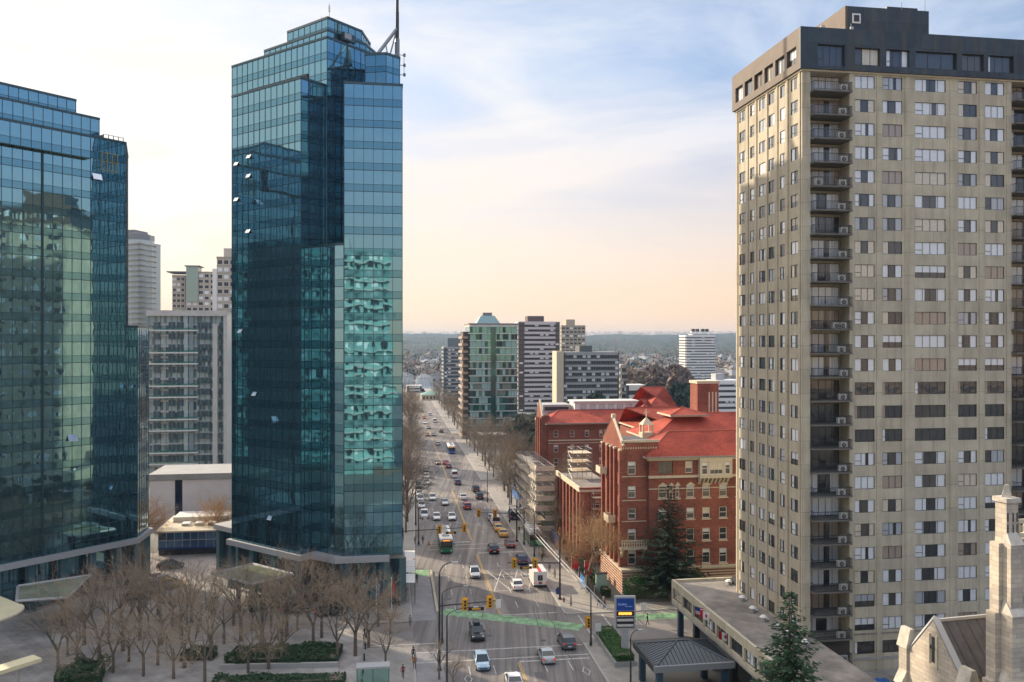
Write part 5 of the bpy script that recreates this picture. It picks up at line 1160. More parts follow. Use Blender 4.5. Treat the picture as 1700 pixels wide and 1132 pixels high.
def hedge(name, label, pos, rz, L, W_, h, m, seed, n, cat='hedge', lump=0):
    r = random.Random(seed); th = thing(name, label, cat, pos, rz); b = MB(); b.box(.12, L-.12, .12, W_-.12, 0, h*.82, M['bark']); 
    b.build('stems', th); b = MB(); leafmass(b, 0, L, 0, W_, h, m, r, n)
    if lump:
        for _ in range(lump): x = r.random()*L; y = r.random()*W_; leafmass(b, x-.8, x+.8, y-.8, y+.8, h*1.25, m, r, 260)
    b.build('foliage', th); return th
HDG = G(1004, 1058); hd = hedge('hedge', 'clipped green hedge in a long concrete planter before the porch', (HDG.x+.3, HDG.y-11, .55), GA+R(-1), 2.3, 11, 1.1, M['leafh'], 3, 9000)
pl_ = thing('planter', 'long low concrete planter holding the clipped hedge beside the right pavement', 'planter', (HDG.x+.3, HDG.y-11, 0), GA+R(-1))
b = MB()
for (x0, x1, y0, y1) in ((-.3, 0, -.3, 11.3), (2.3, 2.6, -.3, 11.3), (0, 2.3, -.3, 0), (0, 2.3, 11, 11.3)): b.box(x0, x1, y0, y1, 0, .75, M['concg'])
b.build('walls', pl_); b = MB(); b.box(0, 2.3, 0, 11, .3, .5, M['bark']); b.build('soil', pl_)
q = G(376, 1108); h1 = hedge('hedge', 'dark rounded hedge bed in the plaza between the bare trees', (q.x, q.y, .12), R(3), 14, 5, 1.0, M['shrubg'], 6, 9000, lump=40)
q = G(360, 1145); hedge('hedge', 'dark hedge strip at the bottom edge of the plaza', (q.x, q.y, .12), R(3), 15, 2.2, .9, M['shrubg'], 7, 6000, lump=8)
q = G(300, 1100); hedge('shrub_bed', 'low dark shrubs between the left foreground trees', (q.x, q.y, .12), R(10), 4, 2, 1.0, M['shrubg'], 8, 3000, cat='shrubs', lump=4)
q = P(90, 101); hedge('shrub_bed', 'dark shrubs beside the brown sloping wall at the lower left', (q.x, q.y, .12), R(20), 5, 4, 1.8, M['shrubg'], 9, 5000, cat='shrubs', lump=8)
q = G(1045, 996); hedge('shrub_bed', 'bright green shrubs at the corner of the hospital base', (q.x, q.y, 0), GA, 13, 2.6, 2.8, M['leafh'], 10, 9000, cat='shrubs', lump=10)
q = RP(8, 27); hedge('hedge', 'dark hedge along the fence of the right pavement beside the bare tree', (q.x, q.y, 0), RA, 1.2, 22, 1.5, M['shrubg'], 11, 6000)
b = MB(); wl_ = mat('low_wall', (.42, .4, .37), .9)
q = G(372, 1111); b.box(-.5, 14.5, -.4, 0, 0, .6, wl_); tag(b.build('planter_wall', loc=(q.x, q.y, .12), rz=R(3)), 'pale low wall along the near side of the rounded hedge bed', 'wall')
# ivy slope behind the hoarding
q = RP(7, 66); iv = thing('ivy_bank', 'yellow green ivy bank between the street trees and the scaffold', 'shrubs', (q.x, q.y, 0), RA)
b = MB(); b.add([(0, 0, 0), (3, 0, 3), (3, 55, 3), (0, 55, 0), (14, 0, 0), (14, 55, 0)], [(0, 1, 2, 3), (1, 4, 5, 2), (0, 4, 1), (3, 2, 5)], M['grassy']); b.build('bank', iv)
b = MB(); r = random.Random(77)
for _ in range(14000):
    t = r.random()*1.0; y = r.random()*55; x = t*4; z = min(3, x)*1.0+r.random()*.7; o = Vector((x, y, z)); d = Vector((r.gauss(0, 1), r.gauss(0, 1), r.gauss(.6, .6))).normalized(); s = d.orthogonal().normalized(); l_ = .16+.22*r.random()
    b.add([o-s*l_*.5, o+d*l_, o+s*l_*.5, o-d*l_*.5], [(0, 1, 2, 3)], M['grassy'] if r.random() < .7 else M['leafh'])
b.build('foliage', iv)
# lawn between the inner row of trees
b = MB(); b.box(7, 30, 66, 131, .0, .1, M['grassy'], RM); struct(b.build('lawn'))
# distant trees: far-off wooded masses, and mid-distance trees one can tell apart
def blobtree(b, p, h, w_, m, r, n=60):
    for _ in range(n):
        a = r.random()*6.283; t = r.random(); rr = w_*math.sqrt(r.random())*(math.sin(math.pi*(.15+.8*t)))**.6; z = h*(.18+.82*t)
        o = p+Vector((math.cos(a)*rr, math.sin(a)*rr, z)); d = Vector((r.gauss(0, 1), r.gauss(0, 1), r.gauss(.3, 1))).normalized(); s = d.orthogonal().normalized(); l_ = h*(.05+.07*r.random())
        b.add([o-s*l_*.8, o+d*l_, o+s*l_*.8, o-d*l_], [(0, 1, 2, 3)], m)
def far_tree(label, p, h, w_, m, seed, n=420, grp=None, name='broad_tree'):
    r = random.Random(seed); th = thing(name, label, 'tree', p, 0, grp); b = MB(); b.tube((0, 0, 0), (0, 0, h*.5), h*.02, h*.012, M['bark'], 6); b.build('trunk', th); b = MB(); blobtree(b, Vector(), h, w_, m, r, n); b.build('crown', th)
fm = mat('far_bare_crown', (.2, .15, .12), .95); fm2 = mat('far_bare_crown2', (.26, .19, .13), .95); fd = mat('far_evergreen', (.03, .055, .04), .9)
spots = [(1048, 640, 620, 34, fm2), (1066, 640, 600, 30, fm2), (1084, 642, 640, 32, fm), (1102, 640, 590, 30, fm2), (1120, 642, 560, 30, fm), (1132, 645, 520, 26, fm), (1036, 645, 660, 26, fm), (1094, 650, 540, 20, fm)]
for i, (x, y, d, h, m) in enumerate(sorted(spots)): far_tree(f'tall brown leafless tree, {ORD[i]} from the left beyond the hospital roofs', P(x, d), ZH(608+(i % 3)*5, d), 9, m, 200+i, 900, 'bare trees beyond the hospital roofs', 'leafless_tree')
for i, (x, d, yt, w_) in enumerate(((1068, 470, 645, 4), (1078, 470, 640, 5), (1128, 380, 640, 6), (1140, 400, 644, 6), (990, 330, 655, 5), (1148, 395, 648, 5))): far_tree(f'dark evergreen, {ORD[i]} of those behind the hospital roofs and attic', P(x, d), ZH(yt, d), w_, fd, 230+i, 700, 'evergreens behind the hospital', 'evergreen_tree')
for i, (x, d, yt, w_) in enumerate(((876, 300, 700, 8), (890, 310, 690, 9), (866, 340, 690, 8))): far_tree(f'dark leafy tree, {ORD[i]} from the near side beneath the banded apartment towers', P(x, d), ZH(yt, d), w_, fd, 240+i, 900, 'dark trees under the apartment towers', 'evergreen_tree')
b = MB(); r = random.Random(55)
for _ in range(4200):
    d = 820*(5.2**r.random()); x = r.uniform(-.32, .42)*d; h = r.uniform(9, 20); zz = 0
    if d > 1700: t = (d-1700)/4800; zz = 93*(.5-.5*math.cos(math.pi*t*1.12))*.8
    blobtree(b, Vector((x, d, zz)), h, h*.55, (fm, fd, fd, fm2)[r.randint(0, 3)], r, 14)
tag(b.build('distant_trees', kind='stuff'), 'far-off mass of bare and dark trees below the hills', 'trees')
b = MB()
for _ in range(1500):
    x = r.uniform(-2200, 2600); d = r.uniform(4700, 6000); t = (d-1700)/4800; zz = 93*(.5-.5*math.cos(math.pi*min(1, t*1.12)))*(.84+.03*x/2500)
    blobtree(b, Vector((x, d, zz)), r.uniform(14, 34), 16, fd, r, 8)
tag(b.build('ridge_trees', kind='stuff'), 'dark line of woodland along the crest of the far hills', 'trees')
# far houses
hp = None; r = random.Random(66); hn = 0
for wallc, roofc in (((.5, .48, .46), (.16, .15, .15)), ((.38, .33, .3), (.2, .15, .13)), ((.62, .61, .6), (.25, .26, .28))):
    th = thing('house', 'small far house among trees below the hills', 'house', (0, 0, 0), 0, 'far houses below the hills'); b = MB(); b.box(-6, 6, -5, 5, -3, 6, mat('house_wall%g' % wallc[0], wallc, .9)); b.build('wall', th)
    b = MB(); hip(b, -6.6, 6.6, -5.6, 5.6, 6.3, 9.5, mat('house_roof%g' % roofc[0], roofc, .8)); b.build('roof', th)
    b = MB(); b.box(-3, -1.5, -5.06, -5, 2, 4, M['roomd']); b.build('window', th); b = MB(); b.box(1.5, 3, -5.06, -5, 2, 4, M['roomd']); b.build('window', th)
    KIDS[th] = [o for o in bpy.data.objects if o.parent == th]
    for k in range(46):
        d = 800*(2.6**r.random()); px = r.choice([r.uniform(665, 740), r.uniform(1030, 1225), r.uniform(960, 1225)]); t = max(0, (d-1700)/4800); zz = 88*(.5-.5*math.cos(math.pi*t*1.12))*.8
        q = P(px, d, zz); s = r.uniform(.9, 1.7)
        if k == 0: th.location = q; th.rotation_euler = (0, 0, r.random())
        else: dup(th, q, r.random()*3, None, (s*r.uniform(.8, 1.8), s, s))
# wooden marina/light coloured blocks by the water
b = MB()
for i in range(26): x = -205+i*5.2+r.uniform(-1, 1); b.tube((x, 745+r.uniform(-20, 60), 0), (x, 745+r.uniform(-20, 60), 9+r.random()*5), .15, .1, M['white'], 4)
tag(b.build('boat_masts', kind='stuff'), 'crowd of thin white yacht masts by the water at the end of the avenue', 'masts')
# ------------------------------------------------------------------ vehicles (length along y, front towards +y)
def loft(b, secs, m, cap=True):
    """secs: list of (y, [(x,z)...]) with equal point counts, right half mirrored by caller"""
    n = len(secs[0][1]); o = []; 
    for y, pts in secs: o += [(x, y, z) for x, z in pts]
    fs = []
    for i in range(len(secs)-1):
        for k in range(n): a = i*n+k; c = i*n+(k+1) % n; fs.append((a, a+n, c+n, c))
    if cap: fs += [tuple(range(n)), tuple(range((len(secs)-1)*n, len(secs)*n))[::-1]]
    return b.add(o, fs, m)
def ring(w, z0, z1, tum=.0, bev=.12):
    w2 = w-tum; return [(-w+.06, z0), (-w, z0+bev), (-w, z0+(z1-z0)*.6), (-w2+bev*.5, z1), (w2-bev*.5, z1), (w, z0+(z1-z0)*.6), (w, z0+bev), (w-.06, z0)]
PROF = dict(  # body: (y, bottom, top, halfwidth) ; cabin: (y, top, halfwidth) roof outline
 sedan=dict(L=4.7, body=[(-2.35, .35, .78, .80), (-2.2, .22, .98, .88), (-1.5, .2, 1.02, .9), (0, .2, .98, .9), (1.0, .2, .95, .9), (1.9, .2, .82, .87), (2.28, .25, .66, .8), (2.35, .34, .55, .72)], cab=[(-1.75, 1.0), (-1.05, 1.43), (.15, 1.45), (1.05, .97)]),
 hatch=dict(L=4.3, body=[(-2.15, .35, .85, .82), (-2.05, .22, 1.02, .88), (-1.3, .2, 1.03, .9), (0, .2, 1.0, .9), (.9, .2, .98, .9), (1.7, .2, .86, .86), (2.1, .25, .68, .78), (2.16, .34, .56, .7)], cab=[(-2.02, 1.03), (-1.55, 1.5), (.1, 1.54), (1.1, .99)]),
 suv=dict(L=4.7, body=[(-2.35, .4, .95, .85), (-2.28, .28, 1.12, .92), (-1.3, .26, 1.13, .94), (0, .26, 1.1, .94), (1.0, .26, 1.08, .94), (1.95, .26, 1.0, .9), (2.3, .3, .8, .84), (2.36, .4, .66, .76)], cab=[(-2.25, 1.13), (-1.95, 1.68), (.2, 1.74), (1.15, 1.09)]),
 van=dict(L=5.2, body=[(-2.6, .4, 1.15, .9), (-2.55, .3, 1.2, .96), (0, .28, 1.2, .97), (1.5, .28, 1.15, .96), (2.2, .28, 1.0, .92), (2.6, .34, .8, .84)], cab=[(-2.55, 1.2), (-2.45, 2.1), (1.1, 2.12), (2.05, 1.12)]))
def wheel(parent, x, y, rr=.33, ww=.22):
    b = MB(); b.tube((x-ww/2, y, rr), (x+ww/2, y, rr), rr, rr, M['tyre'], 14); o = b.build('wheel', parent)
    s = 1 if x > 0 else -1; b = MB(); b.tube((x+s*ww*.3, y, rr), (x+s*(ww/2+.01), y, rr), rr*.62, rr*.58, M['steel'], 10); b.build('rim', o)
PAINT = dict(white=(.78, .78, .77), silver=(.45, .47, .48), grey=(.14, .15, .16), black=(.02, .022, .025), darkblue=(.03, .05, .1), blue=(.28, .42, .55), red=(.4, .03, .03), maroon=(.14, .025, .03), yellow=(.75, .42, .03), gold=(.5, .38, .2), teal=(.04, .1, .1))
CARS = {}
def car(kind, colr, label, loc, rz, taxi=False, load=False):
    key = (kind, colr, taxi, load)
    if key in CARS: return dup(CARS[key], loc, rz, label, None, 'vehicles on the avenue')
    pr = PROF[kind]; th = thing('taxi' if taxi else 'van' if kind == 'van' else 'car', label, 'taxi' if taxi else 'van' if kind == 'van' else 'car', loc, rz, 'vehicles on the avenue'); pm = mat('car_paint_'+colr, PAINT[colr], .3, .25 if colr in ('silver', 'grey', 'blue') else 0, coat=.6)
    b = MB(); loft(b, [(y, ring(w_, z0, z1, .06)) for y, z0, z1, w_ in pr['body']], pm)
    c = pr['cab']; hw = pr['body'][2][3]
    def cabring(y, zt, wt, zb, wb): return [(-wb, zb), (-wt, zt-.04), (-wt+.12, zt), (wt-.12, zt), (wt, zt-.04), (wb, zb)]
    # glasshouse, with a painted roof skin on it
    g = MB(); zb = .92 if kind != 'van' else 1.1; zb = min(p[1] for p in c)-.04
    secs = [(c[0][0], zb+.03), (c[1][0], c[1][1]), ((c[1][0]+c[2][0])/2, max(c[1][1], c[2][1])+.015), (c[2][0], c[2][1]), (c[3][0], zb+.03)]
    vs = []; 
    for y, zt in secs:
        f = (zt-zb)/(max(s[1] for s in secs)-zb); wt = (hw-.05)*(1-f)+(hw-.2)*f; vs.append([(-(hw-.03), y, zb), (-wt, y, zt), (wt, y, zt), (hw-.03, y, zb)])
    o = [p for s in vs for p in s]; fs = []
    for i in range(4):
        a = i*4; fs += [(a, a+4, a+5, a+1), (a+1, a+5, a+6, a+2), (a+2, a+6, a+7, a+3)]
    g.add(o, fs, M['carglass']); 
    r1, r2, r3 = vs[1], vs[2], vs[3]; e = .012
    b.add([(r1[1][0], r1[1][1], r1[1][2]+e), (r2[1][0], r2[1][1], r2[1][2]+e), (r3[1][0], r3[1][1], r3[1][2]+e), (r3[2][0], r3[2][1], r3[2][2]+e), (r2[2][0], r2[2][1], r2[2][2]+e), (r1[2][0], r1[2][1], r1[2][2]+e)], [(0, 1, 4, 5)[::-1], (1, 2, 3, 4)[::-1]], pm)
    for sx in (-1, 1):
        w1 = r1[2][0]+.01; b.tube((sx*w1, r1[2][1], r1[2][2]), (sx*(hw-.02), c[0][0]-.02, zb+.03), .045, .05, pm, 4); b.tube((sx*r3[2][0], r3[2][1], r3[2][2]), (sx*(hw-.02), c[3][0]+.02, zb+.03), .035, .045, pm, 4)
        b.tube((sx*w1, r1[2][1], r1[2][2]-.01), (sx*r3[2][0], r3[2][1], r3[2][2]-.01), .04, .04, pm, 4); ymid = (r1[2][1]+r3[2][1])/2; b.tube((sx*r2[2][0], ymid, r2[2][2]-.02), (sx*(hw-.02), ymid-.05, zb), .03, .03, pm, 4)
        if kind == 'van': b.box(sx*(hw-.05)-.05, sx*(hw-.05)+.05, c[1][0], .3, zb, c[1][1]-.25, pm)
    b.build('body', th, smooth=False); g.build('windows', th)
    L2 = pr['L']/2; wy = L2*.62
    for x in (-hw+.08, hw-.08):
        for y in (-wy, wy+.05): wheel(th, x, y, .33 if kind in ('sedan', 'hatch') else .37)
    zt = pr['body'][-3][2]; zr = pr['body'][1][2]
    for sx in (-1, 1):
        q = MB(); q.box(sx*(hw-.26)-.16, sx*(hw-.26)+.16, L2-.28, L2-.05, zt-.27, zt-.12, M['lampw']); q.build('headlight', th)
        q = MB(); q.box(sx*(hw-.2)-.14, sx*(hw-.2)+.14, -L2-.0, -L2+.15, zr-.3, zr-.08, M['lampr']); q.build('tail_light', th)
        q = MB(); q.box(sx*(hw+.08)-.09, sx*(hw+.08)+.09, c[3][0]-.35, c[3][0]-.2, zb+.02, zb+.16, pm); q.build('mirror', th)
    q = MB(); q.box(-.26, .26, -L2-.02, -L2+.02, .55, .68, M['white']); q.build('number_plate', th)
    q = MB(); q.box(-.5, .5, L2-.06, L2+.02, .38, .52, M['black']); q.build('grille', th)
    if taxi: q = MB(); q.box(-.28, .28, -.45, -.2, 1.47, 1.62, M['white']); q.build('roof_sign', th)
    if load: q = MB(); q.box(-.45, .45, -1.2, .3, 1.78, 2.15, M['dark']); q.tube((-.6, -.9, 1.78), (.6, -.9, 1.78), .03, .03, M['steel']); q.tube((-.6, 0, 1.78), (.6, 0, 1.78), .03, .03, M['steel']); q.build('roof_box', th)
    KIDS[th] = [o for o in bpy.data.objects if o.parent == th]
    for o in KIDS[th]: KIDS[o] = [k for k in bpy.data.objects if k.parent == o]
    CARS[key] = th; return th
AW = RA; TO = RA+math.pi   # heading away / towards the camera
def at(px, py, away, L=4.6):
    q = G(px, py); d = Vector((-math.sin(RA), math.cos(RA), 0)); return q+d*(L*.5)+Vector((0, 0, .02))
for (k, cl, px, py, aw, lab, kw) in [
 ('suv', 'black', 794, 1067, 0, 'black car with a roof box driving towards the near crosswalk', dict(load=True)),
 ('hatch', 'blue', 803, 1117, 0, 'pale blue hatchback, nearest oncoming car at the bottom', {}),
 ('suv', 'grey', 946, 1081, 1, 'grey car with red tail lights on the near crosswalk by the right kerb', {}),
 ('sedan', 'silver', 912, 1105, 1, 'silver sedan driving away at the bottom of the right lanes', {}),
 ('sedan', 'white', 857, 1150, 1, 'white car roof just showing at the bottom edge', {}),
 ('hatch', 'silver', 790, 962, 0, 'silver hatchback coming towards the hatched box', {}),
 ('sedan', 'white', 861, 982, 1, 'white sedan beside the shuttle bus with red roof stripe', {}),
 ('suv', 'black', 821, 921, 1, 'black car driving away beside the green bus', {}),
 ('sedan', 'maroon', 849, 911, 1, 'dark red sedan waiting just past the taxis', {}),
 ('suv', 'darkblue', 869, 939, 1, 'dark blue car turning under the right hand signals', {}),
 ('sedan', 'yellow', 837, 893, 1, 'nearer yellow taxi at the right kerb', dict(taxi=True)),
 ('sedan', 'yellow', 829, 884, 1, 'farther yellow taxi at the right kerb', dict(taxi=True)),
 ('van', 'white', 824, 874, 1, 'white van right behind the yellow taxis', {}),
 ('hatch', 'silver', 817.5, 866, 1, 'silver hatchback under the far right traffic signals', {}),
 ('suv', 'red', 776.6, 847, 1, 'red car crossing the far intersection', {}),
 ('sedan', 'white', 751, 865, 0, 'white car waiting nearest the yellow line at the far stop line', {}),
 ('sedan', 'white', 725.5, 865, 0, 'white car in the middle lane at the far stop line', {}),
 ('suv', 'white', 705, 862, 0, 'white car in the kerb lane at the far stop line', {}),
 ('sedan', 'silver', 739.5, 840, 0, 'silver car alone in the lane behind the far stop line', {}),
 ('hatch', 'white', 718.7, 832, 0, 'white hatchback in the left lanes behind the stop line queue', {}),
 ('sedan', 'white', 770, 831, 1, 'white sedan driving away past the far intersection', {}),
 ('hatch', 'darkblue', 760.5, 806, 1, 'dark blue hatchback beyond the sunlit strip', {}),
 ('van', 'white', 755, 794, 1, 'white van in the sunlit strip across the avenue', {}),
 ('sedan', 'maroon', 745.5, 778, 1, 'dark red car just ahead of the white van', {}),
 ('sedan', 'red', 741, 772, 1, 'bright red car ahead of the sunlit strip', {}),
 ('sedan', 'maroon', 728, 772, 0, 'dark oncoming car facing the bright red car', {}),
 ('sedan', 'silver', 709, 806, 0, 'silver car parked third in the left kerb line', {}),
 ('sedan', 'white', 708, 795.5, 0, 'white car parked beyond the silver one in the left kerb line', {}),
 ('hatch', 'black', 707.6, 785, 0, 'black car farthest in the left kerb line', {}),
 ('suv', 'teal', 694.6, 812, 0, 'dark green car at the left kerb under the street tree', {}),
 ('sedan', 'silver', 697, 825, 0, 'silver car at the left kerb behind the white ones', {}),
 ('hatch', 'white', 698.5, 834, 0, 'white hatchback at the left kerb in the middle of the line', {}),
 ('sedan', 'white', 700.5, 845, 0, 'white sedan at the left kerb nearest the far stop line', {}),
 ('suv', 'black', 791, 818, 1, 'black car parked at the right kerb under bare trees', {}),
 ('suv', 'black', 797, 830, 1, 'second black car parked at the right kerb nearer the far intersection', {}),
 ('van', 'darkblue', 853.7, 864, 1, 'dark van at the far right corner by the street lamp', {}),
 ('sedan', 'black', 720.5, 724.5, 0, 'black car far up the avenue in the left lanes', {}),
 ('sedan', 'maroon', 710, 724.5, 0, 'dark red car far up the avenue by the left kerb', {}),
 ('hatch', 'grey', 712, 712.5, 0, 'grey car farther up the avenue than the dark pair', {}),
 ('sedan', 'black', 733, 718.5, 1, 'black car far up the avenue in the right lanes', {}),
 ('sedan', 'white', 706, 704, 0, 'white car far up the avenue before the last bend', {}),
 ('sedan', 'red', 704, 696, 0, 'red speck of a car at the far end of the avenue', {}),
 ('van', 'white', 722, 702, 1, 'white van far up the avenue on the right', {}),
 ('hatch', 'silver', 727, 740, 1, 'silver car in the mid distance before the blue bus', {}),
 ('suv', 'white', 714, 690, 1, 'white car near the far end of the avenue', {}),
 ('sedan', 'grey', 700, 684, 0, 'grey car near the far end of the avenue', {})]:
    car(k, cl, lab, at(px, py, aw), AW if aw else TO, **kw)
for (k, cl, px, py, rz, lab) in [('sedan', 'black', 283, 944, R(-78), 'black sedan crossing the driveway before the blue glazed pavilion'), ('suv', 'black', 246, 988, R(-60), 'black car parked at the foot of the left glass tower'), ('suv', 'grey', 262, 980, R(-60), 'grey car parked behind the black one at the left glass tower'),
  ('sedan', 'white', 272, 970, R(-70), 'white car parked at the driveway end of the line'), ('sedan', 'yellow', 284, 975, R(-75), 'yellow cab mostly hidden behind the plaza trees'), ('sedan', 'silver', 252, 975, R(-62), 'silver car parked between the grey and white cars'), ('hatch', 'darkblue', 232, 996, R(-55), 'dark blue hatchback parked nearest the plaza trees'), ('sedan', 'maroon', 262, 968, R(-66), 'dark red car at the back of the driveway line'), ('van', 'teal', 437, 1012, R(-62), 'dark green van under the square glass canopy'), ('suv', 'grey', 492, 1017, R(-72), 'grey car standing before the lobby of the centre tower'), ('sedan', 'black', 548, 1022, R(-80), 'black sedan before the lobby behind the bare trees')]:
    q = G(px, py); car(k, cl, lab, (q.x, q.y, .13), rz)
def parked(lst):
    for (k, cl, px, py, lab) in lst: q = G(px, py); car(k, cl, lab, (q.x, q.y, .1), GA+R(90))
parked([('suv', 'white', 866, 738, 'white car parked left under the red striped canopy'), ('van', 'white', 880, 738, 'white van parked under the red striped canopy'), ('sedan', 'grey', 872, 744, 'grey car in front of the white van by the canopy')])
# ---- buses
def bus(label, loc, rz, low, roof, name='bus', L=12.2, W_=1.27, H_=3.0):
    th = thing(name, label, 'bus', loc, rz); lo = mat('bus_'+low, dict(green=(.02, .2, .11), blue=(.05, .12, .4), white=(.75, .75, .73))[low], .35, coat=.5)
    b = MB(); b.prism([(-W_, -L/2), (W_, -L/2), (W_, L/2-.25), (W_-.22, L/2), (-W_+.22, L/2), (-W_, L/2-.25)], .35, 1.25, lo); b.prism([(-W_, -L/2), (W_, -L/2), (W_, L/2-.3), (W_-.22, L/2-.05), (-W_+.22, L/2-.05), (-W_, L/2-.3)], 2.5, H_, M['white'])
    for k in range(7): y = -L/2+.2+k*(L-.9)/6; b.box(-W_+.005, W_-.005, y-.08, y+.08, 1.25, 2.5, lo)
    b.prism([(-W_+.15, -L/2+.2), (W_-.15, -L/2+.2), (W_-.15, L/2-.6), (-W_+.15, L/2-.6)], H_, H_+.08, M['white']); b.build('body', th)
    b = MB(); b.prism([(-W_+.03, -L/2+.03), (W_-.03, -L/2+.03), (W_-.03, L/2-.3), (W_-.25, L/2-.06), (-W_+.25, L/2-.06), (-W_+.03, L/2-.3)], 1.25, 2.5, M['carglass']); b.build('windows', th)
    for y in (-4.2, 0, 3.4): b = MB(); b.box(-.7, .7, y-.8, y+.8, H_+.08, H_+.38, M['offwhite']); b.box(-.5, .5, y-.5, y+.5, H_+.38, H_+.42, M['grey']); b.build('roof_unit', th)
    b = MB(); b.box(-.8, .8, L/2-.05, L/2+.02, 2.5, 2.82, M['black']); o = b.build('destination_sign', th)
    lm = mat('amber_led', (.9, .3, .03), .5, emis=((1, .35, .05), 1.6)); b = MB()
    for k in range(9): b.box(-.66+k*.15, -.57+k*.15, L/2+.02, L/2+.03, 2.56+.05*(k % 2), 2.76, lm)
    b.build('lit_letters', o)
    for sx in (-1, 1):
        b = MB(); b.tube((sx*.95, L/2-.04, .7), (sx*.95, L/2+.03, .7), .14, .14, M['lampw'], 10); b.build('headlight', th)
        b = MB(); b.box(sx*1.5-.08, sx*1.5+.08, L/2-.1, L/2, 1.7, 2.2, M['dark']); b.tube((sx*1.2, L/2-.1, 2.4), (sx*1.5, L/2-.05, 2.2), .03, .03, M['dark']); b.build('mirror', th)
        for y in (-L/2+2.6, L/2-2.4): wheel(th, sx*(W_-.13), y, .48, .26)
    b = MB(); b.tube((-.9, L/2+.02, 1.2), (.1, L/2+.04, 1.9), .02, .02, M['dark']); b.tube((.1, L/2+.02, 1.2), (.9, L/2+.04, 1.9), .02, .02, M['dark']); b.build('wiper', th)
    return th
bus('green fronted city bus with white roof coming down the left lanes', at(741, 920, 0, 12), TO, 'green', 'white')
bus('blue and white bus far up the avenue', at(750, 754, 1, 12), TO, 'blue', 'white')
bus('green and white bus standing at the right kerb near the taxis', at(880, 908, 1, 9)+Vector((1.2, 0, 0)), AW, 'green', 'white', L=9)
# shuttle / ambulance body with red roof stripe
th = thing('shuttle_van', 'white boxy shuttle with a red roof stripe driving away at the right kerb', 'van', at(897, 977, 1, 6.6), AW)
b = MB(); wm = mat('shuttle_white', (.8, .79, .77), .35, coat=.4); b.prism([(-1.12, -3.3), (1.12, -3.3), (1.15, -3.1), (1.15, 1.5), (-1.15, 1.5), (-1.15, -3.1)], .45, 2.85, wm); b.prism([(-1.0, 1.5), (1.0, 1.5), (.95, 3.3), (-.95, 3.3)], .4, 1.15, wm); b.add([(-1, 1.5, 1.15), (1, 1.5, 1.15), (1, 1.5, 2.2), (-1, 1.5, 2.2), (-.95, 2.5, 1.15), (.95, 2.5, 1.15), (-.9, 1.9, 2.1), (.9, 1.9, 2.1)], [(4, 5, 7, 6), (6, 7, 2, 3), (0, 4, 6, 3), (1, 2, 7, 5)], M['carglass']); b.build('body', th)
b = MB(); b.box(-.28, .28, -3.28, 1.4, 2.85, 2.87, M['red']); b.build('roof_stripe', th)
b = MB(); b.box(-.42, .42, -3.33, -3.3, 1.35, 2.25, M['carglass']); b.box(-.03, .03, -3.35, -3.33, .6, 2.5, M['grey']); b.build('rear_window', th)
b = MB(); b.box(-.3, .3, -3.33, -3.3, .75, 1.1, M['red']); b.build('red_emblem', th)
for sx in (-1, 1):
    b = MB(); b.box(sx*1.0-.08, sx*1.0+.08, -3.34, -3.3, .8, 1.1, M['lampr']); b.build('tail_light', th)
    for y in (-1.9, 2.3): wheel(th, sx*.98, y, .38)
    b = MB(); b.box(sx*1.25-.08, sx*1.25+.08, 1.9, 2.0, 1.2, 1.6, M['dark']); b.tube((sx*1.0, 1.95, 1.3), (sx*1.2, 1.95, 1.35), .03, .03, M['dark']); b.build('mirror', th)
b = MB(); b.box(-1.1, 1.1, -3.45, -3.3, .42, .6, M['dark']); b.build('bumper', th)

# ------------------------------------------------------------------ street furniture
def hseg(a, c, r, m, n=8): return (a, c, r, m, n)
def signal_head(b, p, horiz=False, T=None):
    if horiz:
        b.box(p[0]-.75, p[0]+.75, p[1]-.12, p[1]+.12, p[2]-.2, p[2]+.2, M['yellow'], T)
        for k in (-.45, 0, .45): b.tube(T @ Vector((p[0]+k, p[1]-.13, p[2])), T @ Vector((p[0]+k, p[1]-.2, p[2])), .13, .13, M['black'], 10)
    else:
        b.box(p[0]-.28, p[0]+.28, p[1]-.16, p[1]+.16, p[2]-.7, p[2]+.7, M['yellow'], T); b.box(p[0]-.42, p[0]+.42, p[1]+.16, p[1]+.18, p[2]-.85, p[2]+.85, M['yellow'], T)
        for k in (-.42, 0, .42): b.tube(T @ Vector((p[0], p[1]-.17, p[2]+k)), T @ Vector((p[0], p[1]-.3, p[2]+k)), .14, .14, M['black'], 10)
def mast_arm(label, base, top, armz, reach, heads, rz, plate=None, lamp=None):
    th = thing('traffic_signal', label, 'traffic light', base, rz)
    b = MB(); b.tube((0, 0, 0), (0, 0, top), .17, .11, M['dark'], 10); b.box(-.25, .25, -.25, .25, 0, .35, M['dark']); b.build('pole', th)
    b = MB(); b.tube((0, 0, armz), (reach, 0, armz+.35), .1, .07, M['dark'], 8); ao = b.build('arm', th)
    for h in heads: b = MB(); signal_head(b, (h, -.22, armz+.1+.35*h/reach-.15), T=Matrix.Identity(4)); b.build('signal_head', th)
    if plate is not None:
        b = MB(); b.box(plate-1.0, plate+1.0, -.12, -.04, armz-.75, armz-.35, M['black']); b.box(plate-.55, plate+.55, -.14, -.12, armz-.66, armz-.42, M['yellow']); b.build('lane_sign', th)
    if lamp:
        pts = [Vector((0, 0, top))]; 
        for i in range(1, 9): a = i/8*math.pi/2; pts.append(Vector((lamp[0]*(1-math.cos(a)), 0, top+lamp[1]*math.sin(a))))
        b = MB(); b.path(pts, .07, M['dark'], 6); lo = b.build('lamp_arm', th); e = pts[-1]; b = MB(); b.box(e.x-.1, e.x+.75, -.16, .16, e.z-.1, e.z+.06, M['lgrey']); b.build('lamp_head', lo)
    return th
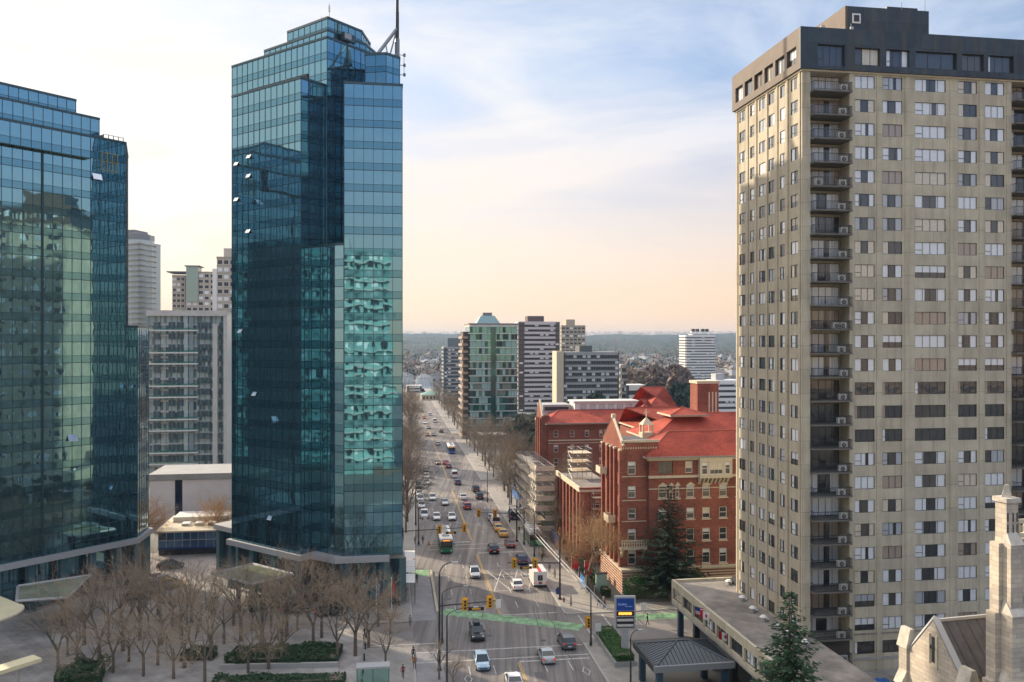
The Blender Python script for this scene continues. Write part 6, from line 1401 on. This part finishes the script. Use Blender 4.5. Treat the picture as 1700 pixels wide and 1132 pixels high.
q = G(729.5, 1113); s = mast_arm('dark signal mast with two yellow lights over the near left lanes', (q.x, q.y, .02), 12.2, ZH(1006, q.y), 7.2, [3.25, 6.45], RA, plate=4.7, lamp=(1.6, 1.5))
b = MB(); b.box(7.3, 7.9, -.08, -.02, ZH(1006, q.y)-.6, ZH(1006, q.y)+.5, M['white']); b.build('white_sign', s)
q = G(929.5, 996); mast_arm('dark signal mast on the right pavement with two yellow lights reaching left', (q.x, q.y, .02), 10.5, 6.0, -8.6, [-4.1, -7.5], RA, plate=-5.6)
b = MB(); zz = 6.0
q = P(669, 158); mast_arm('far left signal mast with two yellow lights above the green bus', (q.x, q.y, .02), 7.0, ZH(882, 158), 12.0, [6.8, 11.5], RA, plate=9.0)
q = G(858, 899); mast_arm('far right signal mast with two yellow lights before the taxis', (q.x, q.y, .02), 8.8, 5.9, -8.0, [-4.6, -8], RA)
def street_lamp(label, p, h, reach, rz, sig=False):
    th = thing('street_lamp', label, 'street lamp', p, rz); b = MB(); b.tube((0, 0, 0), (0, 0, h), .13, .08, M['dark'], 8); b.tube((0, 0, 0), (0, 0, .6), .2, .2, M['dark'], 8); b.build('pole', th)
    pts = [Vector((0, 0, h-.1))]
    for i in range(1, 8): a = i/7*math.pi/2; pts.append(Vector((reach*(1-math.cos(a)), 0, h-.1+1.1*math.sin(a))))
    b = MB(); b.path(pts, .05, M['dark'], 5); o = b.build('arm', th); e = pts[-1]; b = MB(); b.box(min(e.x, e.x+.6*(1 if reach > 0 else -1)), max(e.x, e.x+.6*(1 if reach > 0 else -1)), -.14, .14, e.z-.08, e.z+.05, M['lgrey']); b.build('lamp_head', o)
    if sig: b = MB(); signal_head(b, (-.35, 0, 3.2), T=Matrix.Identity(4)); b.build('signal_head', th)
    return th
q = P(742, 102); street_lamp('near left street lamp curving over the road beside the first signal mast', (q.x, q.y, .1), 8.6, 3.2, RA)
q = P(734, 117); street_lamp('left street lamp whose arm curves just behind the first signal mast', (q.x, q.y, .1), 6.8, 3.0, RA)
q = G(981, 1073); street_lamp('dark pole with a signal beside the hospital corner crossing', (q.x, q.y, .1), 7.0, -.8, RA, True)
q = P(1047, 100); street_lamp('dark lamp pole beside the porch at the bottom right', (q.x, q.y, .1), 6.6, .9, RA)
for i, (x, y, h) in enumerate(((809, 834, 8.5), (846, 868, 8), (887, 925, 8.5), (870, 905, 7))): q = G(x, y); street_lamp(f'dark street lamp, {ORD[i]} in the far row on the right pavement', (q.x, q.y, .1), h, -2.2, RA)
for i, (x, y, h) in enumerate(((695, 905, 7.5), (690, 872, 8))): q = G(x, y); street_lamp(f'dark street lamp, {ORD[i]} from the near side on the far left pavement', (q.x, q.y, .1), h, 2.2, RA)
q = P(868, 352); th = street_lamp('tall pale floodlight pole before the green glass apartment tower', (q.x, q.y, .1), 12, .5, RA)
# overhead pair of pale conduits along the right pavement
for i, (dx, lab) in enumerate(((0, 'nearer the road'), (.9, 'nearer the hospital'))):
    a = P(1002+dx*8, 117, 4.6); c = P(838+dx*6, 198, 5.2); a.z = ZH(1010, 117); c.z = ZH(830, 198)
    b = MB(); n = 10; pts = [a.lerp(c, k/n)-Vector((0, 0, .35*math.sin(math.pi*k/n))) for k in range(n+1)]; b.path(pts, .09, M['lgrey'], 6)
    tag(b.build('overhead_cable'), 'thick pale overhead cable above the right pavement, the one '+lab, 'cable')
# person builder -------------------------------------------------------
def person(label, loc, rz, top, bottom, walk=.25, seed=0, hair=(.03, .02, .015), hgt=1.72):
    r = random.Random(seed); s = hgt/1.72
    th = thing('person', label, 'person', loc, rz)
    J = [(0, 0, .95), (0, 0, 1.15), (0, .01, 1.4), (0, .02, 1.5), (0, .03, 1.6), (0, .04, 1.68),
         (-.1, 0, .9), (-.11, walk*.6, .5), (-.11, walk*.7, .08), (-.11, walk*.7+.14, .04), (.1, 0, .9), (.11, -walk*.3, .5), (.11, -walk*1.1, .12), (.11, -walk*1.1+.12, .05),
         (-.19, 0, 1.4), (-.24, -walk*.3, 1.14), (-.23, -walk*.1+.05, .9), (-.22, -walk*.05+.1, .82), (.19, 0, 1.4), (.24, walk*.3, 1.14), (.23, walk*.6+.05, .92), (.22, walk*.7+.07, .85)]
    RD = [.13, .12, .14, .06, .085, .07, .09, .065, .05, .035, .09, .065, .05, .035, .065, .05, .042, .035, .065, .05, .042, .035]
    E = [(0, 1), (1, 2), (2, 3), (3, 4), (4, 5), (0, 6), (6, 7), (7, 8), (8, 9), (0, 10), (10, 11), (11, 12), (12, 13), (2, 14), (14, 15), (15, 16), (16, 17), (2, 18), (18, 19), (19, 20), (20, 21)]
    me = bpy.data.meshes.new('body'); me.from_pydata([(x*s, y*s, z*s) for x, y, z in J], E, []); o = bpy.data.objects.new('body', me); COL.objects.link(o)
    md = o.modifiers.new('skin', 'SKIN'); me.skin_vertices[0].data[0].use_root = True
    for i, v in enumerate(me.skin_vertices[0].data): v.radius = (RD[i]*s, RD[i]*s*.85)
    o.modifiers.new('sub', 'SUBSURF').levels = 1
    dg = bpy.context.evaluated_depsgraph_get(); m2 = bpy.data.meshes.new_from_object(o.evaluated_get(dg)); bpy.data.objects.remove(o)
    o = bpy.data.objects.new('body', m2); COL.objects.link(o); o.parent = th; m2.materials.clear()
    tm = mat('cloth_%.2f_%.2f_%.2f' % top, top, .9); bm_ = mat('cloth_%.2f_%.2f_%.2f' % bottom, bottom, .9)
    for m_ in (tm, bm_, M['skin'], M['black']): m2.materials.append(m_)
    for p in m2.polygons:
        z = p.center.z/s; x = abs(p.center.x)/s; p.material_index = 3 if z < .1 else 2 if (z > 1.5 or (x > .19 and z < .88 and z > .76)) else 0 if (z > .88 or x > .19) else 1; p.use_smooth = True
    b = MB(); n = 8; vs = []; hc = Vector((0, .02, 1.655))*s
    for j in range(4):
        ph = j/3*math.pi*.55
        for k in range(n): a = 2*math.pi*k/n; vs.append((hc.x+.1*s*math.sin(ph)*math.cos(a), hc.y-.01+.11*s*math.sin(ph)*math.sin(a), hc.z+.12*s*math.cos(ph)))
    b.add(vs, [(j*n+k, (j+1)*n+k, (j+1)*n+(k+1) % n, j*n+(k+1) % n) for j in range(3) for k in range(n)], mat('hair_%.2f' % hair[0], hair, .8)); b.build('hair', th, smooth=True)
    return th
for i, (px, py, rz, tp, bt_, lab) in enumerate([
 (686, 1098, 3.3, (.02, .02, .03), (.02, .02, .03), 'person in a dark coat walking on the left pavement near the sunlit strip'),
 (669, 1128, 3.1, (.2, .03, .03), (.03, .03, .05), 'person in a dark red jacket at the bottom of the left pavement'),
 (673.5, 992, .2, (.03, .03, .04), (.05, .05, .07), 'person in dark clothes standing below the white pavement awnings'),
 (692, 970, .1, (.03, .04, .08), (.02, .02, .03), 'person in navy walking along the bike lane kerb'),
 (702, 904, 3.0, (.02, .02, .02), (.03, .03, .03), 'person in black waiting under the far left signals'),
 (689, 905, 3.2, (.1, .1, .1), (.03, .03, .04), 'person in grey waiting left of the one in black'),
 (900, 934, .3, (.03, .03, .03), (.02, .02, .03), 'person in black on the right pavement beneath the signal arm'),
 (862, 887, .1, (.05, .03, .02), (.03, .03, .03), 'person in brown beside the yellow taxis'),
 (994, 1008, 1.2, (.03, .03, .05), (.03, .03, .03), 'person in dark blue crossing at the hospital corner'),
 (1004, 1010, 1.2, (.25, .04, .04), (.03, .03, .03), 'person in red crossing at the hospital corner'),
 (663, 1008, 3.0, (.3, .3, .32), (.03, .03, .05), 'person in pale grey near the flagpoles'),
 (912, 952, 3.1, (.12, .12, .14), (.02, .02, .04), 'person in slate grey walking on the right pavement past the shuttle'),
 (921, 962, 3.0, (.3, .26, .2), (.03, .03, .04), 'person in a tan coat walking on the right pavement near the blue bin'),
 (948, 1008, 1.4, (.02, .03, .1), (.02, .02, .03), 'person in bright navy waiting at the kerb corner'),
 (681, 1042, 3.2, (.25, .25, .25), (.04, .04, .05), 'person in light grey at the end of the left side road'),
 (605, 1062, 2.0, (.02, .02, .02), (.05, .05, .08), 'person in black crossing the plaza among bare trees'),
 (688, 1112, 3.2, (.3, .12, .02), (.02, .02, .03), 'person in an orange jacket on the left pavement at the bottom'),
 (676, 958, .1, (.15, .02, .05), (.02, .02, .02), 'person in wine red beside the white pavement awnings'),
 (1075, 1040, 1.5, (.03, .03, .03), (.08, .08, .1), 'person in black on the side street pavement right of the pylon sign'),
 (876, 893, 0, (.02, .1, .06), (.02, .02, .03), 'person in green at the kerbside bus')]):
    q = G(px, py); person(lab, (q.x, q.y, .15), rz, tp, bt_, seed=i, walk=.1 if 'waiting' in lab or 'standing' in lab else .26)
# white pavement awnings at the tower's corner
for i, (y0, y1) in enumerate(((914, 927), (929, 940), (941.5, 950), (952.5, 967))):
    za = 3.4; a = G(667, y1, za); c = G(689, y1, za); e = G(689, y0, za); f = G(667, y0, za); ctr = (a+c+e+f)/4
    th = thing('pavement_awning', f'white canvas awning, {ORD[i]} from the far end beside the centre tower corner', 'awning', (ctr.x, ctr.y, 0), 0, 'white pavement awnings')
    b = MB(); pts = [p-Vector((ctr.x, ctr.y, 0)) for p in (a, c, e, f)]; mid1 = (pts[0]+pts[3])/2+Vector((0, 0, .5)); mid2 = (pts[1]+pts[2])/2+Vector((0, 0, .5))
    b.add(pts+[mid1, mid2], [(0, 1, 5, 4), (2, 3, 4, 5), (0, 4, 3), (1, 2, 5)], M['white']); b.build('canvas', th)
    for p in pts: b = MB(); b.tube((p.x, p.y, 0), (p.x, p.y, za), .05, .05, M['dark'], 6); b.build('post', th)
# flagpoles before the centre tower
def flag(b, z, w_, h_, cols, m_):
    pass
for (px, py, col_, lab, tp_) in ((625, 1016, 'blue', 'white flagpole with a limp blue and white flag near the centre tower', 962), (650, 1030, 'red', 'white flagpole with a limp red flag near the centre tower corner', 961)):
    q = G(px, py); th = thing('flagpole', lab, 'flagpole', (q.x, q.y, .1)); h = ZH(tp_, q.y); b = MB(); b.tube((0, 0, 0), (0, 0, h), .1, .05, M['white'], 8); b.tube((0, 0, h), (0, 0, h+.15), .12, .1, M['trim'], 8); b.build('pole', th)
    b = MB(); n = 6; vs = []
    for j in range(5):
        for i in range(n): t = i/(n-1); vs.append((.06+.5*t*(1-.1*j), .14*math.sin(t*7+j), h-.4-j*.55-.5*t))
    m_ = M['red'] if col_ == 'red' else mat('pale_blue_cloth', (.35, .45, .6), .8)
    b.add(vs, [(j*n+i, j*n+i+1, (j+1)*n+i+1, (j+1)*n+i) for j in range(4) for i in range(n-1)], m_); o = b.build('flag', th)
# flags on the hotel podium wall
def rflag(label, base, pole, us=False):
    th = thing('flag', label, 'flag', base, 0); e = Vector(pole); b = MB(); b.tube((0, 0, 0), e, .035, .03, M['lgrey'], 6); b.build('staff', th)
    b = MB(); n = 12; W_, H_ = 1.7, 1.0
    def pt(u_, v_): return Vector((e.x-.1+u_*W_*.93, e.y-.1+.1*math.sin(u_*6), e.z-.05-v_*H_-u_*.45-.05*math.sin(u_*5)))
    for i in range(n):
        for j in range(9):
            u0, u1, v0, v1 = i/n, (i+1)/n, j/9, (j+1)/9
            if us: m_ = M['navy'] if (i < 5 and j < 5) else (M['red'] if j % 2 == 0 else M['white'])
            else: m_ = M['red'] if (i < 3 or i >= 9) else M['white']
            b.quad(pt(u0, v1), pt(u1, v1), pt(u1, v0), pt(u0, v0), m_)
    o = b.build('cloth', th)
    if not us:
        leaf = [(0, -.42), (.07, -.24), (.17, -.3), (.13, -.1), (.28, -.2), (.31, -.12), (.42, -.12), (.36, .02), (.4, .06), (.2, .2), (.22, .28), (.03, .24), (.03, .42), (-.03, .42), (-.03, .24), (-.22, .28), (-.2, .2), (-.4, .06), (-.36, .02), (-.42, -.12), (-.31, -.12), (-.28, -.2), (-.13, -.1), (-.17, -.3), (-.07, -.24)]
        b = MB(); vs = [pt(.5+x*.27*.85, .5+y*.8)+Vector((0, -.015, 0)) for x, y in leaf]; vs2 = [pt(.5, .5)+Vector((0, -.015, 0))]+vs; k = len(vs)
        b.add(vs2, [(0, 1+i, 1+(i+1) % k) for i in range(k)], M['red']); b.build('leaf_emblem', o)
q = podM @ Vector((-.02, -13.2, 6.3)); rflag('red and white maple leaf flag on the hotel podium wall', q, (-.9, -.5, 1.5))
q = podM @ Vector((-.02, -11.6, 6.3)); rflag('pink striped flag hanging behind the maple leaf flag', q, (-.9, -.5, 1.5), True)
q = podM @ Vector((-.02, -18, 6.0)); rflag('small limp flag right of the maple leaf flag on the podium wall', q, (-.35, -.25, .7))
# pylon sign
q = P(1037.5, 111); th = thing('pylon_sign', 'tall blue topped pylon sign with an orange lit line before the porch', 'sign', (q.x, q.y, 0), R(2)); wS = 1.38
b = MB(); b.box(-wS, wS, -.25, .25, 4.1, 8.45, M['lgrey']); b.build('casing', th)
b = MB(); b.box(-wS+.22, wS-.22, -.28, -.25, 6.6, 8.2, mat('sign_blue', (.015, .07, .33), .4)); o = b.build('blue_panel', th)
def text(body, size, loc, m_, parent, name='lettering', rz=0, align='CENTER'):
    cu = bpy.data.curves.new(name, 'FONT'); cu.body = body; cu.size = size; cu.align_x = align; cu.extrude = .004; cu.materials.append(m_); t_ = bpy.data.objects.new(name, cu); COL.objects.link(t_); t_.location = loc; t_.rotation_euler = (R(90), 0, rz)
    dg = bpy.context.evaluated_depsgraph_get(); me = bpy.data.meshes.new_from_object(t_.evaluated_get(dg)); bpy.data.objects.remove(t_); t2_ = bpy.data.objects.new(name, me); COL.objects.link(t2_); t2_.location = loc; t2_.rotation_euler = (R(90), 0, rz); t2_.parent = parent; return t2_
b = MB(); lm2 = mat('sign_letter', (.35, .5, .85), .5)
for k in range(7): b.box(-.95+k*.17, -.84+k*.17, -.3, -.28, 7.35, 7.52+.06*(k in (0, 4)), lm2)
for k in range(6): b.box(.0+k*.16, .1+k*.16, -.3, -.28, 7.08, 7.2, lm2)
b.box(-.95, .2, -.3, -.28, 7.31, 7.34, lm2); b.build('faint_lettering', o)
b = MB(); b.box(-wS+.22, wS-.22, -.28, -.25, 5.9, 6.5, M['black']); o = b.build('message_panel', th); b = MB()
for k in range(10): b.box(-.85+k*.17, -.72+k*.17, -.3, -.28, 6.04+.03*(k % 3 == 1), 6.38, MATS['amber_led'])
b.box(-.9, .9, -.295, -.28, 6.18, 6.24, MATS['amber_led']); b.build('lit_letters', o)
b = MB(); b.box(-wS+.22, wS-.22, -.28, -.25, 4.35, 5.75, M['black']); b.build('lower_panel', th)
for z in (5.2, 4.5): b = MB(); b.box(-wS+.3, wS-.3, -.3, -.28, z, z+.33, M['offwhite']); b.build('white_strip', th)
b = MB(); b.box(-.45, .45, -.2, .2, 0, 4.1, M['lgrey']); b.build('post', th)
# porch with hipped metal roof
q = P(1089, 97); pc = thing('entrance_porch', 'dark square entrance porch with hipped metal roof beside the hotel podium', 'porch', (q.x, q.y, 0), GA)
mr = mat('dark_metal_roof', (.1, .115, .13), .45, .5); x1, y1, ze_ = 9.2, 7.6, 4.5
b = MB(); hip_z = 6.0; v = [(0, 0, ze_), (x1, 0, ze_), (x1, y1, ze_), (0, y1, ze_), (3.9, y1/2, hip_z), (5.3, y1/2, hip_z)]; b.add(v, [(0, 1, 5, 4), (2, 3, 4, 5), (1, 2, 5), (3, 0, 4)], mr)
def seam(p, q_): b.tube(p, q_, .045, .045, M['dark'], 4)
for k in range(1, 18):
    x = x1*k/18; t = min(1, x/3.9, (x1-x)/3.9); 
    for yy in (0, y1): seam((x, yy, ze_+.03), (x, yy+(y1/2-yy)*t, ze_+.03+(hip_z-ze_)*t))
for k in range(1, 14):
    y = y1*k/14; t = min(y, y1-y)/(y1/2)
    for xx, xt in ((0, 3.9), (x1, 5.3)): seam((xx, y, ze_+.03), (xx+(xt-xx)*t, y, ze_+.03+(hip_z-ze_)*t))
for a_, c_ in ((0, 4), (3, 4), (1, 5), (2, 5), (4, 5)): b.tube(Vector(v[a_])+Vector((0, 0, .04)), Vector(v[c_])+Vector((0, 0, .04)), .1, .1, mr, 5)
b.build('roof', pc)
b = MB(); b.box(-.3, x1+.3, -.3, 0, 3.9, 4.62, M['grey']); b.box(-.3, x1+.3, y1, y1+.3, 3.9, 4.62, M['dark']); b.box(-.3, 0, 0, y1, 3.9, 4.62, M['dark']); b.box(x1, x1+.3, 0, y1, 3.9, 4.62, M['dark']); b.box(0, x1, 0, y1, 3.9, 4.0, M['dark']); b.build('fascia', pc)
for (x, y) in ((.6, .6), (x1-.6, .6), (.6, y1-.6), (x1-.6, y1-.6)): b = MB(); b.box(x-.35, x+.35, y-.35, y+.35, 0, 3.9, mat('blue_column', (.03, .07, .11), .5)); b.build('column', pc)
# banners, hoarding, fence, benches, bins, hydrant, notice boards
for (x, y, w_, h_, lab) in ((955, 955, 1.4, 2.6, 'left of two red banners by the fence below the brick gable'), (976, 966, 1.2, 2.4, 'right of two red banners by the fence below the brick gable')):
    q = G(x, y); th = thing('banner', lab, 'banner', (q.x, q.y, 0), RA); b = MB(); b.box(-w_/2, w_/2, -.03, .03, 1.2, 1.2+h_, M['red']); b.build('cloth', th); b = MB(); b.tube((-w_/2, 0, 0), (-w_/2, 0, 1.4+h_), .05, .05, M['white']); b.build('pole', th)
q = G(978, 990); th = thing('banner', 'slanting blue banner on the fence beside the red ones', 'banner', (q.x-.9, q.y+2, 0), RA+R(90)); b = MB(); b.box(-1.5, 1.5, -.03, .03, 1.4, 2.9, mat('bright_blue', (.06, .25, .6), .7)); b.build('cloth', th); b = MB(); b.tube((-1.5, 0, 0), (-1.5, 0, 3), .05, .05, M['white']); b.tube((1.5, 0, 0), (1.5, 0, 3), .05, .05, M['white']); b.build('poles', th)
for (x0, x1_, y0_, lab) in ((6.9, 7.1, 60, 'blue sheeted hoarding along the right pavement beneath the scaffold'), (6.0, 6.2, 98, 'farther blue sheeted hoarding by the row of trees')):
    th = thing('hoarding', lab, 'hoarding', RP(x0, y0_), RA); b = MB(); Lh = 12 if y0_ < 90 else 22; b.box(0, .1, 0, Lh, .2, 2.6, M['blue']); b.build('sheet', th)
    for k in range(int(Lh/3)+1): b = MB(); b.tube((.2, k*3, 0), (.2, k*3, 2.8), .05, .05, M['steel']); b.build('post', th)
th = thing('iron_fence', 'black iron railing along the back of the right pavement by the brick gable', 'fence', RP(6.8, 22), RA); b = MB(); b.box(-.03, .03, 0, 30, 1.35, 1.42, M['black']); b.box(-.03, .03, 0, 30, .2, .26, M['black'])
for k in range(150): b.box(-.015, .015, k*.2, k*.2+.03, .1, 1.55, M['black'])
b.build('railing', th)
for k in range(6): b = MB(); b.box(-.15, .15, k*6-.15, k*6+.15, 0, 1.8, M['concg']); b.build('post', th)
q = G(998, 985); th = thing('display_case', 'pale green tall display case behind the red banners', 'display case', (q.x, q.y, 0), GA); b = MB(); b.box(-.9, .9, -.3, .3, .4, 3.3, mat('pale_green', (.3, .42, .36), .4)); b.build('casing', th); b = MB(); b.box(-1.0, 1.0, -.4, .4, 3.3, 3.45, M['dark']); b.build('lid', th); b = MB(); b.box(-.8, .8, -.25, .25, 0, .4, M['concg']); b.build('plinth', th)
th = thing('bus_shelter', 'green glazed bus shelter on the right pavement beside the standing bus', 'bus shelter', G(893, 922)+Vector((.5, 0, 0)), RA); b = MB(); b.box(-.7, .7, -2, 2, 2.4, 2.55, mat('shelter_green', (.08, .3, .18), .5)); b.build('roof', th); b = MB(); b.box(.6, .66, -1.9, 1.9, .3, 2.3, M['paneg']); b.build('back_pane', th)
for (x, y) in ((-.6, -1.8), (.6, -1.8), (-.6, 1.8), (.6, 1.8)): b = MB(); b.tube((x, y, 0), (x, y, 2.4), .05, .05, M['dark']); b.build('post', th)
for i, (px, py, lab) in enumerate(((936, 1001, 'dark fire hydrant on the right pavement beside the signal mast'),)):
    q = G(px, py); th = thing('fire_hydrant', lab, 'hydrant', (q.x, q.y, .14)); b = MB(); b.tube((0, 0, 0), (0, 0, .65), .14, .13, mat('hydrant_red', (.18, .06, .04), .6), 10); b.tube((0, 0, .65), (0, 0, .82), .17, .05, MATS['hydrant_red'], 10); b.tube((-.24, 0, .5), (.24, 0, .5), .07, .07, MATS['hydrant_red'], 8); b.build('body', th)
q = G(925, 990); th = thing('litter_bin', 'dark blue litter bin at the foot of the right signal mast', 'bin', (q.x+.1, q.y+1.0, .14)); b = MB(); b.tube((0, 0, 0), (0, 0, .95), .3, .33, M['navy'], 12); b.build('body', th); b = MB(); b.tube((0, 0, .95), (0, 0, 1.1), .35, .2, M['dark'], 12); b.build('lid', th)
for i, (px, py, lab) in enumerate(((993, 1072, 'thin white parking sign pole left of the clipped hedge'), (1068, 1035, 'white square sign on a thin pole right of the pylon sign'), (923, 940, 'small white sign on a pole by the right signal mast'), (706, 880, 'white and red lane sign hanging by the far left kerb'))):
    q = G(px, py); th = thing('road_sign', lab, 'sign', (q.x, q.y, .1), RA); b = MB(); b.tube((0, 0, 0), (0, 0, 2.9), .05, .05, M['lgrey'], 6); b.build('pole', th); b = MB(); b.box(-.4, .4, -.05, -.02, 1.9, 3.0, M['white']); b.build('plate', th)
q = G(640, 1140); th = thing('notice_shelter', 'small teal glazed kiosk at the bottom edge of the plaza', 'kiosk', (q.x-1.5, q.y, .1), RA); b = MB(); b.box(-2, 2, -.8, .8, 2.4, 2.6, M['lgrey']); b.build('roof', th); b = MB(); b.box(-1.9, 1.9, -.7, .7, .2, 2.4, M['paneg']); b.build('glazing', th)
for x in (-1.9, 0, 1.9): b = MB(); b.box(x-.05, x+.05, -.75, -.68, 0, 2.4, tealp); b.build('mullion', th)
# orange work barrier and green planter by the far left corner
q = G(712, 905); th = thing('traffic_cone', 'orange cone at the end of the green bike lane patch', 'cone', (q.x, q.y, .03)); b = MB(); b.tube((0, 0, 0), (0, 0, .9), .25, .04, mat('cone_orange', (.75, .22, .04), .6), 12); b.build('cone', th); b = MB(); b.box(-.3, .3, -.3, .3, 0, .05, M['dark']); b.build('base', th)
# bollards along the plaza kerb
bo = None
for i in range(9):
    p = RP(-RW-6.6, -8+i*4.2, .12); lab = f'short dark bollard, {ORD[i]} from the near end along the plaza edge'
    if bo is None: bo = thing('bollard', lab, 'bollard', p, 0, 'bollards along the plaza edge'); b = MB(); b.tube((0, 0, 0), (0, 0, .85), .12, .11, M['dark'], 10); b.build('shaft', bo); b = MB(); b.tube((0, 0, .85), (0, 0, .98), .14, .05, M['dark'], 10); b.build('cap', bo); KIDS[bo] = [o for o in bpy.data.objects if o.parent == bo]
    else: dup(bo, p, 0, lab)
# cranes on the far skyline
q = P(1022, 2400); cr_ = thing('tower_crane', 'tiny tower crane against the sky above the far hills', 'crane', q); b = MB(); b.tube((0, 0, 0), (0, 0, 44), .8, .8, mat('crane_red', (.4, .15, .13), .8), 4); b.build('mast', cr_); b = MB(); b.tube((-7, 0, 38), (9, 0, 60), .8, .5, MATS['crane_red'], 4); b.build('jib', cr_)
# ------------------------------------------------------------------ haze
hm = bpy.data.materials.new('haze'); hm.use_nodes = True; t = hm.node_tree; t.nodes.clear()
pv_ = N(t, 'ShaderNodeVolumePrincipled'); pv_.inputs['Color'].default_value = (.4, .58, .82, 1); pv_.inputs['Density'].default_value = .00009; pv_.inputs['Anisotropy'].default_value = .2
o = N(t, 'ShaderNodeOutputMaterial'); t.links.new(pv_.outputs[0], o.inputs['Volume'])
b = MB(); b.box(-9050, 9050, -420, 9050, -1.5, 130, hm); hz_o = b.build('haze', kind='stuff'); tag(hz_o, 'thin bluish haze over the city thickening towards the hills', 'haze')
